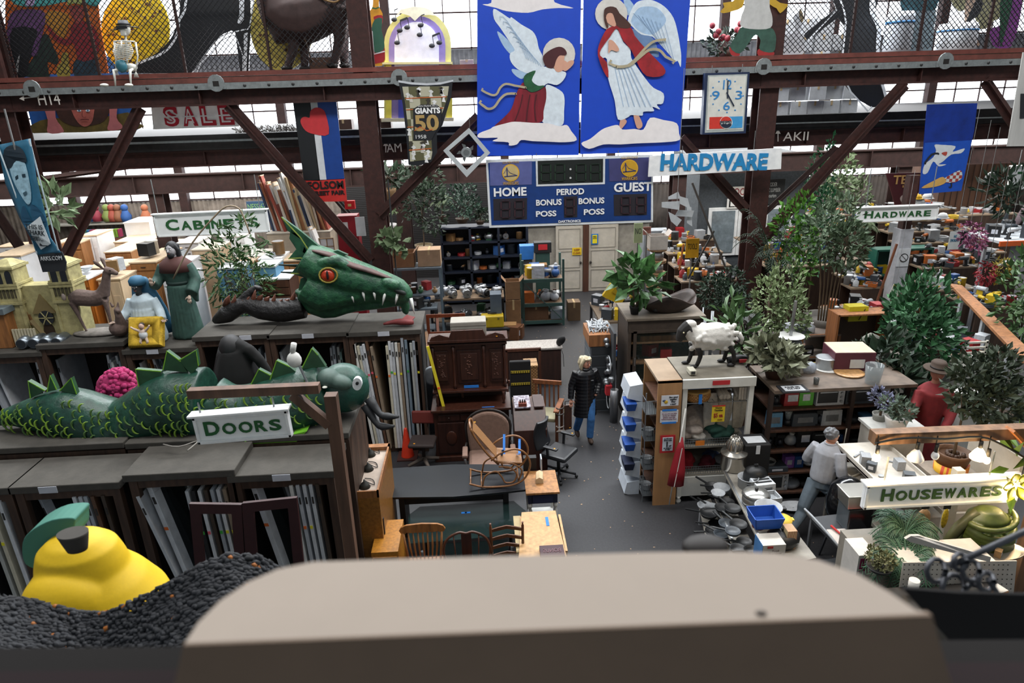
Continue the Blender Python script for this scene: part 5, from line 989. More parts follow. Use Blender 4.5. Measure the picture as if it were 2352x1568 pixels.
# low glass tables
GLS=MT('20302f',rough=.06,alpha=.45)
T=thing('glass_table','octagonal clear glass coffee table with blue tape under the black table edge','table',(atZ(1075,1190,.5).x,7.9,0));o=T.location
M().prism([atZ(x,y,.5)-Vector((o.x,o.y,0))for x,y in((965,1165),(1180,1152),(1208,1175),(1200,1228),(940,1250),(938,1185))],(0,0,1),.015).put('glass_top',GLS,T)
for x in(-.6,.6):
 for y in(-.25,.35):M().cyl((x,y,0),.025,.5,10).put('leg','22282a',T)
dot(T,atZ(1070,1177,.52)-Vector((o.x,o.y,0)),.03);M().box(atZ(1070,1177,.52)-Vector((o.x,o.y,0)),(.13,.04,.004)).put('blue_tape',TAPE,T);bx('lower_glass',(0,0,.22),(1.1,.55,.012),GLS,T)
T=thing('glass_table','dark smoked glass table on black base behind the ladder back chair','table',(atZ(1120,1260,.42).x,7.35,0));bx('glass_top',(0,0,.42),(1.3,.5,.015),GLS,T);m=M()
for x in(-.5,.5):m.box((x,0,.21),(.05,.4,.42))
m.box((0,0,.1),(1,.05,.05));m.put('base','101214',T)
# tan desk
T=thing('desk','long light oak desk with blue tape at the aisle edge','desk',(atZ(1245,1225,.75).x,7.7,0));o=T.location
M().prism([atZ(x,y,.72)-Vector((o.x,o.y,0))for x,y in((1198,1180),(1276,1176),(1306,1300),(1190,1305))],(0,0,1),.03).put('desk_top',PINE,T,bevel=.004);bx('side_panel',(.28,-.1,.36),(.03,.8,.72),PINE,T);bx('side_panel',(-.25,-.1,.36),(.03,.8,.72),PINE,T)
p=atZ(1257,1197,.752)-o;M().box((p.x,p.y,.753),(.04,.2,.004)).put('blue_tape',TAPE,T)
T=thing('plank_board','narrow tan board lying beside the oak desk','board',(atZ(1196,1240,.7).x-.02,7.65,0));bx('board',(0,0,.68),(.1,.8,.04),MT('9a8862'),T);bx('board_leg',(0,0,.33),(.06,.06,.66),MT('9a8862'),T)
p=atZ(1268,1273,.76);T=thing('embossed_box','maroon box with mirrored embossed lettering on the oak desk','box',p);bx('box_body',(0,0,.03),(.3,.22,.06),'3c2228',T);t=text('lettering','BONUS',.22,.07,'6a4a50',T,(0,0,.062),rot=(0,0,0));t.scale=(-1,1,1)
# three chairs in front
def legs4(T,w,d,h,mat,r=.018,spl=.04,y0=0):
 for sx in(-1,1):
  for sy in(0,1):M().tube([(sx*(w/2+spl),y0+sy*d+(spl if sy else-spl),0),(sx*w/2,y0+sy*d,h)],[r*.8,r*1.15],8).put('leg',mat,T)
 M().tube([(-w/2-.02,y0+d/2,h*.45),(w/2+.02,y0+d/2,h*.45)],.012,7).put('stretcher',mat,T)
p=atZ(969,1198,1.03);T=thing('dining_chair','golden oak dining chair with wide crest rail and seven arrow spindles','chair',(p.x,p.y-.02,0),PI);k=.40
legs4(T,.4,.38,.44,OAK);bx('seat',(0,.19,.455),(.48,.46,.035),OAK,T,bevel=.012)
M().prism([(-.3,0,.94),(-.27,0,.99),(-.2,0,1.02),(0,0,1.035),(.2,0,1.02),(.27,0,.99),(.3,0,.94),(.28,0,.9),(.22,0,.89),(.2,0,.91),(.16,0,.9),(-.16,0,.9),(-.2,0,.91),(-.22,0,.89),(-.28,0,.9)],(0,1,0),.03).put('crest_rail',WD('8a5a2c',sc=24,rough=.35),T,bevel=.006)
for i in range(7):x=(i-3)*.062;M().tube([(x*.8,.02,.47),(x*.95,.015,.68),(x,.015,.9)],[.008,.014 if i not in(0,6)else.014,.008],6).put('spindle',OAK,T)
for s in(-1,1):M().tube([(s*.21,.02,.47),(s*.25,.02,.9)],[.018,.014],8).put('back_post',OAK,T)
dot(T,(.24,-.008,.95),.03)
p=atZ(1070,1216,1.0);T=thing('dining_chair','dark bow back dining chair with carved centre splat','chair',(p.x,p.y-.02,0),PI);DKW=WD('4a2818',rough=.35)
legs4(T,.4,.38,.44,DKW);bx('seat',(0,.19,.455),(.46,.44,.035),DKW,T,bevel=.012);M().tube([(-.22,.01,.47),(-.3,.01,.68),(-.25,.01,.88),(-.1,.01,.98),(0,.01,.965),(.1,.01,.98),(.25,.01,.88),(.3,.01,.68),(.22,.01,.47)],.017,8,sub=4).put('bow_back',DKW,T);bx('splat',(0,.015,.71),(.13,.015,.5),WD('3a1c10',rough=.3),T,bevel=.004)
for s in(-1,1):M().tube([(s*.14,.015,.47),(s*.16,.015,.93)],.009,6).put('spindle',DKW,T)
M().ball((0,.0,.78),(.035,.008,.06),8,6).put('carving','5a3020',T)
p=atZ(1163,1200,1.05);T=thing('dining_chair','brown ladder back chair with four curved slats','chair',(p.x,p.y-.02,0),PI);LB=WD('5a3218',rough=.35)
legs4(T,.4,.38,.44,LB);bx('seat',(0,.19,.455),(.44,.42,.03),MT('6a5230',kind='checks',h2='4a3820',sc=50),T)
for s in(-1,1):M().tube([(s*.2,.01,.44),(s*.205,.01,1.02),(s*.205,.01,1.04),(s*.205,.01,1.07)],[.02,.018,.01,.014],8).put('back_post',LB,T);
for z in(.55,.68,.81,.94):M().prism([(-.2,0,z),(-.1,0,z+.022),(0,0,z+.045),(.1,0,z+.022),(.2,0,z),(.2,0,z+.04),(.1,0,z+.07),(0,0,z+.09),(-.1,0,z+.07),(-.2,0,z+.04)],(0,1,0),.018).put('slat',LB,T)
dot(T,(0,-.01,1.0),.03)
# brown upholstered armchair
p=atZ(1125,1062,0);T=thing('armchair','worn brown upholstered armchair with rounded back behind the rocking chair','chair',(p.x,9.95,0));UP=MT('6b5347',rough=.85,var=.15,sc=16)
m=M();n=18;pts=[(-.33,0,.4),(.33,0,.4),(.36,0,.8)]+[(.36*math.cos(i*PI/12),0,.85+.28*math.sin(i*PI/12))for i in range(13)]+[(-.36,0,.8)]
M().prism([(x,.42+.12*(z-.4),z)for x,y,z in pts],(0,1,.1),.12).put('backrest',UP,T,bevel=.035);M().tube([(-.35,.46,.45)]+[(.385*math.cos(PI-i*PI/12),.55+.02*i*(12-i)/36,.85+.31*math.sin(i*PI/12))for i in range(13)]+[(.35,.46,.45)],.022,7).put('back_frame','1a1210',T)
m=M();m.box((0,.1,.4),(.7,.66,.2));m.put('seat',UP,T,bevel=.06);bx('skirt',(0,.05,.17),(.7,.55,.3),UP,T,bevel=.04)
for s in(-1,1):bx('armrest',(s*.4,.1,.62),(.09,.34,.06),UP,T,bevel=.02);M().tube([(s*.4,-.08,.6),(s*.38,-.1,.4),(s*.36,-.12,.02)],.022,7).put('arm_post','1a1210',T);M().tube([(s*.4,.3,.6),(s*.38,.42,.62)],.02,7).put('arm_bracket','1a1210',T)
dot(T,(-.22,.44,1.0),.03)
# task chair and cone
p=atZ(975,1072,0);T=thing('task_chair','old task chair with rust red back and brown seat on steel base','chair',(p.x,p.y+.05,0),-.1);
M().box((0,.2,.86),(.4,.06,.24),rot=(-.12,0,0)).put('backrest','5f2019',T,bevel=.028);bx('seat',(0,0,.48),(.46,.42,.07),'2e2422',T,bevel=.03)
for s in(-.07,.07):M().bar((s,.2,.44),(s,.22,.8),.025).put('back_bracket','3a2a22',T)
M().cyl((0,0,.12),.03,.34,10).put('column','2a2420',T)
for i in range(4):a=i*PI/2+.5;M().tube([(0,0,.16),(.3*math.cos(a),.3*math.sin(a),.07)],[.04,.028],8).put('foot','5a5048',T);
dot(T,(-.12,-.15,.52),.03)
p=atZ(937,1048,0);T=thing('traffic_cone','orange traffic cone standing in front of the stored doors','cone',p);M().lathe([(.13,0),(.115,.04),(.03,.56),(.02,.58)],18).put('cone',MT('c8341a',rough=.5,var=.2,sc=4),T);bx('cone_base',(0,0,.012),(.36,.36,.025),'3a1a14',T)
# black office chair
p=atZ(1283,1092,0);T=thing('office_chair','black swivel office chair turned sideways at the aisle','chair',(p.x,p.y,0),.95);BP=MT('15171b',rough=.45)
m=M();m.grid(lambda u,v:((u-.5)*.44*(1-.25*v*v),.24+.06*math.sin(v*3)+.12*(u-.5)**2*2,.5+.5*v),8,10);m.put('backrest',BP,T,solid=.05,bevel=.01)
bx('seat',(0,-.02,.46),(.5,.48,.09),BP,T,bevel=.04);M().cyl((0,0,.1),.03,.34,10).put('gas_lift','1a1a1a',T);bx('back_bracket',(0,.25,.46),(.1,.06,.2),BP,T)
for s in(-1,1):M().bar((s*.27,.05,.45),(s*.29,.05,.66),.035).put('arm_post',BP,T);bx('armrest',(s*.3,-.02,.68),(.08,.26,.035),BP,T,bevel=.015)
for i in range(5):a=i*2*PI/5;t=M().tube([(0,0,.12),(.3*math.cos(a),.3*math.sin(a),.07)],[.03,.02],7).put('foot',BP,T);M().ball((.31*math.cos(a),.31*math.sin(a),.03),.03,8,6).put('caster','0c0c0c',t)
for pz in((.31,-.1,.7),(-.31,-.1,.7)):dot(T,pz,.025)
# carved hutch
xa=atZ(1005,1048,0).x;xb=atZ(1172,1044,0).x;w=xb-xa;T=thing('carved_hutch','tall dark carved walnut hutch desk with turned columns','hutch',((xa+xb)/2,10.9,0))
bx('lower_body',(0,.3,.49),(w,.6,.98),WAL,T,bevel=.01);m=M();m.box((0,.28,1.0),(w+.08,.68,.045));m.box((0,.28,.05),(w+.05,.66,.1));m.put('desk_slab',WAL,T,bevel=.008)
bx('upper_body',(0,.44,1.72),(w-.04,.3,.95),WAL,T);bx('recess_back',(0,.55,1.13),(w-.06,.06,.28),WD('241410'),T);m=M();m.box((0,.38,1.27),(w,.46,.04));m.box((0,.4,2.2),(w+.06,.42,.05));m.box((0,.42,2.12),(w+.02,.38,.04));m.put('cornice',WAL,T,bevel=.006)
for x,pw in((-w*.36,.24),(0,.42),(w*.36,.24)):f_=bx('carved_door',(x,.28,1.7),(pw,.025,.62),WD('2c1610',rough=.35),T,bevel=.008);bx('carved_panel',(x,.262,1.7),(pw*.72,.015,.5),WD('341c14',rough=.4,sc=40),f_,bevel=.006)
for x in(-w*.47,-w*.2,w*.2,w*.47):M().lathe([(.03,1.29),(.035,1.36),(.02,1.4),(.028,1.6),(.018,1.8),(.03,1.92),(.02,1.98),(.035,2.08)],10,(x,.27,0)).put('turned_column',WAL,T)
for x in(-w*.44,w*.44):M().lathe([(.03,1.02),(.02,1.06),(.034,1.12),(.02,1.2),(.03,1.25)],10,(x,.15,0)).put('turned_column',WAL,T)
m=M();random.seed(2)
for i in range(70):x=random.choice((-w*.36,0,w*.36));m.ball((x+random.gauss(0,.03),.255,1.72+random.uniform(-.2,.2)),(.02,.01,.012),5,4)
m.put('carved_ornament',WD('4a2a1e'),T)
M().prism([(-w/2,.2,2.22),(w/2,.2,2.22),(w*.46,.2,2.3),(w*.36,.2,2.34),(w*.24,.2,2.28),(w*.2,.2,2.4),(-w*.2,.2,2.4),(-w*.24,.2,2.28),(-w*.36,.2,2.34),(-w*.46,.2,2.3)],(0,1,0),.05).put('pediment',WAL,T,bevel=.006)
for z,y in((.86,-.015),):
 for x in(-w*.3,0,w*.3):dr=bx('drawer',(x,y,z),(w*.29,.02,.12),WD('2c1610',rough=.35),T,bevel=.006);M().ball((x,y-.02,z),.014,8,6).put('knob','2a1a10',dr)
for x in(-w*.28,w*.28):bx('lower_door',(x,-.012,.46),(w*.36,.02,.6),WD('2c1610',rough=.35),T,bevel=.01);M().ball((x,-.025,.46),(.1,.015,.14),10,8).put('carving',WAL,T)
for z,yy in((1.335,.255),(1.31,.25)):bx('blue_tape',(.02,yy,z),(.26,.012,.02),TAPE,T)
bx('blue_tape',(.3,.0,1.026),(.22,.02,.006),TAPE,T);dot(T,(w*.38,.195,2.27))
p=Vector(((xa+xb)/2+.02,11.2,2.42));T=thing('linen_chest','pale grey padded box on top of the carved hutch','box',p+Vector((0,.15,-.17)));bx('padded_body',(0,0,.14),(.62,.34,.26),MT('8a857c'),T,bevel=.02);bx('lid_seam',(0,-.172,.2),(.62,.004,.01),'6a655c',T)
# slant desk right of hutch
xa=atZ(1180,1040,0).x;xb=atZ(1250,1038,0).x;w=xb-xa;T=thing('slant_desk','dark wooden slant front desk with pale marbled papers on top','desk',((xa+xb)/2,10.4,0));o=T.location
m=M();m.prism([(-w/2,0,0),(-w/2,0,.78),(-w/2,.32,1.08),(-w/2,.75,1.08),(-w/2,.75,0)],(1,0,0),w);m.put('desk_body',WD('3c2018',rough=.3),T,bevel=.006);bx('slant_lid',(w*.12,.16,.95),(w*.7,.4,.02),WD('2e1812'),T,rot=(.75,0,0))if 0 else None
bx('marbled_board',(-w*.2,.5,1.095),(w*.5,.5,.02),MT('a8a4ac',kind='voronoi',h2='6a606e',sc=20),T);bx('side_flap',(w*.3,.5,1.1),(w*.3,.5,.02),MT('4a3c3a'),T)
g=thing('chess_set','small brown box with black carved pieces on the slant desk','ornament',(T.location.x-w*.2,10.72,1.106));bx('box_base',(0,0,.03),(.14,.1,.06),WD('6a2c1c'),g);m=M()
for i in range(3):m.lathe([(.014,.06),(.01,.09),(.014,.1),(.004,.12)],8,(-.04+i*.04,0,0))
m.put('carved_pieces','141214',g)
# things behind: armchair wood, wicker chest, blanket chair, small dresser
p=atZ(1236,905,0);T=thing('wooden_armchair','mission style wooden armchair with cream seat beside the slant desk','chair',(p.x-.1,11.5,0),-.3)
for sx in(-1,1):
 for y in(0,.5):bx('leg',(sx*.28,y,.31),(.05,.05,.62),WD('6a3c22'),T)
 bx('armrest',(sx*.28,.22,.64),(.1,.6,.03),WD('7a4828'),T,bevel=.005)
bx('seat',(0,.25,.42),(.5,.5,.08),MT('8a8468'),T,bevel=.02);m=M()
for i in range(6):m.box((-.22+i*.088,.5,.72),(.03,.02,.5))
m.put('back_slats',WD('6a3c22'),T);bx('back_rail',(0,.5,.98),(.56,.04,.08),WD('7a4828'),T)
p=atZ(1215,885,0);T=thing('wicker_hamper','tall light wicker hamper behind the slant desk','basket',(p.x-.02,13.0,0));bx('hamper_body',(0,.15,.45),(.26,.4,.9),MT('9a7248',kind='checks',h2='6a4a2a',sc=30,var=.3),T,bevel=.01);bx('hamper_lid',(0,.15,.92),(.28,.42,.04),MT('b08a5c',kind='checks',h2='7a5a3a',sc=30),T)
p=atZ(1187,880,0);T=thing('folded_blanket','black and yellow patterned blanket hung over a frame beside the hutch','blanket',(p.x,12.6,0));bx('blanket_cloth',(0,0,.62),(.42,.1,1.16),MT('0e0d10',rough=.9),T,bevel=.02)
for z in(.35,.72,.98):m=M().m('a8942a');m.box((0,-.055,z),(.38,.01,.05));m.m('0e0d10');[m.box((-.17+i*.045,-.062,z),(.012,.01,.04))for i in range(9)];m.put('yellow_band',None,T)
p=atZ(1160,800,0);T=thing('white_counter','white topped low counter with dark sides behind the hutch','counter',(1.05,14.1,0));bx('counter_body',(0,.25,.42),(1.2,.5,.84),WD('2e1a14'),T);bx('counter_top',(0,.25,.86),(1.26,.56,.05),MT('a09a94',var=.3,sc=30),T,bevel=.01)
g=thing('black_desk_lamp','small black lamp leaning at the end of the white counter','lamp',(1.6,14.2,.89));M().ball((.05,-.05,.12),(.09,.06,.14),10,8,rot=(.3,.5,0)).put('lamp_head','141416',g);M().tube([(.02,0,.02),(.1,-.04,-.2),(.12,-.05,-.5)],.006,5).put('cord','141416',g);
T=thing('dark_dresser','dark wooden mirror frame stand beside the white counter','furniture',(.75,13.2,0));m=M()
for x in(-.35,.35):m.box((x,0,.6),(.05,.05,1.2))
m.box((0,0,1.2),(.75,.05,.06));m.box((0,0,.5),(.75,.05,.05));m.put('stand_frame',WD('4a281a'),T)
# orange brown bed frame end
p=atZ(1040,762,0);T=thing('slatted_stand','reddish wooden slatted frame standing before the motor bench','frame',(p.x,15.2,0));CH=WD('6a3018',rough=.4)
for x in(-.42,.42):bx('post',(x,0,.7),(.07,.05,1.4),CH,T)
for z in(1.38,.95,.5):bx('rail',(0,0,z),(.9,.04,.08),CH,T)
for x in(-.2,.2):bx('slat',(x,0,1.16),(.06,.03,.44),MT('b08070'),T)
T=thing('glass_case','low dark glass topped case behind the carved hutch','case',(-.35,13.6,0));bx('case_body',(0,.3,.4),(1.2,.9,.8),MT('14161a',rough=.3),T);m=M()
for s in(-1,1):m.box((s*.6,.3,.82),(.02,.94,.03));m.box((0,.3+s*.46,.82),(1.22,.02,.03))
m.put('case_trim',ST('7a8088'),T)
g=thing('round_clock','white round clock face leaning low between the doors and the hutch','clock',(atY(992,842,12.0).x,12.0,1.22));M().m('b8c0c8').lathe([(.18,0),(.18,.04),(.15,.05)],20,(0,0,.0),rot=(PI/2-.2,0,0)).put('dial',None,g);M().box((.02,.12,-.62),(.4,.14,1.2)).put('stand_box','4a5058',g)
# ---------- plants ----------
PG=[MT('1f3322',var=.4,sc=6,rough=.55),MT('3d5a30',var=.4,sc=6,rough=.5),MT('2c4a3c',var=.4,sc=6,rough=.55),MT('5f7250',var=.35,sc=9,rough=.6),MT('2b6a34',var=.4,sc=6,rough=.45)]
def plant(label,x,y,z,h,r,n,size,mat,pot='bowl',trunk=.4,shape=.38,up=.3,group=None,lobes=4,pr=.2,ph=.3,name='potted_tree',pm='4a3a2c',stems=1,flat=1.0):
 T=thing(name,label,'plant',(x,y,z));m=M()
 for i in range(lobes):
  a=i*2.4;rr=r*.45 if lobes>1 else 0
  leaves(m,(rr*math.cos(a),rr*math.sin(a)*.8,ph+trunk+(h-ph-trunk)*(.25+.5*((i*.618)%1))),(r*.62,r*.55,(h-ph-trunk)*.4*flat),n//lobes,size,up=up,shape=shape)
 m.put('foliage',mat,T);m=M()
 for s in range(stems):
  dx=(s-(stems-1)/2)*.05;m.tube([(dx,0,ph*.6),(dx*1.5+.02,.02,ph+trunk*.6),(dx*2.5,0,ph+trunk+.3*(h-ph-trunk))],[.022,.018,.01],6,sub=2)
  for b in range(5):a=b*1.3;m.tube([(dx*2,0,ph+trunk+.1*(h-ph-trunk)),(r*.5*math.cos(a),r*.4*math.sin(a),ph+trunk+.5*(h-ph-trunk))],[.01,.004],4)
 m.put('trunk',WD('4a3a28'),T)
 if pot:M().lathe([(pr*.7,0),(pr,ph*.85),(pr*1.06,ph),(pr*.94,ph),(pr*.9,ph*.85),(.01,ph*.82)],16).put('pot',MT(pm,var=.2),T)
 return T
def palm(label,x,y,z,h,r,n,mat,pr=.2,ph=.3,pm='3a2c20',wide=.03,droop=.5,name='potted_palm',stemh=.35):
 T=thing(name,label,'plant',(x,y,z));m=M()
 for i in range(n):
  a=i*2.39996;rr=r*random.uniform(.6,1);hh=h-ph-stemh;b=Vector((0,0,ph+stemh));e=Vector((rr*math.cos(a),rr*math.sin(a),ph+stemh+hh*random.uniform(-.1,.75)));mid=(b+e)/2+Vector((0,0,hh*.45));seg=9;pts=[(b*(1-t)**2+mid*2*t*(1-t)+e*t*t)+Vector((0,0,-droop*rr*t**3*.3))for t in[k/seg for k in range(seg+1)]]
  m.tube(pts,[.008]*seg+[.003],4,cap=False)
  for k in range(2,seg+1):
   d=(pts[k]-pts[k-1]).normalized();s=d.cross(Vector((0,0,1)));
   s=s.normalized()if s.length>.01 else Vector((1,0,0));L=wide*7*(1-.06*k)
   for sg in(-1,1):
    for q in(0,.5):
     p=pts[k-1].lerp(pts[k],q);t=p+(d*.6+s*sg).normalized()*L+Vector((0,0,-L*.35));w=d*wide*.5
     v=[m.b.verts.new(p-w*.3),m.b.verts.new(p.lerp(t,.5)-w*.6),m.b.verts.new(t),m.b.verts.new(p.lerp(t,.5)+w*.6)];m.f(v)
 m.put('fronds',mat,T);M().tube([(0,0,ph*.5),(0,0,ph+stemh)],[.04,.025],7).put('trunk',WD('4a3a28'),T)
 if pr:M().lathe([(pr*.7,0),(pr,ph*.9),(pr*1.06,ph),(pr*.9,ph*.9),(.01,ph*.85)],16).put('pot',MT(pm,var=.2),T)
 return T
random.seed(31)
def PX(px,py,Y,dz=0):v=atY(px,py,Y);return v.x,Y,v.z+dz
# bamboo behind the nativity
x,y,z=PX(560,700,13.0);plant('tall potted bamboo plant with fine leaves between two blue cabinets',x,13.0,0,4.1,.62,900,.17,PG[1],trunk=1.8,lobes=6,stems=5,shape=.2,ph=.4,pr=.3,name='potted_bamboo',up=-.2)
x,y,z=PX(390,560,16);T=thing('topiary_column','narrow dark green clipped topiary column right below cabinets sign','plant',(x,16,0));leaves(M(),(0,0,2.65),(.19,.19,.5),700,.07).put('foliage',MT('1f4a30',var=.4,sc=20),T);M().cyl((0,0,0),.12,2.2,10).put('pot_column','6a5c50',T)
for px,py,hh,rr,lab,mt in((900,470,0,0,'',0),):pass
def shelfplant(label,px,pyb,Y,h,r,n,size,mat,**k):x,y,z=PX(px,pyb,Y);return plant(label,x,Y,z,h,r,n,size,mat,**k)
PROTO={}
def proto(kind,col):
 k=(kind,col)
 if k in PROTO:return PROTO[k]
 m=M();c=MT(col,rough=.45,var=.15)
 dk=MT('16181a',rough=.5);sv=ST('a4a8ac')
 if kind=='box':m.m(c).box((0,0,.5),(1,.8,1));m.m(LBL).box((0,-.41,.5),(.5,.01,.4));nm='small_box'
 elif kind=='bottle':m.m(c).lathe([(.3,0),(.32,.1),(.32,.62),(.12,.8),(.12,.92)],10);m.m('b8b8b8').lathe([(.14,.9),(.14,1)],8);nm='bottle'
 elif kind=='tin':m.m(c).lathe([(.45,0),(.45,.9),(.47,.92),(.47,1)],12);m.m(sv).lathe([(.42,1),(.38,1.02)],12);nm='tin'
 elif kind=='drill':m.m(c).tube([(-.5,0,.75),(.3,0,.75)],[.17,.2],9);m.m(dk).bar((.15,0,.7),(.28,0,.05),.2,.16);m.box((.25,0,.06),(.45,.25,.12));m.m(sv).tube([(-.5,0,.75),(-.95,0,.75)],[.07,.03],6);nm='power_tool'
 elif kind=='hammer':m.m(c).bar((-.9,0,.08),(.5,0,.08),.1,.08);m.m(sv).box((.6,0,.1),(.18,.5,.18));nm='hand_tool'
 elif kind=='wrench':m.m(sv).bar((-.8,0,.06),(.7,0,.06),.14,.07);m.lathe([(.22,0),(.22,.12)],10,(.8,0,0));m.m(c).bar((-.8,0,.07),(-.2,0,.07),.18,.1);nm='wrench'
 elif kind=='coil':
  m.m(c)
  for q in range(3):m.tube([(.5*math.cos(t*PI/5),.5*math.sin(t*PI/5),.08+q*.13)for t in range(11)],.08,5,cap=False)
  nm='cable_coil'
 elif kind=='bag':m.m(c).ball((0,0,.4),(.5,.38,.42),9,6);m.tube([(0,0,.7),(.05,0,1)],[.15,.22],7);nm='plastic_bag'
 elif kind=='motor':m.m(sv).tube([(-.5,0,.4),(.4,0,.4)],.36,12);m.m(dk).tube([(.4,0,.4),(.55,0,.4)],[.32,.2],12);m.tube([(-.8,0,.4),(-.5,0,.4)],.05,6);m.m(c).box((0,0,.04),(.7,.6,.08));m.box((0,0,.8),(.3,.2,.12));nm='electric_motor'
 elif kind=='tray':
  m.m(c).box((0,0,.04),(1,.7,.08));[m.box(p,s)for p,s in(((-.48,0,.2),(.05,.7,.4)),((.48,0,.2),(.05,.7,.4)),((0,-.33,.2),(1,.05,.4)),((0,.33,.2),(1,.05,.4)))];m.m(sv).box((0,0,.18),(.6,.3,.16));nm='parts_tray'
 elif kind=='lamp':m.m(c).lathe([(.35,0),(.08,.1),(.06,.6)],10);m.m('c8c8c0').lathe([(.4,.5),(.2,1)],12);nm='small_lamp'
 elif kind=='pan':m.m(c).lathe([(.02,0),(.42,0),(.5,.2),(.47,.2),(.4,.04),(.02,.04)],16,cap=False);m.m(dk).bar((.48,0,.17),(1.25,0,.24),.11,.06);nm='frying_pan'
 elif kind=='pot':m.m(c).lathe([(.02,0),(.45,0),(.47,.5),(.5,.52),(.46,.52),(.43,.04),(.02,.04)],18,cap=False);m.m(dk).box((.56,0,.42),(.16,.2,.05));m.box((-.56,0,.42),(.16,.2,.05));nm='cooking_pot'
 elif kind=='roaster':m.m(c).lathe([(.4,0),(.5,.14),(.5,.3),(.42,.42),(.2,.5),(.03,.52)],18,sx=1.2);m.m(c).box((0,0,.56),(.2,.08,.06));nm='roasting_pot'
 elif kind=='toaster':m.m(c).box((0,0,.35),(1,.55,.7),tap=.94);m.m(dk).box((0,-.07,.705),(.8,.1,.012));m.box((0,.1,.705),(.8,.1,.012));m.box((.5,0,.4),(.05,.2,.12));m.m(sv).box((0,-.285,.35),(.6,.01,.3));nm='toaster'
 elif kind=='oven':m.m(c).box((0,0,.35),(1.2,.7,.7));m.m(dk).box((-.12,-.36,.37),(.85,.02,.5));m.m(sv).bar((-.5,-.4,.62),(.25,-.4,.62),.04);[m.lathe([(.06,0),(.06,.06)],8,(.46,-.36,z),rot=(PI/2,0,0))for z in(.18,.36,.54)];nm='toaster_oven'
 elif kind=='coffee':m.m(c).box((0,.12,.5),(.55,.35,1));m.box((0,-.1,.88),(.55,.5,.24));m.box((0,-.1,.05),(.55,.5,.1));m.m(MT('20242a',rough=.1,alpha=.7)).lathe([(.17,.12),(.2,.3),(.15,.6)],12,(0,-.15,0));nm='coffee_maker'
 elif kind=='bowl':m.m(c).lathe([(.1,0),(.3,.1),(.48,.34),(.45,.34),(.25,.1),(.02,.05)],16,cap=False);nm='bowl'
 elif kind=='blender':m.m(c).lathe([(.28,0),(.24,.35),(.16,.4)],12);m.m(MT('9aa4a8',rough=.1,alpha=.5)).lathe([(.15,.4),(.24,.95),(.22,1)],12);nm='blender'
 o=m.put(nm,None,None);PROTO[k]=(nm,o.data);bpy.data.objects.remove(o);return PROTO[k]
GC={}
def good(kind,col,loc,s,rz=None,label=None,cat=None,group=None):
 p=proto(kind,col);o=bpy.data.objects.new(p[0],p[1]);COL.objects.link(o);o.location=loc;s=s if hasattr(s,'__len__')else(s,s,s);o.scale=s;o.rotation_euler=(0,0,random.uniform(-3.1,3.1)if rz is None else rz)
 tag(o,label,cat or p[0].replace('_',' '),group);return o
CN={'8c9094':'grey','b8bcc0':'white','16181a':'black','8a1c20':'red','b89a20':'yellow','24508a':'blue','8a6a44':'tan','2a5a3a':'green','5a3a24':'brown','a85a24':'orange','3a4046':'dark grey','c8c0b0':'cream','a4a8ac':'steel','5a8aaa':'light blue','9a9ea2':'silver'}
MIX=['8c9094','b8bcc0','16181a','8a1c20','b89a20','24508a','8a6a44','2a5a3a','5a3a24','a85a24','3a4046','b8bcc0','3a4046','16181a','8c9094']
KN={'box':'box','bottle':'bottle','tin':'tin','drill':'power tool','hammer':'hand tool','wrench':'wrench','coil':'cable coil','bag':'plastic bag','motor':'electric motor','tray':'parts tray','lamp':'small lamp','pan':'frying pan','pot':'cooking pot','roaster':'roasting pot','toaster':'toaster','oven':'toaster oven','coffee':'coffee maker','bowl':'bowl','blender':'blender'}
def strew(where,n,x0,x1,y0,y1,z,kinds,cols=MIX,s=(.1,.2),grid=True,rz=None):
 nx=max(1,int(math.sqrt(n*abs(x1-x0)/max(.05,abs(y1-y0)))));ny=max(1,math.ceil(n/nx));c=0
 for i in range(nx):
  for j in range(ny):
   if c>=n:return
   c+=1;k=random.choice(kinds);col=random.choice(cols);zz_=z(i/nx,j/ny)if callable(z)else z;ss=random.uniform(*s)
   x=x0+(x1-x0)*(i+.5+random.uniform(-.3,.3))/nx;y=y0+(y1-y0)*(j+.5+random.uniform(-.3,.3))/ny
   good(k,col,(x,y,zz_),ss,rz,'%s %s lying %s'%(CN.get(col,'plain'),KN[k],where),KN[k],'%s %s %s'%(CN.get(col,'plain'),KN[k]+('es' if KN[k][-1]in 'xh' else 's'),where))
# ---------- far left: cabinets ----------
HNDL='2a2420'
def cabinet(label,px0,px1,ytop,Y,d,mat,doors=2,drawers=0,glass=False,top=None,zmin=0,name='cabinet',h=None,rz=0,topd=None,white_top=True):
 a=atY(px0,ytop,Y);b=atY(px1,ytop,Y);w=b.x-a.x;h=h or(a.z+b.z)/2-zmin;T=thing(name,label,'cabinet',((a.x+b.x)/2,Y,zmin),rz);mt=M_(mat)
 bx('body',(0,d/2,h/2),(w,d,h),mt,T);bx('top_panel',(0,d/2-.01,h+.012),(w+.03,d+.03,.03),top or mat,T)
 dh=h-.1-drawers*.16
 for i in range(doors):
  ww=(w-.04)/doors;x=-w/2+.02+ww*(i+.5);dr=bx('door',(x,-.012,.06+dh/2),(ww-.015,.02,dh-.02),mt,T,bevel=.004);bx('door_panel',(x,-.026,.06+dh/2),(ww*.66,.01,dh*.8),MT('2a3236',rough=.1)if glass else mt,T,bevel=.004)
  M().ball((x+(ww*.38)*(1 if i%2==0 else-1),-.035,.06+dh*.55),.013,6,5).put('handle',HNDL,dr)
 for i in range(drawers):dr=bx('drawer',(0,-.012,h-.09-i*.16),(w-.04,.02,.14),mt,T,bevel=.004);M().box((0,-.03,h-.09-i*.16),(.1,.015,.015)).put('handle',HNDL,dr)
 return T
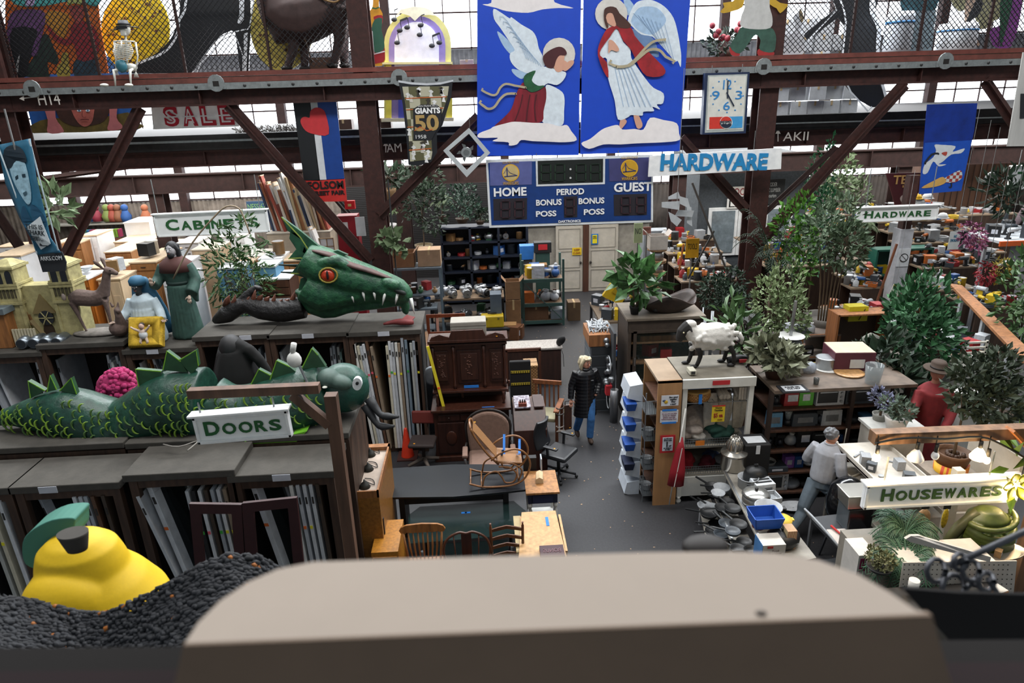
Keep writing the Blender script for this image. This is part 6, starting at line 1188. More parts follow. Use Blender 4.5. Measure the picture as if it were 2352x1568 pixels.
OW=WD('9a6a3c',var=.2);LWD_LIT=WD('cbb292',var=.12);WHC=MT('e2e4e6',var=.05);ORG=WD('a8601f',var=.25,rough=.4);BLC=MT('4f7f9c',var=.06);DKC=WD('4a2c1c')  # the pale wood is lightened so cabinet tops read as lit by windows
cabinet('tall plain white cabinet rising above the rows below the far windows',284,342,512,21,1.0,WHC,doors=0,top=WHC)
cabinet('orange pine wall cabinet with dark glass panes behind the deer',196,285,617,16.5,.9,ORG,2,glass=True,top=LWD_LIT)
cabinet('brown oak pantry cabinet with mirrored doors right of the orange pine cabinet',240,300,580,18.5,1.6,OW,3,glass=True,top=LWD_LIT)
cabinet('long oak base cabinet row with top coloured as lit in front of the tall white cabinet',262,348,556,20,1.4,LWD_LIT,4,top=LWD_LIT)
cabinet('dark sided cabinet with top coloured as lit beside the veiled statue',338,385,588,15.5,.8,DKC,1,top=LWD_LIT)
cabinet('white pantry cabinet with tall doors behind the falling brace',184,222,542,19.5,.9,WHC,3,top=LWD_LIT)
cabinet('low pale oak cabinet behind the cathedral towers',118,185,560,19,1.0,OW,2,1,top=LWD_LIT)
cabinet('white kitchen cabinet at the left edge behind the cathedral',-20,48,590,14.5,1.2,WHC,2,1,top=LWD_LIT)
cabinet('oak cabinet at the far left behind the hockey banner',40,110,572,17,.8,OW,2,1,top=LWD_LIT)
cabinet('carved arched door sideboard against the far corrugated wall',205,290,556,25.2,.6,DKC,3,top='6a3a22',name='sideboard')
cabinet('white drawer cabinet behind the bearded statue',404,455,560,17.5,.9,WHC,1,2,top='b8b4ac')
cabinet('open light wood drawer cabinet right of the bearded statue',440,500,575,16,.9,LWD_LIT,1,2,top='c4b8a4')
cabinet('white base cabinet behind the bamboo plant',500,560,545,18.5,.9,WHC,2,1,top='c8c4bc')
cabinet('pale blue cabinet left of the bamboo plant',497,556,618,14.0,.6,BLC,0,top='a0a4a4')
cabinet('pale blue cabinet right of the bamboo plant',580,632,614,13.6,.6,BLC,0,top='a0a4a4')
cabinet('open white shelf unit behind the dragon crest',612,758,536,17.2,.8,MT('a89c8a',var=.1),0,name='shelf_unit',top='8a8478')
cabinet('white cabinet with drawers beside the red cabinet',560,612,590,16.2,.8,WHC,1,2,top='c0bcb4')
cabinet('oak cabinet with top coloured as lit just behind the black dragon tail',636,690,600,15,.7,OW,2,0,top=LWD_LIT)
random.seed(17)
def boards(n,px0,px1,pyb,Y,z0,hh,group,labels,cols,lean=-.2,wd=.16):
 for i in range(n):
  f=i/max(1,n-1);x=atY(px0+(px1-px0)*f,pyb,Y).x;h=hh*random.uniform(.75,1.15);c=random.choice(cols);T=thing('stored_board',labels+', %s from the left'%ORD[i],'board',(x,Y+random.uniform(-.05,.1),z0),group=group);T.rotation_euler=(random.uniform(-.1,.0),lean+random.uniform(-.06,.06),0)
  bx('board_body',(0,.15,h/2),(.05,random.uniform(.2,.45),h),c,T);bx('board_edge',(0,.15,h+.01),(.055,.3,.02),LWD_LIT,T)
z0=atY(690,536,17.4).z+.03
boards(26,628,755,536,17.45,z0,1.3,'boards and shutters on top of the shelf unit','narrow board on top of the shelf unit',['9a6a44','b8bcc0','7a4428','c0b8a8','2a3a5a','8a3a2a','a89878','c9ccce'],lean=-.22)
boards(9,758,800,600,16.6,0,2.9,'white louvres behind the brace','tall white louvre board behind the brace',['d0d4d8','c4c8cc','dcdcdc'],lean=-.25)
T=thing('grid_window','small white gridded window sash on the shelf unit','window',PX(745,575,17.0));m=M()
for i in range(4):m.box((-.25+.167*i,0,0),(.02,.03,.6));m.box((0,0,-.3+.2*i),(.52,.03,.02))
m.put('sash_bars','8a7458',T);bx('pane',(0,.01,0),(.5,.01,.6),'b8bcc0',T)
random.seed(61);ci=0
for row,(yt,Yc_)in enumerate(((566,22.5),(580,20.2),(600,14.8),(640,13.6))):
 for px in range(-10 if row<2 else 150,640,74):
  if random.random()<.45:continue
  mt=random.choice([(WHC,'white'),(LWD_LIT,'pale maple'),(OW,'oak'),(DKC,'dark stained'),(WHC,'white'),(ORG,'amber pine')]);ci+=1
  cabinet('%s cabinet %s, near %s'%(mt[1],('in the rearmost row','in the second row','behind the statues','just behind the rack tops')[row],('the left edge','the banner','the cathedral','the doe','the veiled statue','the bearded statue','the bamboo','the dragon tail','the dragon crest')[min(8,int((px+10)/74))]),px,px+random.choice((52,60,70)),yt+random.randint(-8,10),Yc_+random.uniform(-.2,.2),.7,mt[0],random.choice((1,2)),random.choice((0,1,2)),top=random.choice((WHC,LWD_LIT,WHC)))
  if row>1:strew('on the cabinet tops behind the rack figures',2,atY(px+10,yt,Yc_).x,atY(px+45,yt,Yc_).x,Yc_+.2,Yc_+.5,atY(px,yt,Yc_).z+.06,['box','tray','tin','bowl'],['b8bcc0','c8c0b0','16181a','8a6a44'],s=(.16,.34))
# small ornaments on shelf against far wall
T=thing('wall_shelf','long narrow wall shelf under the corrugated wall with ornaments','shelf',PX(240,512,26.2));bx('shelf_board',(0,0,0),(4.4,.5,.06),'9a9890',T)
for i,(px,c,lb)in enumerate(((212,'1e3a6a','blue'),(225,'8a3040','red and white checked'),(250,'7a8a4a','green'),(262,'9a4a3a','terracotta'),(275,'8a5a40','brown'),(292,'2f5a9a','bright blue'),(338,'b06a4a','orange'))):
 x,y,z=PX(px,508,26.1);T=thing('ornament_bust','%s painted ornament bust on the far wall shelf'%lb,'ornament',(x,26.1,z));m=M();m.lathe([(.16,0),(.2,.2),(.12,.34),(.1,.4)],10);m.ball((0,0,.5),.13,10,8);m.put('bust',c,T)
x,y,z=PX(232,548,25);T=thing('book_row','row of coloured books standing on the carved sideboard','books',(x-.6,25.2,z))
for i in range(14):bx('book',(i*.09,.1,.14),(.07,.2,.28),random.choice(['8a2a4a','2a6a5a','3a3a7a','6a8a2a','9a4a2a','2a5a8a']),T)
struct(M().box(((atY(1060,470,22).x),24.2,1.9),(8.5,.1,3.8)).put('wall_shutter',MT('2e2e30',kind='stripesz',h2='131314',sc=5,rough=.5,metal=.3)))
T=thing('green_plaque','small blue and green framed plaque below the cabinets sign corner','sign',PX(590,474,20));bx('plaque_board',(0,0,0),(.56,.03,.3),'2a4a6a',T);text('lettering','NESS 67',.5,.16,'7aa86a',T,(0,-.02,0))
# fire equipment
T=thing('fire_alarm_box','small bright red alarm box on the wall right of the banner','alarm',PX(804,470,16.6));bx('box_body',(0,0,0),(.24,.12,.2),'c01820',T,bevel=.01);bx('label_plate',(0,-.065,0),(.08,.01,.06),'c8b878',T)
T=thing('red_cabinet','tall red equipment cabinet behind the diagonal brace','cabinet',(PX(800,560,16.4)[0],16.5,0));h=PX(800,497,16.4)[2];bx('body',(0,.2,h/2),(.5,.4,h),MT('7c1420',rough=.4),T,bevel=.01);bx('white_label',(-.05,-.005,h-.3),(.14,.01,.3),'b8b8b8',T);bx('door_line',(0,-.004,h*.6),(.46,.008,.01),'3a0a10',T)
T=thing('notice_board','white notice panel beside the red equipment cabinet','sign',PX(828,520,16.3));bx('panel_board',(0,0,0),(.22,.02,.45),'b4b8bc',T)
# ---------- centre back ----------
NV=MT('151c2a',rough=.5);
xa=atY(1017,600,20.6).x;xb=atY(1212,600,20.6).x;w=xb-xa;T=thing('black_shelving','tall dark navy shelving unit left of the white double doors','shelf',((xa+xb)/2,20.6,0));H_=2.42
for i in range(4):bx('upright',(-w/2+w*i/3,.3,H_/2),(.07,.6,H_),NV,T)
for j in range(6):bx('shelf_board',(0,.3,.1+j*(H_-.12)/5),(w,.6,.05),NV,T)
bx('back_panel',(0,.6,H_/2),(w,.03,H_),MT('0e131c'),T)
# generic small goods ------------------------------------------------
for j in range(5):
 strew('on the navy shelving left of the double doors',8,xa+.1,xb-.1,20.75,21.0,.13+j*(H_-.12)/5,['box','motor','tin','coil','drill','bag'],s=(.16,.3),rz=None)
# motor bench
def bench(label,px0,px1,py,Y,d,z,mat='6a5a48',lower=True,legmat='2a2c30',name='workbench',dz2=.3):
 a=atY(px0,py,Y).x;b=atY(px1,py,Y).x;T=thing(name,label,'table',((a+b)/2,Y,0));w=b-a
 bx('bench_top',(0,d/2,z-.025),(w,d,.05),mat,T)
 for sx in(-1,1):
  for yy in(.04,d-.04):bx('leg',(sx*(w/2-.04),yy,(z-.05)/2),(.06,.06,z-.05),legmat,T)
 if lower:bx('lower_shelf',(0,d/2,dz2),(w-.1,d-.05,.03),mat,T)
 return a,b
a,b=bench('long bench loaded with electric motors in front of the navy shelving',985,1158,678,18.0,.9,.95,MT('7a6650'));strew('on the motor bench',14,a+.1,b-.1,18.05,18.8,.952,['motor'],['8c9094','3a4046'],s=(.2,.34));strew('under the motor bench',10,a+.2,b-.2,18.1,18.7,.32,['motor','box','coil'],s=(.2,.3))
T=thing('yellow_toolbox','large yellow metal toolbox on the low shelf of the motor bench','toolbox',(PX(1130,712,17.4)[0],17.35,.35));bx('box_body',(0,0,.16),(.6,.34,.32),MT('a8901c',rough=.4),T,bevel=.03);m=M();[m.box((s*.16,-.175,.26),(.05,.02,.05))for s in(-1,1)];m.put('latch','6a5c1c',T);M().bar((-.12,0,.36),(.12,0,.36),.03).put('handle','1a1a1a',T)
T=thing('tool_stand','low steel stand carrying the yellow toolbox','stand',(T.location.x,17.35,0));bx('stand_top',(0,0,.33),(.9,.5,.04),'1c1e22',T);[bx('leg',(s*.4,0,.155),(.05,.4,.31),'1c1e22',T)for s in(-1,1)]
strew('in the dark rack below the yellow toolbox',10,T.location.x-.4,T.location.x+.4,16.6,17.0,.02,['motor','drill'],['3a4046','8c9094'],s=(.16,.24))
# cartons on grey rack
a,b=bench('grey steel rack holding two big cardboard cartons',888,1012,600,17.6,.7,1.95,MT('5a646c'),legmat='5a6a74',name='steel_rack',dz2=1.2)
c1=carton((PX(922,600,17.6)[0],17.95,1.96),(.62,.5,.38),'brown open cardboard carton on the grey rack left of its neighbour','7a5638',open_=True);carton((PX(985,596,17.6)[0],17.95,1.96),(.6,.5,.44),'closed tan cardboard carton on the grey rack beside the open one','a08468')
strew('on the grey rack under the cartons',10,a+.1,b-.1,17.7,18.2,1.22,['box','motor','tin','bag'],s=(.16,.26))
a,b=bench('second grey rack level bench under the cartons',900,1000,660,17.4,.5,.9,MT('5a646c'),name='low_rack');strew('on the low grey rack',8,a+.1,b-.1,17.45,17.8,.9,['box','drill','tin','motor'],s=(.16,.3))
# green steel rack at the aisle
x0=atZ(1202,742,0).x;x1=atZ(1292,740,0).x;T=thing('green_rack','open green steel pallet rack with boxes at the aisle','rack',((x0+x1)/2,18.2,0));w=x1-x0;GR=MT('3a5650',rough=.5)
for sx in(-1,1):
 for y in(0,.8):bx('upright',(sx*w/2,y,.95),(.06,.06,1.9),GR,T)
for z in(.12,.62,1.32):
 bx('shelf_board',(0,.4,z+.02),(w-.04,.8,.03),WD('7a6048'),T)
 for y in(0,.8):bx('beam',(0,y-.02*(1 if y==0 else-1),z),(w,.05,.09),GR,T)
M().bar((-w/2,-.03,1.3),(w/2,-.03,.15),.05,.02).put('diagonal_strut',GR,T)
cx=(x0+x1)/2;carton((cx-.2,18.55,.16),(.7,.5,.42),'large brown carton on the bottom level of the green rack','6a4c34');T=thing('clear_tub','clear plastic storage tub at the bottom right of the green rack','tub',(cx+.38,18.5,.16));bx('tub_body',(0,0,.13),(.34,.5,.26),MT('8a98a4',rough=.2,alpha=.7),T,bevel=.02);bx('tub_lid',(0,0,.28),(.37,.53,.03),MT('a8b0b8'),T)
strew('on the middle level of the green rack',9,x0+.1,x1-.1,18.3,18.9,.66,['box','bag','motor','tray'],['8c9094','16181a','b8bcc0','5a3a24','a85a24'],s=(.2,.34));strew('on the upper level of the green rack',12,x0+.1,x1-.1,18.25,18.9,1.36,['box','box','bag','tin','drill'],['b8bcc0','8a6a44','24508a','b89a20','8c9094'],s=(.2,.36))
T=thing('red_display_box','black box with red label above the green rack','box',(cx+.1,19.4,0));bx('box_body',(0,0,2.0),(.5,.3,.3),'16181a',T,bevel=.01);bx('red_label',(0,-.155,2.02),(.26,.01,.16),'b0202a',T);bx('stand',(0,0,.92),(.4,.25,1.84),'2c4a44',T)
T=thing('blue_tub','bright blue plastic tub beside the red labelled box','tub',(cx-.35,19.5,0));M().box((0,0,1.85),(.36,.3,.4),tap=1.15).put('tub_body','2a72c0',T);bx('stand',(0,0,.82),(.3,.25,1.64),'3a3a38',T)
carton((x0-.3,18.0,0),(.4,.4,.9),'stack of brown cartons beside the green rack leg','7a5a3c');carton((x0-.3,18.0,.92),(.38,.36,.5),'open brown carton upon the stack beside green rack','8a6848',open_=True)
carton((x1+.35,18.7,0),(.36,.36,.55),'brown paper sack box at the end of the green rack','6a543c');bx('blue_steel_locker',(x0-.78,17.6,.6),(.3,.4,1.2),MT('4a5662'),None,label='narrow blue grey steel locker beside the motor bench',cat='locker')
T=bpy.data.objects['blue_steel_locker'];T.name='steel_locker'
strew('in the box stack left of the green rack',5,x0-.6,x0-.1,17.2,17.5,0,['box','tray'],['5a3a24','8a6a44'],s=(.25,.4))
# plants at the back
random.seed(77)
shelfplant('leafy weeping fig above the cartons behind the left column',975,585,19.2,2.7,.75,700,.16,PG[0],lobes=6,trunk=.5,pr=.25,pm='6a5c40');shelfplant('bushy green plant on top of the navy shelving',1062,512,20.8,1.15,.55,500,.13,PG[2],trunk=.1,lobes=4,ph=.15,pr=.2)
palm('small grey spiky palm on top of the navy shelving',*PX(1018,512,20.9),.95,.42,14,PG[3],pr=.13,ph=.22,stemh=.3,wide=.025);shelfplant('red poinsettia plant at the right end of the navy shelving',1103,515,20.8,.6,.35,220,.13,PG[0],trunk=.05,ph=.12,pr=.14,lobes=2)
plant('potted banana plant in a wicker pot high behind the left column',*PX(893,470,18.5),1.0,.4,60,.35,PG[0],trunk=.2,pr=.22,ph=.42,pm='7a6040',lobes=2,shape=.3);plant('trailing variegated plant on a steel pole before the left column',*PX(908,610,15.2),.75,.3,60,.26,PG[3],pot=None,trunk=.1,lobes=2,shape=.55,name='trailing_plant')
T=thing('plant_pole','thin steel pole behind the trailing variegated plant','pole',(PX(908,610,15.3)[0],15.35,0));M().bar((0,0,0),(0,0,4.5),.03).put('pole_body','2a2c2e',T)
leaves(M(),(0,0,0),(.3,.2,.3),60,.3).put('hanging_foliage',PG[3],None,loc=PX(125,470,14),label='grey green foliage hanging behind the hockey banner',cat='plant')
shelfplant('white flower patterned pots stand left of the cartons',895,540,18.3,.5,.3,60,.15,PG[3],ph=.3,pr=.2,pm='c8c8c8')
# ---------- right side ----------
random.seed(5)
# brown end board shelf
p=atZ(1525,1160,0);T=thing('plywood_bookcase','narrow plywood bookcase with notices taped on its front','bookcase',(p.x,9.15,0));PLY=WD('a07850',var=.2,sc=8,rough=.5);w=.36
bx('end_board',(0,.015,1.07),(w,.03,2.14),PLY,T);bx('top_board',(0,.45,2.12),(w,.9,.04),MT('8a7660'),T);bx('back_board',(w/2-.015,.45,1.07),(.03,.86,2.1),PLY,T);bx('far_board',(0,.88,1.07),(w,.03,2.1),PLY,T)
for z in(.15,.55,.95,1.35,1.75):bx('shelf_board',(0,.45,z),(w-.02,.86,.025),WD('5a3a28'),T)
tag(T,None,None);px_,py_,pz_=T.location
def notice(nm,label,c,wd,h,bg,s,fg,border=None,sz=None):
 g=thing(nm,label,'sign',c)
 if border:bx('border',(0,0,0),(wd+.07,.006,h+.07),border,g)
 bx('paper',(0,-.005,0),(wd,.006,h),bg,g)
 if s:text('lettering',s,wd*.85,h*(sz or.6),fg,g,(0,-.011,0))
 return g
g=notice('bee_notice','white notice with a bee drawing and cursive lettering',(px_,9.128,1.83),.26,.17,'c8ccd4',None,'1a1a1a');text('lettering','Bee a good\nneighbor\nWear\na mask!',.13,.14,'20242c',g,(.05,-.011,0),shear=.3);M().ball((-.06,-.01,-.02),(.03,.006,.03),8,6).put('bee_drawing','b8982a',g);M().ball((-.085,-.01,.0),(.03,.004,.018),8,5).put('bee_wing','3a4a6a',g)
g=notice('handwritten_notice','white handwritten notice taped with blue tape',(px_,9.128,1.57),.27,.2,'c8ccd4','As we are not able\nto try on clothes\nplease read this\nbefore buying them','8a6a7a');[bx('blue_tape',(0,-.012,s*.105),(.22,.004,.03),TAPE,g)for s in(-1,1)]
g=notice('dog_notice','red bordered notice with a person and dog pictogram',(px_,9.128,1.1),.16,.23,'b4c0cc',None,'20242c',border='a81c24');text('lettering','ALL PETS MUST\nBE ON A LEASH',.12,.05,'20242c',g,(0,-.011,.08));text('lettering','OR CARRIED AT\nALL TIMES',.12,.045,'20242c',g,(0,-.011,-.08));m=M();m.ball((-.01,-.012,.035),.011,7,5);m.box((-.01,-.012,0),(.018,.004,.05));m.box((-.018,-.012,-.035),(.008,.004,.03));m.box((-.002,-.012,-.035),(.008,.004,.03));m.box((.035,-.012,-.03),(.035,.004,.014));m.box((.05,-.012,-.02),(.01,.004,.014));m.put('pictogram','15181c',g)
# white wire/plastic bin rack on the aisle side
T=thing('bin_rack','white zigzag bin rack with blue bins on the aisle end of the bookcase','rack',(px_-.42,9.5,0));WB=MT('b8c0ca',rough=.5);zs=[.15,.5,.85,1.2,1.55,1.85]
bx('rack_side',(.1,.3,.95),(.02,.5,1.9),WB,T)
for i,z in enumerate(zs):M().prism([(-.14,-.0,z-.13),(.1,-.0,z-.2),(.1,0,z+.1),(-.1,0,z+.07)],(0,1,0),.5).put('bin_pocket',WB,T)
for i,z in enumerate(zs[1:5]):
 g=thing('blue_bin','blue cloth bin in the white zigzag rack, level %s from the floor'%('two','three','four','five')[i],'bin',(px_-.50,9.49,z));M().box((0,.1,.03),(.13,.24,.13),tap=1.3).put('bin_body','1c4a98' if i!=0 else '14203c',g)
# wire baskets column between
T=thing('wire_basket_tower','wire basket tower with chrome pans between bin rack and bookcase','rack',(px_-.22,9.25,0));WW=ST('9aa0a4')
for z in(.12,.6,1.1,1.55):
 m=M()
 for k in range(7):m.bar((-.08+k*.027,0,z),(-.08+k*.027,0,z+.22),.006);m.bar((-.1,k*.07,z),(-.1,k*.07,z+.22),.006)
 for q in(0,.22):m.bar((-.1,0,z+q),(.1,0,z+q),.008);m.bar((-.1,0,z+q),(-.1,.45,z+q),.008)
 m.box((0,.22,z),(.2,.44,.006));m.put('wire_basket',WW,T)
for sx in(-.1,.1):M().bar((sx,.02,0),(sx,.02,1.9),.012).put('tower_post',WW,T)
for i,z in enumerate((.14,.62,1.12)):good('pot','9a9ea2',(px_-.22,9.45,z),.17,0,'steel cooking pot in the wire basket tower, %s basket'%('lowest','second','third')[i],'cooking pot')
# white textile shelf
xa=px_+w/2+.03;xb=atY(1730,860,9.25).x;Wd=xb-xa;T=thing('white_textile_shelf','white framed open shelf full of folded textiles beside the plywood bookcase','shelf',((xa+xb)/2,9.2,0));TW=MT('c0c0ba',var=.08);cx=(xa+xb)/2
bx('top_board',(0,.45,2.1),(Wd,.95,.05),MT('6a6458',var=.2,sc=6),T);bx('top_trim',(0,-.03,2.06),(Wd+.04,.04,.15),TW,T,bevel=.006);bx('red_sticker',(.02,-.056,2.07),(.26,.006,.07),'a81c24',T);bx('bottom_panel',(-Wd*.12,.02,.28),(Wd*.7,.04,.34),TW,T);bx('back_panel',(0,.86,1.05),(Wd,.03,2.1),'3a3028',T)
for x in(-Wd/2+.03,Wd/2-.03):M().lathe([(.035,0),(.045,.04),(.025,.08),(.04,.12)],10,(x,.0,0)).put('turned_foot',TW,T);bx('post',(x,.0,1.06),(.075,.06,1.9),TW,T,bevel=.006)
for z in(.45,.95):bx('shelf_board',(0,.45,z),(Wd-.08,.82,.03),'8a8478',T)
m=M()
for z in(.98,.5):
 for k in range(26):m.bar((-Wd/2+.06+k*(Wd-.12)/25,.01,z),(-Wd/2+.06+k*(Wd-.12)/25,.01,z+.13),.005)
 for q in(0,.045,.09,.13):m.bar((-Wd/2+.05,.01,z+q),(Wd/2-.05,.01,z+q),.006)
m.put('wire_front',WW,T)
random.seed(41)
def cloth(label,c,r,col,name='folded_cloth',tall=False,n=5):
 g=thing(name,label,'textile',c);mt=MT(col,rough=.9,var=.2,sc=14);m=M()
 if tall:
  for i in range(n):m.tube([((i-(n-1)/2)*.04,0,r),((i-(n-1)/2)*.045+random.uniform(-.02,.02),-.03,r*.5),((i-(n-1)/2)*.03,0,0)],[.025,.04,.02],7,sub=3)
 else:
  for i in range(n):a=random.uniform(0,6.28);q=random.uniform(0,.5)*r;m.ball((q*math.cos(a),q*math.sin(a)*.6,.3*r+.12*i*r),(r*random.uniform(.5,.8),r*.5,r*.28),10,7,rot=(random.uniform(-.5,.5),random.uniform(-.4,.4),a))
 m.put('cloth_body',mt,g,remesh=.012,smooth=1);return g
cloth('large heap of crumpled cream linen on the left of the white shelf',(cx-.3,9.55,.97),.34,'9a9088',n=7);cloth('black and white striped cloth heap on the white shelf',(cx-.2,9.4,.97),.22,'a8a49c',n=4);cloth('dark green velvet cloth heap on the white shelf',(cx+.14,9.42,.99),.24,'123a30',n=5);cloth('grey linen heap at the right of the white shelf',(cx+.4,9.55,.97),.2,'8a8478')
for i,(x,c,lb)in enumerate(((-.02,'a8a298','pale linen hanging left of the yellow sign'),(.2,'8a8478','grey linen hanging behind the green velvet'),(.44,'a39a8a','cream twisted linen hanging at the right post'))):cloth('length of %s'%lb,(cx+x,9.45,1.15),.62,c,name='hanging_linen',tall=True)
cloth('bright red folded fabric on the low shelf of the white unit',(cx-.3,9.5,.47),.2,'8a1824');cloth('dark maroon fabric on the low shelf of the white unit',(cx-.02,9.45,.47),.18,'5a1420');cloth('grey fabric on the low shelf near the right post',(cx+.3,9.5,.47),.2,'6a6a6a');cloth('blue grey fabric among the red ones',(cx+.12,9.6,.47),.18,'3a4a6a')
g=thing('wicker_basket','round wicker basket wrapped with blue tape at the top of the white shelf','basket',(cx-.26,9.4,1.72));M().lathe([(.2,0),(.22,.06),(.21,.13)],20,sy=.9).put('basket_body',MT('a8783c',kind='checks',h2='7a5228',sc=40),g);M().lathe([(.215,.13),(.18,.15)],20,sy=.9).put('basket_lid','b08a50',g);bx('blue_tape',(0,-.2,.07),(.05,.01,.16),TAPE,g);bx('blue_tape',(0,0,.152),(.42,.03,.006),TAPE,g);M().tube([(-.16,0,.15),(-.1,0,.3),(.1,0,.3),(.16,0,.15)],.008,6,sub=3).put('handle',ST(),g)
T=thing('wire_hanging_shelf','wire rack hung under the top of the white shelf holding basket and linens','rack',(cx,9.4,1.66));m=M();[m.bar((-.5+i*.1,-.1,.02),(-.5+i*.1,.35,.02),.008)for i in range(11)];m.bar((-.52,-.1,.02),(.52,-.1,.02),.01);m.bar((-.52,.35,.02),(.52,.35,.02),.01);m.bar((-.5,-.1,0),(-.5,-.1,.4),.01);m.bar((.5,-.1,0),(.5,-.1,.4),.01);m.put('wire_grid',WW,T)
for i,x in enumerate((.16,.42)):g=thing('rolled_linens','bundle of rolled cream linens, %s on the hanging wire rack'%('tilted' if i==0 else 'upright'),'textile',(cx+x,9.42,1.7));m=M();[m.tube([(q*.05-.05,-.1,.05),(q*.05-.05,.2,.1 if i==0 else.2)],.04,8)for q in range(3)];[m.box((q*.04-.05,0,.12),(.035,.3,.2))for q in range(4 if i else 0)];m.put('linen_rolls','a8a094',g)
g=thing('price_sign','yellow home textiles sign priced at five dollars','sign',(cx+.02,9.17,1.55));bx('card',(0,0,0),(.2,.006,.27),'c8b01c',g);bx('red_strip',(0,-.004,.13),(.2,.004,.02),'a82018',g);text('lettering','Home\nTextiles',.13,.07,'2a2010',g,(0,-.006,.08));text('price','$5 ea',.14,.08,'8a1c18',g,(0,-.006,-.03),w0=.02);text('lettering','w/color',.08,.02,'5a3010',g,(.03,-.006,-.1))
g=thing('orange_tag','small orange and yellow price tag on the wire basket front','tag',(cx-.22,9.19,1.05));bx('card',(0,0,0),(.14,.006,.08),'c8701c',g)
# red umbrella
g=thing('folded_umbrella','red folded umbrella with white pole leaning on the plywood bookcase','umbrella',(px_+.14,9.0,0));M().tube([(-.1,0,.1),(.08,.05,1.72)],.011,7).put('pole','c0c0bc',g);m=M();m.tube([(-.02,.0,.45),(-.0,.0,.7),(.03,.03,1.05),(.05,.04,1.25)],[.13,.12,.07,.015],9,flat=.5);m.put('canopy',MT('8a1020',rough=.7),g);M().bar((-.06,-.07,.46),(.04,-.03,1.1),.012,.006).put('piping','c8c0bc',g)
# sheep on top
T=thing('sheep_statue','white sheep statue with black face and legs atop the white shelf','statue',(atY(1625,850,9.75).x,9.72,2.126));SH=MT('bdbab4',rough=.9,var=.12,sc=10,bump=.5);BKS=MT('1c1918',rough=.8,var=.4)
m=M();m.tube([(-.28,0,.44),(-.12,0,.46),(.1,0,.48),(.3,0,.44)],[.16,.21,.21,.17],14,sub=3);m.tube([(-.25,0,.5),(-.36,0,.62)],[.14,.1],10);m.ball((-.33,0,.69),(.1,.09,.06));random.seed(4)
for i in range(80):a=random.uniform(0,6.28);x=random.uniform(-.32,.36);m.ball((x,.19*math.cos(a),.46+.19*math.sin(a)),random.uniform(.03,.05),6,4)
m.put('woolly_body',SH,T,remesh=.016,smooth=1);m=M();m.tube([(-.34,0,.66),(-.45,0,.57),(-.49,0,.42)],[.1,.085,.05],10,sub=2)
for s in(-1,1):m.tube([(-.36,s*.06,.66),(-.33,s*.13,.6)],[.03,.012],7)
m.put('black_head',BKS,T,remesh=.01,smooth=1)
for pts in([(-.24,.08,.34),(-.26,.08,.16),(-.3,.08,.03)],[(-.2,-.09,.34),(-.17,-.09,.18),(-.22,-.09,.03)],[(.28,.09,.36),(.3,.09,.2),(.27,.09,.03)],[(.24,-.09,.34),(.34,-.1,.22),(.36,-.1,.04)]):t=M().tube(pts,[.07,.035,.03],9,sub=2).put('leg',BKS,T);M().ball((pts[-1][0]-.04,pts[-1][1],.025),(.07,.04,.025),8,6).put('hoof','141212',t)
M().tube([(.44,0,.5),(.5,0,.4),(.49,0,.32)],[.04,.03,.015],7).put('tail',SH,T);m=M().ball((-.45,-.085,.58),.013);m.put('eye','c8c0a0',T)
g=thing('security_camera','small cream security camera on the shelf top beneath the sheep','camera',(atY(1590,860,9.35).x,9.4,2.126));bx('camera_body',(0,0,.05),(.1,.18,.07),'b8b4a4',g,bevel=.006);bx('camera_lens',(0,-.092,.05),(.06,.01,.045),'1c1e20',g)
g=thing('black_hose_bundle','black cloth and hose bundle behind the sheep hind legs','bundle',(cx+.42,9.75,2.126));M().tube([(-.1,0,.05),(.1,.02,.07),(.3,0,.05),(.45,.05,.04)],[.05,.06,.05,.04],8,sub=2).put('bundle_body','17171a',g);bx('red_label',(.12,-.06,.05),(.12,.02,.05),'a01c24',g)
# glass fronted brown display cabinet
p=atZ(1437,967,0);xr=atY(1600,900,12.2).x;w=xr-p.x;GB=MT('3a3028',rough=.6,var=.25,sc=8);T=thing('display_cabinet','tall grey brown display cabinet with open glass doors behind the sheep','cabinet',(p.x+w/2,12.1,0));H2=2.12;d=1.0
bx('side_panel',(-w/2+.03,d/2,H2/2),(.06,d,H2),GB,T);bx('side_panel',(w/2-.03,d/2,H2/2),(.06,d,H2),GB,T);bx('back_panel',(0,d-.02,H2/2),(w,.04,H2),'2a221c',T);bx('top_board',(0,d/2,H2),(w+.08,d+.08,.06),MT('6a6054',var=.25),T,bevel=.01);bx('base_panel',(0,.02,.2),(w,.05,.4),GB,T);bx('header',(0,.02,H2-.14),(w,.05,.24),GB,T)
for z in(.75,1.2,1.62):bx('shelf_board',(0,d/2,z),(w-.12,d-.1,.03),WD('7a5c40'),T)
m=M()
for x in(-w/2+.13,w/2-.1):m.box((x,-.01,1.14),(.06,.03,1.5))
m.box((0,-.01,1.87),(w-.2,.03,.05));m.box((0,-.01,.42),(w-.2,.03,.05));m.put('door_frame',GB,T);bx('door_glass',(0,-.005,1.14),(w-.3,.008,1.42),MT('3a4440',rough=.05,alpha=.14),T);M().bar((-w/2+.13,-.05,1.2),(-w/2+.13,-.05,1.36),.02).put('handle',ST(),T);M().bar((-w/2+.13,-.05,.7),(-w/2+.13,-.05,.84),.02).put('handle',ST(),T)
X0=T.location.x
for z in(.77,1.22):strew('inside the brown display cabinet',9,X0-w/2+.15,X0+w/2-.15,12.25,12.8,z,['hammer','drill','wrench','box','coil'],['16181a','3a4046','5a3a24','8a1c20'],s=(.14,.26));
g=thing('wood_drawer_box','light wooden tray on the upper shelf of the brown display cabinet','tray',(X0-.1,12.4,1.64));bx('tray_body',(0,0,.05),(.7,.4,.1),WD('7a5028'),g)
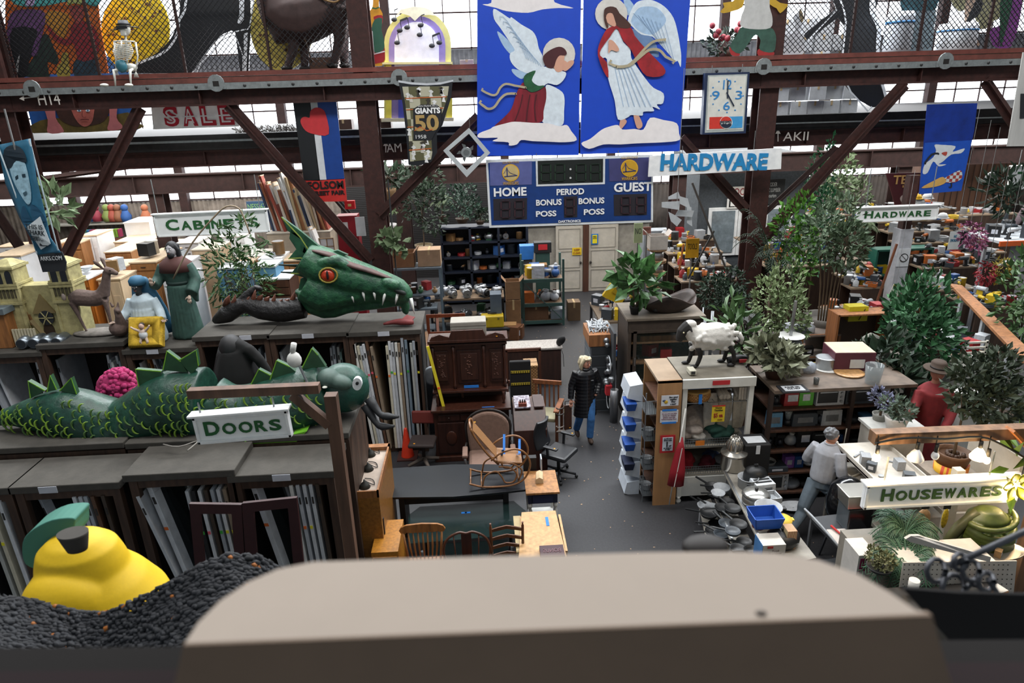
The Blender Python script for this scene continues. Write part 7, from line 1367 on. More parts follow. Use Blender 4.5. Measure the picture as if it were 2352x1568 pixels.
g=thing('sculpted_rust_bowl','jagged rusty metal bowl sculpture on the brown display cabinet','sculpture',(X0+.08,12.5,2.155));m=M();m.grid(lambda u,v:((.48-.2*(1-v))*math.cos(u*6.283)*1.25,(.36-.12*(1-v))*math.sin(u*6.283),.02+v*(.24+.1*math.sin(u*19))),36,4);m.put('bowl_wall',MT('30241e',rough=.5,var=.5,sc=8),g,solid=.015);M().ball((0,0,.03),(.35,.24,.02),12,6).put('bowl_floor','241c18',g);m=M();[m.ball((random.uniform(-.3,.3),random.uniform(-.2,.1),.08),.06,7,5)for i in range(6)];m.put('dark_lumps','1c1c20',g)
g=plant('variegated dieffenbachia in a black pot on the display cabinet',X0-.55,12.35,2.15,1.15,.42,90,.34,MT('456a3c',var=.5,sc=14,rough=.4),trunk=.25,shape=.5,lobes=3,stems=2,pr=.1,ph=.16,pm='16181a',name='potted_plant')
g=thing('cable_bin','open brown carton full of white and black cables left of cabinet','bin',(X0-w/2-.42,13.0,0));bx('drawer_stack',(0,0,.72),(.42,.8,1.44),'4a4f54',g);bx('carton',(0,-.02,1.55),(.5,.8,.24),WD('8a5a34'),g);m=M();[m.tube([(random.uniform(-.22,.22),random.uniform(-.35,.35),1.68),(random.uniform(-.22,.22),random.uniform(-.35,.35),1.76),(random.uniform(-.22,.22),random.uniform(-.35,.35),1.68)],.012,5,sub=2)for i in range(40)];m.put('cable_tangle','a8acb0',g);[bx('drawer',(-.212,0,.15+i*.24),(.01,.7,.2),'5c6268',g)for i in range(6)];[bx('drawer_front',(0,-.405,.15+i*.24),(.38,.01,.2),'2c3034',g)for i in range(6)]
g=thing('wheel_clutter_rack','rack of hanging pans and hoses at the aisle beside display cabinet','rack',(X0-w/2-.22,12.2,0));bx('rack_panel',(0,.3,.9),(.05,.5,1.8),'33363a',g);m=M();[m.tube([(-.08,.2+.18*math.cos(t*PI/6),z+.18*math.sin(t*PI/6))for t in range(13)],.012,6,cap=False)for z in(.35,1.1)];m.put('hoops','a8acb0',g);M().cyl((-.02,-.1,0),.08,.7,12).put('steel_cylinder',ST('7a7c80'),g);m=M();[m.ball((-.1+random.uniform(-.05,.05),random.uniform(-.1,.4),random.uniform(.7,1.6)),random.uniform(.05,.09),8,6)for i in range(10)];m.put('hanging_pans',ST('8a8e92'),g);bx('red_tin',(-.1,.1,.62),(.12,.16,.2),'a01c24',g)
# yellow folding stand & spools
p=PX(1418,668,15.5);g=thing('yellow_folding_stand','folded bright yellow plastic stand near the variegated plant','stand',(p[0],15.5,p[2]-.25));M().box((0,0,.25),(.5,.1,.55),rot=(.3,.5,0)).put('stand_body','c8a81c',g);M().box((.06,-.08,.3),(.3,.05,.3),rot=(.3,.5,0)).put('stand_step','a88c14',g)
a,b=bench('long tool counter left of the spool tower',1380,1560,700,14.6,1.6,1.25,MT('6a5a48'));strew('on the long tool counter',34,a+.1,b-.1,14.7,16.1,1.252,['hammer','box','wrench','tray','drill','coil','tin'],s=(.12,.26));strew('under the long tool counter',8,a+.1,b-.1,14.7,15.2,.35,['box','tray'],s=(.2,.35))
T=thing('spool_tower','tower of stacked wire spools carrying a white carton','spool',(PX(1537,640,15.2)[0],16.4,1.252));z=0
for i in range(4):m=M().m(WD('8a6a48'));m.cyl((0,0,z),.24,.03,20);m.cyl((0,0,z+.27),.24,.03,20);m.m(ST('b0b2b6'));m.cyl((0,0,z+.03),.17,.24,18);m.put('wire_spool',None,T);z+=.31
carton((T.location.x,16.4,1.252+z),(.42,.34,.34),'white open carton with red oval mark on the spool tower','b8b0a8',open_=True)
# white paper shape sculpture
g=thing('paper_sculpture','white hanging sculpture of cut metal sheets left of grey cabin','sculpture',PX(1556,480,15.0));o=g.location
for pts in([(1535,452),(1558,440),(1564,456),(1535,458)],[(1520,464),(1562,462),(1560,482),(1520,476)],[(1560,450),(1580,456),(1586,480),(1562,468)],[(1535,486),(1552,495),(1566,505),(1555,520),(1541,508)],[(1558,482),(1594,484),(1590,498),(1550,496)],[(1578,472),(1588,476),(1590,520),(1578,512)]):slab('metal_sheet',pts,15.0+random.uniform(-.15,.15),'b8bcc0',g,t=.01)
M().bar(Vector((0,.05,0)),Vector((0,.05,2.9)),.01).put('hanging_wire','8a8a8a',g)
# small signs here
for px,py,s,bg,fg,lb,wi,hi in((1590,570,'TOOLS','c89414','2a2010','orange yellow placard tilted over the hardware heap',.34,.5),(1546,590,'','c8ccd0','8a2028','white carton side with oval logo',.2,.2),(1466,535,'NO','a8b88a','3a3a3a','pale green notice panel beside the white doors',.22,.5),(1486,530,'GOLF','a06a5c','4a2a24','pink brown notice on the grey cabinet right of the doors',.2,.2)):
 if s:g=thing('placard',lb,'sign',PX(px,py,17));bx('card',(0,0,0),(wi,.02,hi),bg,g);text('lettering',s,wi*.7,hi*.3,fg,g,(0,-.015,.05));bx('card_post',(0,.03,-.9),(.03,.03,1.6),'6a6a68',g)
# grey lockers right of the doors
bx('grey_locker',(PX(1500,600,20.5)[0]+.1,20.8,1.05),(.8,.5,2.1),MT('7a8086',var=.2),None,label='pale grey steel locker right of the white double doors',cat='locker')
# ---------- hardware counters ----------
random.seed(91)
def ctr(label,x0,x1,y0,y1,z,body,top,name='counter',open_=False):
 T=thing(name,label,'counter',((x0+x1)/2,y0,0));w=x1-x0;d=y1-y0;bx('counter_top',(0,d/2,z-.02),(w,d,.04),top,T)
 if open_:
  for sx in(-1,1):
   for yy in(.05,d-.05):bx('leg',(sx*(w/2-.05),yy,(z-.04)/2),(.06,.06,z-.04),body,T)
  bx('lower_shelf',(0,d/2,.35),(w-.1,d-.1,.03),top,T)
 else:bx('counter_body',(0,d/2,(z-.04)/2),(w-.06,d-.06,z-.04),body,T)
 return T
HW=['8c9094','b8bcc0','16181a','8a1c20','b89a20','24508a','3a4046','3a4046','16181a','b8bcc0','a85a24']
ALL=['hammer','wrench','drill','box','tray','tin','coil','bottle']
def pz(px,py,z):v=atZ(px,py,z);return v.x,v.y
SPOTS=[('on the parts stand left of the right column','stepped parts stand heaped with fittings left of the right column',1565,1700,645,17.2,2.8,4,.22,84),('on the sorting stand behind the potted trees','stepped sorting stand with tools behind the potted trees',1765,2000,610,17.0,2.6,3,.15,84),('on the bright counter under the triangular board','bright counter with red and white goods below the triangular board',1850,2035,522,21.2,2.2,2,.2,50),('on the tool heap stand','wide stepped stand heaped with hand tools right of the notice post',2120,2345,612,16.6,3.4,6,.2,230),('on the back counter before the timber cabin','back counter with tool boxes before the timber cabin',2205,2340,492,20.0,.7,1,0,16),('on the low counter near the yellow bin','low wooden counter near the yellow flashcard bin',1925,2075,728,13.4,.9,1,0,22),('on the glass counter with rackets','glass counter with rackets and helmets',2150,2250,665,14.2,.9,1,0,20),('on the stand behind the glossy ficus','low crowded stand behind the glossy ficus',2000,2150,792,12.3,.8,2,.15,34),('on the low stand beside the long wooden counter','low stand with parts beside the long wooden counter',2185,2300,812,10.9,.8,1,0,22),('on the middle stand left of the glass counter','middle stand crowded with fittings left of the glass counter',1955,2050,660,15.6,1.0,2,.15,36),('on the right edge counter','counter at the right edge with tool sets',2245,2352,705,12.6,1.0,1,0,26)]
for wh,lab,a_,b_,py,Yf,d,ns,dz,n in SPOTS:
 A=atY(a_,py,Yf);B=atY(b_,py,Yf);z=(A.z+B.z)/2;T=thing('stepped_stand' if ns>1 else 'counter',lab,'counter',((A.x+B.x)/2,Yf,0));w=B.x-A.x
 for k in range(ns):
  bx('step_top',(0,d*(k+.5)/ns,z+dz*k-.02),(w,d/ns,.04),MT('7a6a58'),T);bx('step_front',(0,d*k/ns+.03,(z+dz*k-.04)/2),(w-.04,.04,z+dz*k-.04),WD('3a2a20'),T)
  strew(wh+(', %s step'%ORD[k]if ns>1 else ''),n//ns,A.x+.08,B.x-.08,Yf+d*k/ns+.04,Yf+d*(k+1)/ns-.04,z+dz*k+.002,ALL if ns<6 else ALL[:5]+['wrench','hammer','coil','wrench'],HW,s=(.12,.28)if ns<6 else(.14,.3))
# big orange cartons under the large grey pot
for i,(px,py,wd)in enumerate(((1945,690,1.15),(1945,665,1.1),(1940,640,1.05))):
 X=PX(1945,700,15.4)[0];carton((X+.1-i*.03,15.4,i*.36),(wd,.6,.35),'long orange brown carton, %s of the stack behind the big grey pot'%('lowest','middle','topmost')[i],'9a6238')
# notice post
X=PX(2047,700,15.2)[0];T=thing('notice_post','white painted post with round prohibition signs under hardware sign','post',(X,15.2,0));bx('post_body',(0,0,1.5),(.3,.3,3.0),MT('a8aab0',var=.2),T);bx('upper_steel',(0,0,3.6),(.2,.2,1.2),RUST,T)
for z in(2.35,.95):bx('notice_card',(0,-.16,z),(.28,.02,.42),'c4c8cc',T);m=M().m('1a1a1a').lathe([(.1,0),(.1,.012)],18,(0,-.172,z),rot=(PI/2,0,0));m.m('c4c8cc').lathe([(.08,0),(.08,.014)],18,(0,-.172,z),rot=(PI/2,0,0));m.m('1a1a1a').bar((-.06,-.19,z+.06),(.06,-.19,z-.06),.02,.006);m.put('prohibition_sign',None,T)
bx('red_strip',(0,-.17,.72),(.26,.01,.05),'a82028',T)
g=thing('hanging_document','white sheet with yellow header hanging near the notice post','sign',PX(2055,670,14));M().box((0,0,0),(.2,.01,.34),rot=(0,.3,0)).put('sheet','c4c4b8',g);M().box((0.03,-.01,.12),(.18,.006,.06),rot=(0,.3,0)).put('header_band','b8a84a',g);M().bar((0,0,.1),(0,0,2.6),.006).put('string','8a8a8a',g)
g=thing('no_smoking_placard','white placard with no smoking sign hanging before the tool heap','sign',PX(2192,552,15));bx('sheet',(0,0,0),(.26,.01,.42),'c0c4c4',g);text('lettering','NO\nSMOKING',.2,.16,'2a6a8a',g,(0,-.01,.05));M().bar((0,0,.2),(0,0,2.9),.006).put('string','8a8a8a',g)
# green bookcase
X=PX(2068,600,17.3)[0];T=thing('green_bookcase','teal green open bookcase behind the notice post','bookcase',(X+.1,17.3,0));TG=MT('1f5a4c',rough=.5)
for x in(-.75,0,.75):bx('upright',(x,.2,1.0),(.05,.4,2.0),TG,T)
for z in(.1,.7,1.3,1.98):bx('shelf_board',(0,.2,z),(1.5,.4,.05),TG,T)
bx('back_panel',(0,.4,1.0),(1.5,.02,2),'143c34',T);strew('in the teal green bookcase',12,X-.5,X+.7,17.4,17.55,.73,['tin','box','bottle'],s=(.14,.22));strew('in the upper teal green bookcase',8,X-.5,X+.7,17.4,17.55,1.33,['tin','box','drill'],s=(.14,.22))
# dark bookcase with yellow boxes
X=PX(2125,690,14.6)[0];T=thing('dark_bookcase','dark wooden bookcase carrying yellow tool sets and a small plant','bookcase',(X+.1,14.6,0));DB=WD('3a241a')
for x in(-.65,.65):bx('upright',(x,.2,.75),(.05,.4,1.5),DB,T)
for z in(.1,.6,1.1,1.5):bx('shelf_board',(0,.2,z),(1.3,.4,.04),DB,T)
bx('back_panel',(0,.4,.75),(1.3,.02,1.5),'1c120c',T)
for j,z in enumerate((.12,.62,1.12)):strew('in the dark bookcase below the yellow tool sets',8,X-.45,X+.65,14.68,14.9,z,['box','tin','bag','bottle'],['b89a20','b8bcc0','24508a','8a1c20','8a6a44'],s=(.18,.28))
for i in range(4):g=thing('yellow_tool_set','flat yellow tool set case, %s in the pile on the dark bookcase'%('lowest','second','third','topmost')[i],'case',(X+.45,14.8,1.522+i*.05));bx('case_body',(0,0,.024),(.4,.28,.046),'b8981c' if i<3 else 'c8c8a8',g)
plant('small feathery potted plant on the dark bookcase',X+.1,14.8,1.52,.6,.25,160,.1,PG[1],trunk=.02,ph=.15,pr=.1,pm='2a2a2a',shape=.15)
# helmets & chrome
for i,(px,py,c,lb)in enumerate(((2105,456,'c8a020','yellow'),(2112,467,'c8ccd0','white'),(2130,455,'b8bcc0','pale grey'),(2165,500,'c4c8cc','large white'))):
 g=thing('hard_hat','%s hard hat hung near the triangular board'%lb,'helmet',PX(px,py,17.5));M().lathe([(.13,0),(.12,.06),(.08,.12),(.01,.14)],14).put('helmet_shell',c,g);M().lathe([(.17,0),(.12,.02)],14).put('helmet_brim',c,g)
X,Yv=pz(2290,520,1.2);g=thing('winged_sculpture','silver winged metal sculpture with pink striped fin at the right','sculpture',(PX(2300,540,15)[0],15,PX(2300,540,15)[2]));m=M();m.ball((-.1,0,.1),(.34,.2,.18));m.ball((.25,.1,.05),(.3,.18,.14));m.put('wing_body',MT('b0b4b8',rough=.4,var=.2),g);M().prism([(-.1,0,.1),(.05,0,.6),(.12,0,.1)],(0,1,0),.04).put('grey_fin','4a5056',g);M().ball((.4,0,.5),(.1,.05,.38),10,8,rot=(0,.4,0)).put('striped_fin',MT('9a6a74',kind='stripesz',h2='b8b4b8',sc=18),g)
T=thing('orange_beam_table','long table with orange front edge at the right side','table',(PX(2310,560,13.6)[0]+.75,13.6,0));bx('table_top',(0,.5,PX(2310,556,13.6)[2]),(1.8,1.0,.05),'b0b4b8',T,rot=None);bx('orange_edge',(0,-.02,PX(2310,556,13.6)[2]-.03),(1.8,.04,.1),'b8501c',T);zt=PX(2310,556,13.6)[2];[bx('leg',(s*.8,.5,zt/2-.03),(.06,.06,zt-.06),'8a8c90',T)for s in(-1,1)]
strew('on the orange edged table',12,T.location.x-.8,T.location.x+.8,13.7,14.5,zt+.027,['box','drill','tray'],['3a4046','b8bcc0','16181a'],s=(.18,.3))
# rods and poles bundle near the column, red tinsel
random.seed(14)
for i,(a0,a1,Yq,c,lb)in enumerate((((1700,700),(1590,420),14.2,'3a3430','long dark pole leaning left beside the right column'),((2015,690),(2060,560),12.8,'6a3c24','brown broom handle leaning among the tool bins'),((1580,640),(1640,530),15.8,'2a2622','black pole leaning over the spool tower'),((1560,620),(1570,560),15.9,'a85a2a','short orange handled pole in the heap'))):
 A=atY(*a0,Yq);B=atY(*a1,Yq);g=thing('leaning_pole',lb,'pole',A);M().bar((0,0,0),B-A,.035).put('pole_body',c,g)
for i in range(8):g=thing('aluminium_pole','aluminium pole standing in the bundle behind the display cabinet','pole',(X0+w/2+.25+i*.06,12.7+.08*(i%3),0),group='aluminium poles behind the display cabinet');M().tube([(0,0,0),(.02,.1,1.9+random.uniform(-.2,.2))],.018,6).put('tube_body',ST('8a8e92'),g)
# cleats: wreath tinsel things
for px,py,c,lb in((2245,550,'8a4a6a','pink dried flower'),(2265,630,'7a1420','red tinsel'),(2300,620,'8a7a2a','yellow and green cord'),(2225,535,'6a3050','dusky flower')):
 g=thing('hanging_bunch','%s bunch hanging over the tool bins'%lb,'decoration',PX(px,py,13.4));m=M();leaves(m,(0,0,0),(.18,.14,.28),160,.09,up=-.8);m.put('bunch',MT(c,var=.4),g);M().bar((0,0,.1),(0,0,2.2),.008).put('string','5a5a58',g)
# ---------- green plants on the right ----------
random.seed(101)
X,Yv=pz(1672,700,0);plant('round dark green topiary bush in an urn left of the right column',PX(1672,680,13.6)[0],13.8,0,2.5,.55,1100,.11,PG[0],trunk=1.25,lobes=5,ph=.4,pr=.22,pm='5a5448',up=-.1)
T=thing('stone_urn_stand','stack of flat books and crates under the dark topiary urn','stand',(PX(1665,720,13)[0]-.35,13.2,0));bx('stand_body',(0,0,.45),(.5,.4,.9),'4a4640',T)
palm('tall dark palm behind the right column',PX(1800,560,14)[0],14.4,0,4.3,.95,26,PG[0],ph=.4,pr=.25,stemh=1.7);plant('bright green leafy ficus right of the right column',PX(1855,580,14)[0],14.6,0,3.9,.5,500,.17,MT('4a7a24',var=.4),trunk=1.8,lobes=4,ph=.4)
plant('slender ivy topiary reaching up under the white sign',PX(1890,450,16.4)[0],16.5,0,4.9,.42,900,.12,MT('23603a',var=.4,sc=8),trunk=1.6,lobes=6,ph=.4,name='ivy_column')
plant('pale ficus tree under the triangular board',PX(1975,450,17)[0],18.2,0,4.4,.5,320,.17,PG[3],trunk=2.6,lobes=4,ph=.4);plant('pale ficus behind the triangular board left corner',PX(2035,450,17)[0],18.4,0,4.2,.4,260,.15,PG[3],trunk=2.4,lobes=3,ph=.4);palm('small agave spray above the bright counter',PX(2010,480,17.5)[0],17.8,2.2,.8,.4,18,PG[3],ph=.2,pr=.15,stemh=.1)
plant('variegated ficus tree with pale leaf edges before the shelves',PX(1800,640,11.6)[0],11.6,0,3.2,.5,900,.12,MT('6a7a52',var=.45,sc=14),trunk=1.45,lobes=6,ph=.35,pr=.22,pm='2a1e1a',stems=1)
plant('tall ficus in the big grey stone pot',PX(1905,650,13.2)[0],13.2,.9,3.1,.62,900,.15,MT('4a5c44',var=.45,sc=8),trunk=1.1,lobes=6,ph=.75,pr=.42,pm='4f4a44',stems=6);bx('plant_podium',(PX(1905,650,13.2)[0],13.2,.45),(.9,.8,.9),WD('5a3c28'),None,label='wooden podium under the big grey stone pot',cat='stand')
T=plant('purple red croton bush under the variegated ficus',PX(1775,730,11.3)[0]-.1,11.9,.5,1.5,.48,420,.17,MT('3a1c28',var=.5,sc=8,h2='22301e'),trunk=.3,lobes=4,ph=.3,pr=.2,pm='3a2018');bx('croton_crate',(T.location.x,11.9,.25),(.5,.5,.5),WD('3a241a'),None,label='dark crate holding the purple croton bush',cat='crate');bpy.data.objects['croton_crate'].name='wooden_crate'
plant('slim green plant in a red rimmed pot behind the sheep',PX(1690,760,10.5)[0],10.6,1.25,1.75,.32,80,.3,PG[1],trunk=.5,lobes=3,ph=.2,pr=.13,pm='20181a',shape=.25,name='potted_plant');bx('white_stand',(PX(1690,760,10.5)[0],10.6,.62),(.3,.3,1.24),'b4bcc4',None,label='white narrow stand under the slim green plant',cat='stand')
plant('grey green calathea in a wicker basket on the appliance shelf end',PX(1775,872,9.45)[0],9.45,1.978,.62,.36,260,.2,MT('6a6e58',var=.5,sc=10),trunk=.02,lobes=3,ph=.18,pr=.15,pm='3a2218',shape=.5,name='potted_plant')
plant('large glossy green ficus behind the hatted mannequin',PX(2115,770,10.6)[0],10.6,0,3.1,.6,1100,.17,MT('2f6a3a',var=.5,sc=5,h2='28402e'),trunk=1.2,lobes=8,ph=.35,name='ficus_bush',shape=.42)
palm('spiky bright green spider plant above the glossy ficus',PX(2120,690,11.5)[0],12.0,1.3,1.2,.42,22,MT('3f7a4c',var=.3),ph=.25,pr=.18,stemh=.35,wide=.02);bx('spider_plant_stand',(PX(2120,690,11.5)[0],12.0,.65),(.4,.4,1.3),'a8a49c',None,label='pale stand hidden under the spider plant',cat='stand')
plant('dark broad leaved plant left of the hatted mannequin',PX(2045,880,9.8)[0],9.9,0,2.35,.5,350,.26,PG[0],trunk=.8,lobes=4,ph=.3,shape=.35,name='potted_plant')
plant('dark green tree at the right edge of the view',PX(2345,760,11)[0],11.0,0,3.5,.5,600,.16,PG[1],trunk=1.4,lobes=6,ph=.35);plant('drooping dark fern palm below the cut off sign',PX(2335,440,15)[0],15.2,2.6,1.6,.6,200,.3,PG[0],trunk=.4,lobes=4,ph=.2,shape=.2)
# ---------- middle right shelves ----------
p=PX(1850,760,12.4);T=thing('bentwood_shelf','open honey coloured rack with small appliances under grey pot','shelf',(p[0],12.5,0));HB=WD('7a4a24',rough=.4)
for x in(-.75,0,.75):bx('upright',(x,0,.75),(.05,.05,1.5),HB,T);bx('upright',(x,.45,.75),(.05,.05,1.5),HB,T)
for z in(.1,.55,1.0,1.48):bx('shelf_board',(0,.22,z),(1.55,.5,.03),MT('6a6058'),T);bx('front_rail',(0,0,z),(1.55,.03,.05),HB,T)
for z in(.12,.57,1.02,1.5):strew('on the open honey coloured rack',7,p[0]-.65,p[0]+.65,12.58,12.85,z,['box','drill','tray','bottle','lamp','coil'],['8c9094','b8bcc0','b89a20','16181a','3a4046'],s=(.15,.26))
g=notice('yellow_price_list','yellow price list card leaning in front of the honey coloured rack',(PX(1872,845,11.4)[0],11.4,PX(1872,845,11.4)[2]),.3,.24,'c0b01c','SALE PRICES\nTODAY','4a4414',sz=.5);bx('card_stand',(0,.05,-.5),(.04,.04,1.0),'6a6a68',g)
g=notice('yellow_card_bin','yellow open bin with black stripes on the low counter',(PX(1965,717,12.4)[0],12.3,PX(1965,717,12.4)[2]),.38,.3,'b8ac14',None,'1a1a1a');bx('bin_body',(0,.13,0),(.36,.24,.28),'a89c14',g);M().bar((.02,-.012,-.12),(.12,-.012,.1),.03,.004).put('black_stripe','1c1c10',g)
X,Yv=pz(1980,830,0);T=thing('oak_shelf','oak bookcase with a black vacuum hose leaning on it','bookcase',(PX(1985,780,12)[0],12.1,0));zt=PX(1985,725,12)[2]
for x in(-.5,.5):bx('upright',(x,.2,zt/2),(.04,.4,zt),WD('7a4a24'),T)
for z in(.08,.5,.9,zt-.02):bx('shelf_board',(0,.2,z),(1.0,.4,.03),WD('8a5a34'),T)
bx('back_panel',(0,.4,zt/2),(1,.02,zt),'3a281c',T);
for z in(.1,.52,.92):strew('in the oak bookcase',5,T.location.x-.4,T.location.x+.4,12.2,12.35,z,['bag','tray','coil','box'],['8c9094','16181a','b8bcc0'],s=(.18,.26))
g=thing('vacuum_hose','black vacuum hose and tube leaning on the oak bookcase','hose',(T.location.x-.35,11.95,0));M().tube([(0,0,.02),(.1,0,.5),(.12,0,1.0),(0,0,1.3),(-.1,0,1.2),(-.08,0,.8)],.035,8,sub=4).put('hose','111214',g);bx('vacuum_body',(-.05,.02,.5),(.2,.12,1.0),'16181c',g)
# fish rock sculpture
g=thing('stone_fish_statue','grey stone leaping fish sculpture left of the glossy ficus','statue',(PX(2030,800,11)[0],11.2,0));m=M();m.tube([(-.35,0,1.7),(-.15,0,1.85),(.1,0,1.6),(.2,0,1.2)],[.04,.13,.14,.08],10,sub=3);m.tube([(.15,0,1.3),(.1,0,.7),(0,0,0)],[.12,.2,.3],10);m.put('fish_body',MT('6a6a62',rough=.9,var=.3,bump=.3),g,remesh=.02,smooth=1)
# ---------- appliance shelves ----------
xa=4.2;xb=xa+2.15;T=thing('appliance_shelving','long dark wooden shelving full of toasters and kitchen appliances','shelf',((xa+xb)/2,9.1,0));SW=WD('2a1c16',var=.4);w=xb-xa;HT=1.952
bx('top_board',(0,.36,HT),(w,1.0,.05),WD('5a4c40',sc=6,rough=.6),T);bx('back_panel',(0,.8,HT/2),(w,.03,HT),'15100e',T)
for x in(-w/2+.03,-w/2+1.28,w/2-.03):bx('upright',(x,.03,HT/2),(.06,.06,HT-.04),SW,T);bx('upright',(x,.76,HT/2),(.06,.06,HT-.04),SW,T)
SZ=[.12,.48,.86,1.22,1.58]
for z in SZ:bx('shelf_board',(0,.4,z),(w-.06,.78,.03),WD('4a3022',rough=.6),T)
def ap(kind,col,fx,lv,s,label,rz=0,y=9.3):return good(kind,col,(xa+3.4*fx,y,SZ[lv]+.017),s,rz,label,KN[kind])
ap('coffee','16181a',.05,4,.26,'black coffee maker at the left end of the top appliance shelf');ap('toaster','8a1c20',.12,4,(.26,.3,.36),'bright red air fryer shaped toaster on the top shelf');ap('box','4a9a2c',.18,4,(.22,.24,.27),'bright green appliance box beside the red toaster');ap('oven','9a9ea2',.285,4,(.36,.36,.36),'silver toaster oven in the middle of the top shelf');ap('oven','3a4046',.42,4,(.36,.36,.34),'dark grey toaster oven right of the silver one');CN['4a9a2c']='green'
ap('toaster','5a8aaa',.055,3,(.22,.26,.34),'light blue retro toaster on the second shelf');ap('blender','16181a',.12,3,.24,'black food mixer beside the light blue toaster');ap('toaster','3a4046',.19,3,(.4,.3,.3),'long dark grey toaster on the second shelf');ap('coffee','16181a',.26,3,.26,'black coffee maker between two toasters');ap('toaster','9a9ea2',.31,3,(.32,.36,.36),'shiny silver toaster with white cord on the second shelf');ap('roaster','16181a',.41,3,.24,'black slow cooker on the second shelf');ap('box','5a8aaa',.48,3,(.16,.2,.12),'light blue flat box at the right of the second shelf')
ap('coffee','16181a',.04,2,.27,'tall black coffee maker on the middle shelf');ap('coffee','16181a',.09,2,.22,'short black coffee maker on the middle shelf');ap('bag','8c9094',.145,2,.22,'silver blue wrapped bundle on the middle shelf');ap('box','16181a',.2,2,(.26,.24,.3),'black espresso machine with white panel on the middle shelf');ap('oven','16181a',.29,2,(.36,.34,.36),'black toaster oven behind the walking man');ap('bag','24508a',.38,2,.14,'bright blue sport shoe shaped bag on the middle shelf');ap('roaster','16181a',.45,2,.2,'black waffle iron at the right of the middle shelf')
ap('pot','9a9ea2',.05,1,.24,'silver pot insert on the fourth shelf');ap('box','3a4046',.075,1,(.34,.3,.08),'flat dark grey grill on the fourth shelf',y=9.25);ap('box','8a5aaa',.145,1,(.15,.15,.2),'lilac printed box on the fourth shelf');ap('box','24508a',.19,1,(.14,.16,.2),'blue printed box on the fourth shelf');ap('bowl','b8bcc0',.245,1,.3,'white ribbed bowl on the fourth shelf');ap('tray','5a3a24',.4,1,.24,'brown basket tray on the fourth shelf');ap('tray','16181a',.47,1,.26,'black wire tray on the fourth shelf')
ap('oven','b8bcc0',.08,0,(.34,.34,.42),'white framed toaster oven on the lowest shelf');ap('roaster','8c9094',.165,0,.27,'grey rounded waffle iron on the lowest shelf');ap('roaster','16181a',.24,0,.24,'black electric skillet on the lowest shelf');ap('bowl','3a4046',.38,0,.34,'large dark serving bowl on the lowest shelf');ap('tray','3a4046',.46,0,.3,'dark grill tray on the lowest shelf')
good('bowl','b8bcc0',(xa+.44,8.85,.02),(.5,.3,.12),0,'white lid lying on the floor under the appliance shelving','lid')
random.seed(8);strew('at the far end of the appliance shelving',10,xa+1.78,xb-.1,9.25,9.45,lambda a,b:random.choice(SZ)+.017,['toaster','box','coffee','roaster'],['16181a','3a4046','8c9094'],s=(.2,.3),rz=0)
zt=HT+.026
M().tube([(xa+1.22,9.05,1.25),(xa+1.2,9.04,.9),(xa+1.15,9.05,.55),(xa+1.06,9.07,.52)],.009,6,sub=3).put('white_cord','b4b0a4',None,label='white power cord hanging down from the silver toaster',cat='cord');bpy.data.objects['white_cord'].name='electric_cable'
def tp(kind,col,px,py,s,label,rz=0,cat=None):x,y=pz(px,py,zt);return good(kind,col,(x,y,zt),s,rz,label,cat or KN[kind])
x,y=pz(1945,838,zt);T=carton((x,y,zt),(.62,.5,.3),'maroon and beige appliance carton on top of the appliance shelving','4a1a28',rz=-.1,tape=False);bx('lid_print',(0,0,.302),(.6,.48,.006),'a89c88',T);bx('side_label',(.04,-.255,.12),(.22,.006,.14),'b8b8b4',T)
x,y=pz(1895,845,zt);T=thing('tin_drum','short shiny tin drum on the shelving top','tin',(x,y,zt));M().lathe([(.15,0),(.15,.18),(.16,.185),(.14,.19)],20).put('tin_body',ST('b0b4b8'),T);M().lathe([(.2,0),(.2,.012)],20,(.02,-.02,.0)).put('plate','c4c4c0',T)
x,y=pz(1950,857,zt);T=thing('round_board','round light wooden board with scalloped edge on the shelving top','board',(x,y,zt));M().lathe([(.2,0),(.22,.008),(.22,.024),(.2,.03)],28).put('board_disc',WD('9a7448',rough=.4),T,bevel=.003)
x,y=pz(1874,882,zt);T=thing('glass_tumbler','small dark glass tumbler near the shelving front edge','glass',(x,y,zt));M().lathe([(.035,0),(.042,.1),(.036,.1),(.03,.01)],14,cap=False).put('tumbler',MT('4a4c4a',rough=.1,alpha=.8),T)
x,y=pz(2003,880,zt);T=thing('clear_bin','tall clear plastic container at the right of the shelving top','container',(x,y,zt));M().lathe([(.1,0),(.13,.3),(.125,.3),(.09,.01)],20,cap=False).put('container_wall',MT('8a9294',rough=.1,alpha=.45),T)
x,y=pz(1857,855,zt);T=thing('crumpled_plastic','crumpled clear plastic bag on the shelving top','bag',(x,y,zt));M().ball((0,0,.08),(.12,.1,.1),9,7).put('bag_body',MT('9aa4b0',rough=.2,alpha=.7,bump=.8,sc=14),T)
x,y=pz(1820,893,zt);g=thing('framed_notice','black framed white notice lying on the shelving top','sign',(x,y-.02,zt));bx('frame',(0,0,.01),(.4,.26,.02),'15161a',g);bx('paper',(0,0,.022),(.3,.18,.004),'b8bcc0',g);text('lettering','PLEASE ASK\nFOR HELP',.22,.1,'2a2c30',g,(0,0,.025),rot=(0,0,0))
x,y=pz(1805,865,zt);g=thing('white_crate','white weathered crate beside the calathea on the shelving top','box',(x+.22,y+.12,zt));bx('crate_body',(0,.1,.14),(.2,.24,.28),MT('a8a498',var=.2),g);x,y=pz(1838,800,zt);g=thing('scale_stand','grey metal measuring stand with white dish behind the shelving','scale',(x,11.0,0));bx('base',(0,0,1.0),(.3,.3,2.0),'8a8e90',g);M().bar((0,0,2.0),(.02,0,2.7),.04).put('pole',ST(),g);M().lathe([(.06,0),(.24,.05)],16,(0,0,2.02)).put('dish','b8b8b4',g)
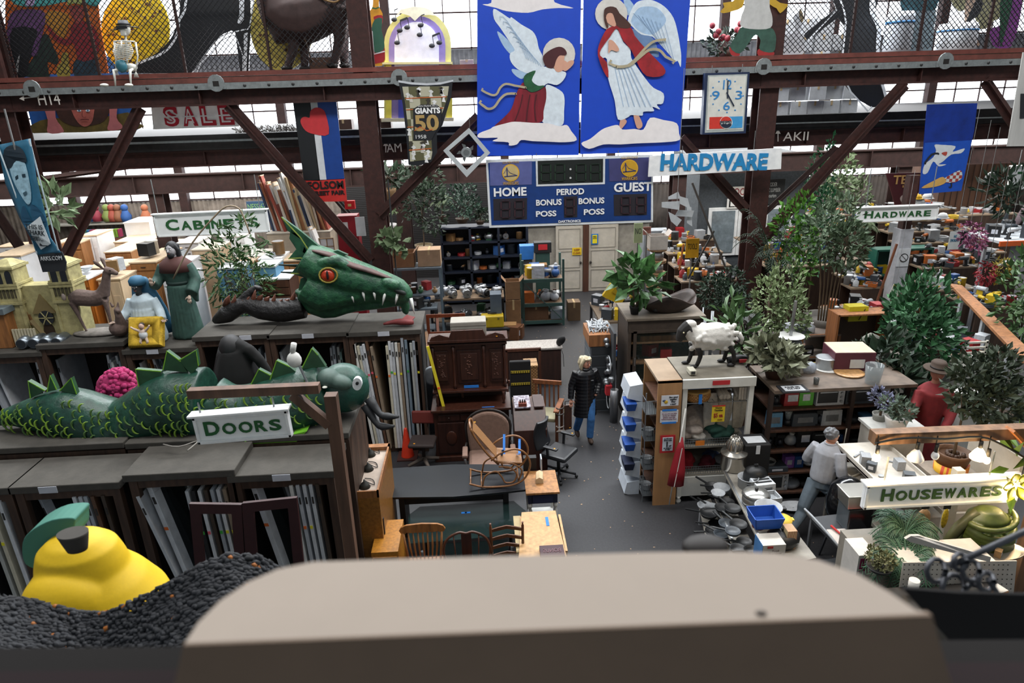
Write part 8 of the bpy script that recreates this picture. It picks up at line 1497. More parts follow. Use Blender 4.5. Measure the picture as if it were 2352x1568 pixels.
# ---------- pan table ----------
C=[atZ(1640,1080,.8),atZ(1690,1062,.8),atZ(1830,1262,.8),atZ(1725,1290,.8)]
T=thing('pan_table','slanted stepped stand loaded with pots and pans','stand',(0,0,0));o=sum(C,Vector())/4;o.z=0;T.location=o
def tb(u,v):return(C[0]*(1-u)+C[1]*u)*(1-v)+(C[3]*(1-u)+C[2]*u)*v
TT=MT('8a857c',var=.25)
for nm,z,u0,u1 in(('upper_step',.8,.35,1.25),('middle_step',.55,-.1,.4),('lower_step',.32,-.6,-.05)):
 q4=[tb(u0,0),tb(u1,0),tb(u1,1.1),tb(u0,1.1)];M().prism([Vector((p.x,p.y,z))-o for p in q4],(0,0,-1),.03).put(nm,TT,T)
for u in(-.5,1.15):
 for v in(.05,1.0):p=tb(u,v)-o;M().bar((p.x,p.y,0),(p.x,p.y,.3 if u<0 else.78),.05).put('leg','8a8c90',T)
for u in(.4,-.05):a_=tb(u,0)-o;b_=tb(u,1.1)-o;z=.8 if u>0 else.55;M().bar((a_.x,a_.y,z),(b_.x,b_.y,z),.03).put('step_rail',ST(),T)
def pan(kind,col,u,v,s,label,rz=None,z=None,cat=None):p=tb(u,v);return good(kind,col,(p.x,p.y,(z if z is not None else(.8 if u>.35 else.55 if u>-.1 else.32))+.002),s,rz,label,cat or KN[kind])
p=tb(.75,.05);g=thing('steel_stockpot','tall steel pot with ribbed domed lid on the pan stand','pot',(p.x,p.y,.8));SSM=ST('a8a49c',rough=.22);M().lathe([(.17,0),(.18,.02),(.18,.24),(.2,.26)],24).put('pot_body',SSM,g);M().lathe([(.2,.26),(.19,.28),(.12,.3),(.11,.34),(.11,.42),(.08,.5),(.03,.54)],24).put('domed_lid',SSM,g);m=M();[m.tube([(.112*math.cos(a),.112*math.sin(a),.34),(.112*math.cos(a),.112*math.sin(a),.42),(.05*math.cos(a),.05*math.sin(a),.53)],.012,5)for a in[i*PI/6 for i in range(12)]];m.put('lid_ribs',SSM,g)
p=tb(1.2,.1);g=thing('black_appliance','tall black appliance with white taped card behind the steel pot','appliance',(p.x+.15,p.y+.15,0));bx('body',(0,0,.6),(.4,.36,1.2),'111113',g,bevel=.02);bx('white_card',(0,-.02,1.205),(.28,.2,.006),'c4c8cc',g);bx('card_tape',(.0,-.185,1.12),(.06,.006,.14),'c4c8cc',g)
pan('roaster','16181a',1.15,.28,(.28,.28,.5),'tall black enamel stock pot behind the white tray',0);pan('pot','9a9ea2',.85,.3,.3,'silver saucepan among racks on the pan stand');
p=tb(.75,.5);g=thing('dutch_oven','large aluminium pot with glass knob lid on the pan stand','pot',(p.x,p.y,.8));M().lathe([(.16,0),(.18,.05),(.18,.15)],24).put('pot_body',ST('9a9894'),g);M().lathe([(.19,.15),(.16,.19),(.06,.215),(.02,.22)],24).put('lid',ST('b4b4b0',rough=.25),g);M().ball((0,0,.24),(.025,.025,.02)).put('lid_knob','141416',g)
pan('pot','a4a8ac',.8,.68,(.36,.36,.4),'open aluminium pot in front of the lidded pot',0);pan('pot','8a1c20',.5,.72,.18,'small red saucepan beside the open aluminium pot');pan('roaster','16181a',.8,.92,(.36,.36,.4),'large black enamel roaster at the front of the pan stand',.4);pan('toaster','b8bcc0',1.2,.38,(.3,.4,.2),'white dish drying rack on the pan stand',.1,cat='dish rack');pan('tray','a4a8ac',1.15,.5,(.3,.3,.2),'small chrome wire tray below the dish rack',.1)
random.seed(55)
for i in range(14):pan('pan',random.choice(['16181a','3a4046','a4a8ac','16181a']),.05+.25*(i%2)-.1,.05+i*.072,random.uniform(.2,.26),['black','dark','grey','small','wide','shallow','deep','worn','shiny','heavy','thin','round','old','plain'][i]+' frying pan on the middle step of the pan stand',rz=2.6+random.uniform(-.7,.7),z=.55+.05*(i%3))
for i in range(12):pan('pan',random.choice(['16181a','a4a8ac','3a4046','16181a']),-.35+.2*(i%2)-.05,.08+i*.083,random.uniform(.2,.28),['black','dark','grey','small','wide','shallow','deep','worn','shiny','heavy','thin','round'][i]+' frying pan on the lowest step of the pan stand',rz=2.7+random.uniform(-.8,.8),z=.33+.05*(i%3))
x,y=pz(1756,1205,1.0);g=thing('blue_basket','bright blue plastic bin standing on the food processor box','bin',(x,y,1.02));m=M();m.prism([(-.16,-.12,.0),(.14,-.12,.0),(.17,-.15,.16),(-.19,-.15,.16)],(0,1,0),.012);m.box((-.0,0,.01),(.3,.24,.02));m.prism([(-.16,.12,0),(.14,.12,0),(.17,.15,.16),(-.19,.15,.16)],(0,1,0),.012);m.prism([(-.16,-.12,0),(-.19,-.15,.16),(-.19,.15,.16),(-.16,.12,0)],(1,0,0),.012);m.prism([(.14,-.12,0),(.17,-.15,.16),(.17,.15,.16),(.14,.12,0)],(1,0,0),.012);m.put('bin_wall','12489c',g)
x,y=pz(1768,1255,.9);g=thing('processor_box','white and blue food processor box at the front of the stand','box',(x,y,.73));bx('box_body',(0,0,.14),(.28,.24,.28),'b0aca4',g);bx('blue_side',(-.142,0,.14),(.004,.24,.28),'3a6a9c',g);text('lettering','Food\nProcessor',.16,.06,'5a4a44',g,(.02,-.122,.18));bx('red_mark',(-.05,-.122,.25),(.07,.004,.03),'a02c24',g);bx('box_plinth',(0,0,-.36),(.3,.26,.72),'6a655c',g)
x,y=pz(1795,1195,.95);g=thing('yellow_pitcher','yellow plastic colander bowl beside the blue bin','bowl',(x,y,.81));M().lathe([(.09,0),(.1,.12),(.13,.14),(.13,.17),(.02,.18)],20).put('bowl_body','d0b03c',g);bx('spout',(.13,0,.15),(.05,.06,.02),'d0b03c',g)
x,y=pz(1812,1230,.95);g=thing('striped_napkins','upright stack of striped cloth napkins in a wire holder','textile',(x,y,.81));bx('napkin_stack',(0,0,.13),(.12,.16,.26),MT('c8b48a',kind='stripes',h2='8a3a2a',sc=28),g);m=M();[m.bar((-.08,s,.0),(-.08,s,.1),.006)for s in(-.09,.09)];m.bar((-.09,-.09,.08),(.09,-.09,.08),.006);m.put('wire_holder',ST(),g)
# cart with steam pan
x,y=pz(1885,1290,.5);T=thing('tool_cart','grey utility cart with red handle edge and black grill on it','cart',(atZ(1945,1215,.95).x,atZ(1930,1215,.95).y,0),.1)
for z in(.2,.9):bx('cart_tray',(0,0,z),(.55,.7,.04),'2a2c30',T)
for sx in(-1,1):
 for sy in(-1,1):bx('cart_post',(sx*.26,sy*.33,.55),(.035,.035,.74),'5a5c60',T);M().ball((sx*.26,sy*.33,.06),.06,8,6).put('caster','141416',T)
bx('red_edge',(.02,-.37,.92),(.6,.05,.05),'b02a1c',T);M().tube([(-.28,.33,.92),(-.36,.36,1.05),(-.36,-.0,1.05),(-.28,-.33,.92)],.014,7,sub=2).put('cart_handle','8a8e92',T)
cx_,cy_=T.location.x,T.location.y
g=thing('white_cutting_board','white tray with red spoon on the utility cart','tray',(cx_-.12,cy_-.15,.925));bx('tray_board',(0,0,.012),(.26,.34,.022),'b8b0a8',g,bevel=.008);g=thing('red_spoon','red plastic spoon resting on the white tray','spoon',(cx_-.14,cy_-.12,.95));M().tube([(-.04,.16,.03),(0,0,.02),(.04,-.1,.015)],[.016,.012,.014],7).put('spoon_handle','a8201c',g);M().ball((.05,-.14,.02),(.035,.045,.015),10,7).put('spoon_bowl','a8201c',g)
g=thing('steam_pan','deep rectangular aluminium roasting pan upon a black glass box','pan',(cx_+.14,cy_+.1,1.25));m=M();m.box((0,0,.09),(.36,.26,.18),tap=1.1);m.m(ST('c0beb8',rough=.2)).box((0,0,.19),(.42,.32,.02));m.put('pan_body',ST('a8a49c',rough=.25),g,bevel=.02);m=M();[m.tube([(s-.05,-.16,.1),(s-.05,-.2,.07),(s+.05,-.2,.07),(s+.05,-.16,.1)],.007,6)for s in(.08,)];m.put('pan_handle',ST(),g)
g=thing('glass_box','clear and black square box under the roasting pan','box',(cx_+.14,cy_+.1,.925));bx('box_body',(0,0,.16),(.3,.28,.32),MT('16181a',rough=.15),g,bevel=.01);bx('clear_face',(-.155,0,.16),(.01,.26,.3),MT('6a7278',rough=.1,alpha=.5),g)
g=thing('kettle_grill','large glossy black dome kettle grill behind the utility cart','grill',(cx_+.32,cy_+.6,0));M().lathe([(.05,.6),(.2,.65),(.25,.78),(.26,.95),(.22,1.15),(.12,1.26),(.02,1.29)],24).put('grill_dome',MT('0e0f12',rough=.15),g);[M().bar((.12*math.cos(a),.12*math.sin(a),.66),(.24*math.cos(a),.24*math.sin(a),0),.025).put('leg','2a2c30',g)for a in(.5,2.6,4.7)];M().bar((.18,-.05,1.1),(.24,-.08,1.32),.03).put('red_handle','a02818',g)
# ---------- housewares corner ----------
random.seed(71)
Yh=6.35;a=atY(2003,1003,Yh);b=atY(2480,985,Yh);OB=WD('7a5a40',sc=9,var=.45)
T=thing('sign_beam','weathered timber beam with string of bulbs above the housewares sign','beam',a);M().bar(Vector((0,0,0)),b-a,.13,.13).put('beam_timber',OB,T);M().bar(atY(2320,985,Yh-.08)-a,atY(2420,1090,Yh-.08)-a,.13,.03).put('beam_brace',WD('a0602c'),T)
M().tube([atY(2010,1018,Yh-.08)-a,atY(2060,1008,Yh-.09)-a,atY(2110,1005,Yh-.09)-a,atY(2170,1008,Yh-.09)-a,atY(2250,1003,Yh-.09)-a,atY(2300,1020,Yh-.09)-a,atY(2352,1050,Yh-.09)-a],.012,6,sub=3).put('lamp_cable','15140f',T)
p2=atY(2430,985,Yh);M().bar((p2.x-a.x,0,-a.z),(p2.x-a.x,0,.1),.13).put('beam_post',OB,T)
k=pxm(2160,1128,6.3);fsign('white framed housewares sign with green letters lit by bulbs','HOUSEWARES',1984,1096,2334,1160,6.3,.005,62,350,'3a5c24',chains=(-.38,.3),ext=.32,twf=.8)
WB_=MT('ffd9a0',var=0,emit=14);WB2=MT('e8e8e8',var=0,rough=.2)
for px,py,kind,lab,pw in((2013,1050,0,'glowing bare bulb at the left end of the timber beam',14),(2103,1050,1,'white glass reflector bulb under the timber beam',0),(2148,1046,2,'small unlit white globe bulb beside the brown plant pot',0),(2247,1047,3,'glowing reflector bulb right of the brown plant pot',14),(2267,1056,2,'small warm bulb at the right of the glowing reflector bulb',0),(2343,1120,0,'bright bulb in a yellow flower shade at the right end of the sign',16)):
 p=atY(px,py,Yh-.1);g=thing('light_bulb',lab,'light bulb',p);lit=WB_ if pw else WB2
 if kind in(1,3):M().lathe([(.02,.1),(.05,.06),(.085,-.01),(.08,-.03),(.02,-.045)],16).put('bulb_glass',lit,g)
 else:M().ball((0,0,0),(.04,.04,.05),12,9).put('bulb_glass',lit,g)
 M().cyl((0,0,.045 if kind in(0,2)else.09),.02,.09,10).put('socket','15140f',g);M().bar((0,.02,.13),(0,.02,(atY(px,1003,Yh-.1).z-p.z)),.008).put('wire','15140f',g)
 if pw:
  l=bpy.data.lights.new('bulb_light','POINT');l.energy=pw;l.color=(1,.72,.4);l.shadow_soft_size=.05;o=bpy.data.objects.new('bulb_light',l);COL.objects.link(o);o.location=p+Vector((0,-.09,-.05))
p=atY(2335,1112,Yh-.15);g=thing('plastic_lily','yellow green plastic lily flower around the right bulb','decoration',p);m=M()
for i in range(6):a_=i*PI/3;m.grid(lambda u,v:((.03+.17*u)*math.cos(a_)-(v-.5)*.12*math.sin(a_)*math.sin(PI*u),-.06*u,(.03+.17*u)*math.sin(a_)+(v-.5)*.12*math.cos(a_)*math.sin(PI*u)),5,3)
m.put('petal_ring',MT('a8a81c',rough=.4),g,solid=.004)
m=M();leaves(m,(.1,.1,.1),(.15,.1,.4),14,.35,mat=None,up=.4,shape=.25);m.put('green_leaves',MT('4a6a1c',var=.3),g)
# potted ficus rising through the beam
zb=atY(2188,1085,7.4).z;xx=atY(2188,1085,7.4).x
T=thing('white_display_unit','white stepped display unit with shelves below the timber beam','shelf',(xx-.1,7.2,0));WU=MT('b8b2a8',rough=.6,var=.15)
bx('plinth',(.1,.25,zb/2-.02),(.55,.5,zb-.04),WU,T,bevel=.01);bx('plinth_top',(.1,.25,zb-.02),(.6,.55,.035),MT('7a7064',var=.3),T)
for i,(zz1,x0_,x1_)in enumerate(((zb-.08,-.95,-.25),(zb-.36,-.95,-.22),(zb-.66,-.95,-.2))):
 bx('shelf_board',((x0_+x1_)/2,.45,zz1),(x1_-x0_,1.5-.1*i,.03),WU,T);bx('shelf_lip',(x0_+.01,.45,zz1+.03),(.02,1.5-.1*i,.08),WU,T);bx('shelf_lip',(x1_-.01,.45,zz1+.03),(.02,1.5-.1*i,.08),WU,T)
for x_ in(-.95,-.22):
 for y_ in(-.28,1.15):bx('unit_post',(x_,y_,(zb)/2),(.05,.05,zb),WU,T)
bx('end_panel',(.7,.3,.9),(.06,.9,1.8),MT('c4bcae',var=.1),T);bx('front_panel',(.1,-.05,.5),(1.1,.04,1.0),WU,T)
X1=T.location.x
strew('on the top white display shelf',9,X1-.9,X1-.3,7.0,8.2,zb-.06,['hammer','wrench','box'],['5a3a24','16181a','8c9094','3a4046'],s=(.1,.16));strew('on the middle white display shelf',9,X1-.9,X1-.3,7.0,8.1,zb-.34,['bowl','tray','hammer','box'],['b8bcc0','c8c0b0','8c9094','24508a'],s=(.12,.2));strew('on the low white display shelf',10,X1-.9,X1-.3,6.95,8.0,zb-.64,['bowl','box','tray','blender'],['b8bcc0','c8c0b0','8c9094','a4a8ac'],s=(.12,.2))
good('box','8a1c20',(X1-.42,6.96,zb-.06),(.26,.2,.09),.2,'red and black cased tool set above the housewares sign','case');good('box','c8c0b0',(X1-.15,7.05,zb),(.16,.14,.1),.3,'cream box printed with knives beside the red case','box')
g=plant('dense olive ficus in a brown basket pot with yellow circus band',xx,7.45,zb,1.62,.44,1100,.12,MT('303c2a',var=.5,sc=6),trunk=.38,lobes=9,ph=.28,pr=.2,pm='5a3c24',shape=.42,flat=.75);[c_ for c_ in g.children if c_.name.startswith('foliage')][0].location.x=.24;M().lathe([(.165,.0),(.2,.13),(.195,.0)],20,cap=False).put('yellow_band',MT('c89a1c',kind='stripes',h2='b8401c',sc=9),g);m=M();[m.ball((.12*math.cos(i*1.1)*(.4+.1*(i%6)),.12*math.sin(i*1.1)*(.4+.1*(i%6)),.25),.03,6,5)for i in range(16)];m.put('pine_cones','3a2414',g)
# hatted mannequin behind
yM=8.9;c=atY(2132,960,yM);T=thing('dressed_mannequin','mannequin in plain dark red sweater and brown felt hat among plants','mannequin',(c.x,yM,0));RS=MT('6a161a',rough=.85,var=.2,sc=14);zc=atY(2135,960,yM).z
m=M();m.tube([(0,0,zc-.9),(0,0,zc-.1),(0,0,zc+.2),(0,0,zc+.45),(0,.0,zc+.58)],[.17,.17,.2,.22,.08],14,sub=2);m.tube([(-.19,0,zc+.45),(-.3,-.08,zc+.28),(-.48,-.25,zc+.2)],[.09,.075,.06],10,sub=2);m.tube([(.19,0,zc+.45),(.24,-.15,zc+.2),(-.0,-.36,zc+.0)],[.09,.075,.06],10,sub=2);m.put('sweater',RS,T,remesh=.018,smooth=2)
m=M();m.ball((0,-.01,zc+.75),(.09,.11,.12),14,10);m.tube([(0,0,zc+.66),(0,0,zc+.52)],[.05,.06],9);m.ball((0,-.12,zc+.74),(.02,.02,.03));m.put('head','8a5a4a',T,remesh=.012,smooth=1)
m=M();m.lathe([(.2,0),(.19,.015),(.11,.02),(.105,.1),(.08,.13),(.02,.12)],20,(0,-.01,zc+.8),sx=.95,sy=1.15);m.put('felt_hat',MT('3a2c22',rough=.85),T);M().lathe([(.112,0),(.11,.025)],20,(0,-.01,zc+.822),sx=.95,sy=1.15).put('hat_band','1a1410',T)
m=M();hand(m,(-.5,-.27,zc+.19),(-.8,-.6,-.2),1.0,1);m.put('hand','9a7464',T);m=M();hand(m,(-.03,-.38,zc-.01),(-1,-.5,0),1.0,-1);m.put('hand','9a7464',T)
m=M();[m.tube([(s*.09,0,zc-.85),(s*.1,0,.05)],[.1,.06],9)for s in(-1,1)];m.put('trousers','1c1e22',T)
xw=atY(2050,985,8.3);T=thing('white_side_counter','white counter corner carrying the herb pot beside the mannequin','counter',(xw.x+.1,8.2,0));bx('counter_top',(0,.2,xw.z-.02),(.75,.6,.04),MT('a8a8a4'),T);bx('counter_body',(0,.25,(xw.z-.04)/2),(.65,.5,xw.z-.04),'b0aca4',T)
plant('grey green herb in a smooth white pot by the mannequin hand',xw.x,8.25,xw.z,.5,.22,200,.1,MT('4a5a4c',var=.3),trunk=.0,lobes=3,ph=.22,pr=.15,pm='c4c0bc',name='potted_herb');plant('silvery lavender spray behind the white herb pot',xw.x-.02,8.6,xw.z-.1,.6,.16,200,.07,MT('6a6e86',var=.3),trunk=.1,lobes=3,ph=.2,pr=.1,pm='7a7a74',name='potted_herb')
# fern, pegboard, drape, paddle, box
zf=atY(2095,1260,5.7).z;xf=atY(2095,1260,5.7).x
T=thing('pegboard_screen','white perforated pegboard panel at the lower right below the fern','panel',atY(2200,1340,5.45));o=T.location
q4=[(2075,1292),(2336,1288),(2322,1420),(2055,1420)];slab('pegboard',q4,5.45,'c0b8ac',T,t=.012);m=M()
for r in range(11):
 for s in range(24):
  x_=2078+s*10.8-r*.9;y_=1297+r*11
  if 2065<x_<2325:m.box(atY(x_,y_,5.445)-o,(.009,.004,.009))
m.put('peg_holes','2a2622',T)['kind']='stuff'
bx('board_ledge',(0,.28,.12),(.95,.5,.03),WU,T);bx('board_base',(0,.28,-o.z/2-.1),(.9,.4,o.z-.25),'6a645c',T)
T=palm('large drooping green fern hanging over the white pegboard',xf,5.75,zf-.52,.66,.48,60,MT('33553c',var=.4,sc=8,rough=.6),pr=.12,ph=.2,stemh=.05,wide=.022,droop=1.6,name='boston_fern')
T=palm('fuller rear fern right behind the drooping one',xf+.22,6.15,zf-.42,.6,.42,50,MT('2f5038',var=.4,sc=8,rough=.6),pr=.12,ph=.2,stemh=.05,wide=.022,droop=1.3,name='boston_fern')
bx('fern_stand',(xf+.1,6.05,(zf-.26)/2),(.9,.75,zf-.26),'7a746a',None,label='plain stand under the two ferns',cat='stand')
x,y=atY(2020,1300,5.6).x,5.6;zz0=atY(2020,1300,5.6).z;plant('small dry sage plant in a dark tray beside the fern',x,y,zz0-.05,.26,.14,260,.05,MT('6a6a44',var=.4),trunk=.0,lobes=3,ph=.05,pr=.12,pm='16181a',name='sage_plant',shape=.5)
T=thing('white_box','white box with magenta emblem beside the small sage plant','box',(atY(1985,1290,5.9).x,5.9,0));zt_=atY(1985,1268,5.9).z;bx('box_body',(0,.1,zt_/2),(.2,.3,zt_),'b4b0aa',T);bx('emblem',(-.04,-.052,zt_-.12),(.08,.004,.16),'7a1c44',T);bx('lower_ledge',(.2,-.2,zt_/2-.15),(.3,.3,zt_-.3),'9a968e',T)
T=thing('draped_fabric','large olive green satin fabric bundle with deep folds','fabric',atY(2262,1215,6.15));OL=MT('4f5c1c',rough=.45,var=.4,sc=4,h2='2c3410');m=M()
m.lathe([(.25,-.42),(.3,-.3),(.27,-.1),(.24,.05),(.22,.18),(.12,.26),(.02,.28)],22,sy=.8)
for i in range(7):z=-.33+i*.085;m.tube([((.31-.01*i)*math.cos(a_),.25*math.sin(a_),z+.05*math.cos(a_*1.0+i))for a_ in[PI+.2+j*PI/8*1.1 for j in range(8)]],.032,7,sub=2)
m.put('fabric_body',OL,T,remesh=.014,smooth=3);M().tube([(-.12,0,.22),(-.3,.0,.05),(-.42,0,-.2),(-.5,0,-.4)],[.06,.06,.05,.04],8,sub=2).put('trailing_fold',MT('3a3c1c',rough=.5,var=.3),T);M().cyl((0,0,-1.9),.2,1.5,14).put('pedestal','4a4640',T)
A=atY(2080,1238,5.5);B=atY(2275,1285,5.35);g=thing('white_paddle','white painted wooden paddle lying across fern and fabric','paddle',A);M().prism([(0,0,.0),(.05,0,.035),(.14,0,.03),(.2,0,.0),((B-A).x,(B-A).y,(B-A).z+.03),((B-A).x,(B-A).y,(B-A).z-.03),(.18,0,-.075),(.06,0,-.04)],(0,1,0),.03).put('paddle_body',MT('b0aaa2',var=.15),g)
T=thing('oval_tray','oval metal tray with odds and ends behind the paddle','tray',atY(2270,1272,5.9));M().lathe([(.05,0),(.36,.01),(.4,.05),(.38,.05),(.34,.02)],26,sy=.45).put('tray_body',ST('9a9488'),T);strew('on the oval metal tray',6,T.location.x-.25,T.location.x+.25,5.82,5.98,T.location.z+.02,['box','tin','lamp'],['b8bcc0','8a6a44','16181a'],s=(.05,.09));M().cyl((0,0,-T.location.z),.1,T.location.z,10).put('tray_stand','4a4640',T)
p=atY(2290,1362,5.2);g=carton((p.x,p.y,p.z-.05),(.14,.12,.1),'small orange and white carton at the lower right edge','c08040',rz=.3,tape=False);bx('white_lid',(0,0,.103),(.13,.11,.006),'c8c4bc',g);p=atY(2235,1355,5.3);g=thing('tin_can','open dark tin can standing before the pegboard','can',(p.x,p.y,p.z-.1));M().lathe([(.07,0),(.075,.18),(.068,.18),(.06,.01)],16,cap=False).put('can_wall','4a4640',g);p=atY(2098,1345,5.3);g=thing('white_mug','small white cylinder in front of the pegboard','mug',(p.x,p.y,p.z-.05));M().cyl((0,0,0),.05,.12,14).put('mug_body','c8c4bc',g)
bx('lower_ledge',(atY(2200,1370,5.1).x,5.25,atY(2200,1385,5.1).z-.1),(1.2,.4,.05),'3a342e',None,label='dark ledge in front of the pegboard',cat='ledge')
bx('white_panel_post',(atY(2215,1100,6.6).x+.03,6.75,.95),(.1,.1,1.9),'c0b8a8',None,label='cream painted post behind the housewares sign',cat='post');bpy.data.objects['white_panel_post'].name='painted_post'
for px,c_,lb in((2120,'8a6a44','bag of corks'),(2170,'b89a20','yellow packaged tool card')):p=atY(px,1190,6.7);g=thing('hanging_package','%s hanging under the housewares sign'%lb,'package',p);M().ball((0,0,0),(.09,.04,.13)if c_=='8a6a44' else(.04,.02,.14),10,8).put('package_body',MT(c_,var=.5,sc=40),g);bx('header_card',(0,0,.17),(.09,.006,.08),'1c1c1c',g)
T=thing('white_shelf_back','white cabinet end with white frame and wreath at the right behind the ficus','cabinet',(atY(2290,880,8.6).x,8.9,0));bx('cabinet_body',(0,.2,.85),(.5,.6,1.7),MT('a8a8a4',var=.15),T);g=thing('wreath','dried twig wreath with silver centre leaning on the white cabinet','wreath',(T.location.x,8.8,2.0));m=M();random.seed(3);[m.tube([((.2+random.uniform(-.04,.04))*math.cos(t),random.uniform(-.04,.04),(.26+random.uniform(-.04,.04))*math.sin(t))for t in[q+s*.3 for s in range(4)]],.01,4)for q in[i*.16 for i in range(40)]];m.put('twigs','3a2a20',g);M().ball((0,0,0),(.12,.04,.18),12,8).put('silver_disc',MT('6a7078',metal=.5,rough=.4),g)
T=thing('white_grid_rack','white slatted wire rack standing behind the white cabinet','rack',(PX(2255,830,10)[0],10.2,PX(2255,830,10)[2]-.1));m=M();[m.box((0,0,i*.09),(.4,.03,.03))for i in range(5)];[m.box((s*.18,0,.18),(.03,.03,.42))for s in(-1,1)];m.put('slats','b8b4a8',T);bx('rack_support',(0,.1,-T.location.z/2),(.6,.5,T.location.z),'a4a49e',T)
# wooden sloped counter at right
A=atY(2150,650,12.0)
T=thing('long_wood_counter','long narrow wooden counter running towards the right edge','counter',(PX(2230,760,11.4)[0]+.1,11.4,0));zc2=PX(2230,720,11.6)[2]
m=M();P1=[atZ(x,y,zc2)-T.location for x,y in((2180,650),(2210,655),(2352,790),(2352,830))];P1=[Vector((p.x,p.y,zc2))for p in P1];m.prism(P1,(0,0,-1),.05);m.put('counter_top',WD('8a5c38'),T)
for f in(.1,.5,.9):c_=P1[1].lerp(P1[2],f)-Vector((.15,.1,0));M().bar((c_.x,c_.y,0),(c_.x,c_.y,zc2-.05),.06).put('leg','a8acb0',T)
# ---------- people ----------
def limb(m,pts,rs,n=10,fl=1.0):m.tube(pts,rs,n,sub=3,flat=fl)
# woman
fx=atZ(1349,1016,0);T=thing('person','person with blonde bob in long black puffer coat walking down the aisle','person',(fx.x-.03,fx.y+.12,0),.12)
LK,LA=(.08,-.12,.49),(.07,-.1,.1);RK,RA=(-.1,.02,.5),(-.11,.2,.14)
m=M();m.tube([(0,0,.88),(0,.01,1.05),(0,0,1.28),(0,.01,1.42),(0,.01,1.5)],[.14,.125,.15,.1,.05],14,sub=2,flat=.7)
for s,K,A_ in((1,LK,LA),(-1,RK,RA)):limb(m,[(s*.09,0,.88),K,A_],[.06,.04,.03])
limb(m,[(-.17,.01,1.37),(-.24,.02,1.12),(-.27,-.06,.9)],[.05,.042,.028]);limb(m,[(.17,.01,1.37),(.25,.03,1.12),(.17,-.1,.93)],[.05,.042,.028]);m.put('body','c08a74',T,remesh=.014,smooth=2)
JN=MT('2f5f94',rough=.8,var=.25,sc=14);m=M();m.tube([(0,0,1.0),(0,0,.84)],[.15,.16],14,flat=.75)
for s,K,A_ in((1,LK,LA),(-1,RK,RA)):limb(m,[(s*.09,0,.88),(K[0],K[1],K[2]+.04),(K[0],K[1],K[2]-.05),(A_[0],A_[1],A_[2]-.0)],[.11,.08,.076,.066])
m.put('jeans',JN,T,remesh=.014,smooth=1)
for nm,A_,d in(('shoe',LA,-.0),('shoe',RA,.12)):m=M();m.ball((A_[0],A_[1]-.05,A_[2]-.05),(.048,.12,.05),12,8,rot=(d*4,0,0));m.ball((A_[0],A_[1]+.02,A_[2]-.01),(.045,.06,.06),10,7);m.put(nm,'3a2a20',T,remesh=.012,smooth=1)
CO=MT('0c0d12',rough=.32,var=.3,sc=6);m=M();prof=[];R_=[(.52,.215),(.6,.21),(.75,.2),(.9,.19),(1.0,.18),(1.15,.185),(1.3,.2),(1.38,.18),(1.44,.11),(1.5,.085)]
nz=44
for i in range(nz+1):
 z=.52+(1.5-.52)*i/nz;j=max(k for k in range(len(R_)-1)if R_[k][0]<=z+1e-6);t=(z-R_[j][0])/(R_[j+1][0]-R_[j][0]);r=R_[j][1]*(1-t)+R_[j+1][1]*t;prof.append((r+.009*abs(math.sin(i*PI/3.0)),z))
m.lathe(prof,26,sy=.72)
for pts,rs in(([(-.16,.01,1.4),(-.25,.02,1.14),(-.285,-.05,.9)],[.075,.07,.052]),([(.16,.01,1.4),(.27,.03,1.14),(.2,-.1,.96)],[.075,.07,.055])):
 a_,b_,c_=map(Vector,pts);PP=[a_.lerp(b_,q/9)for q in range(9)]+[b_.lerp(c_,q/8)for q in range(9)];m.tube(PP,[(rs[0]+(rs[2]-rs[0])*q/17)+.006*(q%2)for q in range(18)],12)
m.put('puffer_coat',CO,T,remesh=.011,smooth=1);M().bar((0,-.153,.6),(0,-.14,1.36),.008).put('zipper','2c2e34',T);M().tube([(.07*math.cos(a_),.07*math.sin(a_)-.01,1.47+.02*math.sin(a_))for a_ in[i*PI/6 for i in range(13)]],.028,8,cap=False).put('collar',CO,T);bx('coat_logo',(.09,-.148,1.27),(.05,.006,.012),'8a8c90',T)
m=M();hand(m,(-.285,-.06,.89),(0,-.05,-1),.95,1);m.put('hand','c08a74',T)
H_=head(T,(0,-.02,1.575),.98,'c48c74','b5a88c',rz=.45,tilt=.06,style='bob');m=M()
for s in(-1,1):m.tube([(s*.031+.022*math.cos(a_),-.102,.01+.016*math.sin(a_))for a_ in[i*PI/6 for i in range(13)]],.0028,5,cap=False)
m.bar((-.01,-.105,.012),(.01,-.105,.012),.003);m.put('glasses','6a2c2c',H_)
p=T.location;g=thing('wooden_coat_rack','small dark wooden rack with metal hooks carried by the person','rack',(p.x-.33,p.y-.05,.52),.2);bx('rack_board',(0,.0,.0),(.14,.07,.5),WD('3a2014',rough=.35),g,bevel=.006)
for z in(.2,.08,-.18):M().tube([(-.07,0,z),(-.14,0,z-.02),(-.2,0,z-.01),(-.22,0,z+.02)],.012,7,sub=2).put('hook','3a3634' if z>0 else '8a8078',g)
M().ball((-.14,-.03,-.26),(.1,.03,.025),8,6).put('hook','6a6058',g);M().tube([(-.05,0,.25),(-.05,0,.32),(.05,0,.32),(.05,0,.25)],.01,6).put('rack_handle','2a1810',g);dot(g,(.03,-.037,-.21))
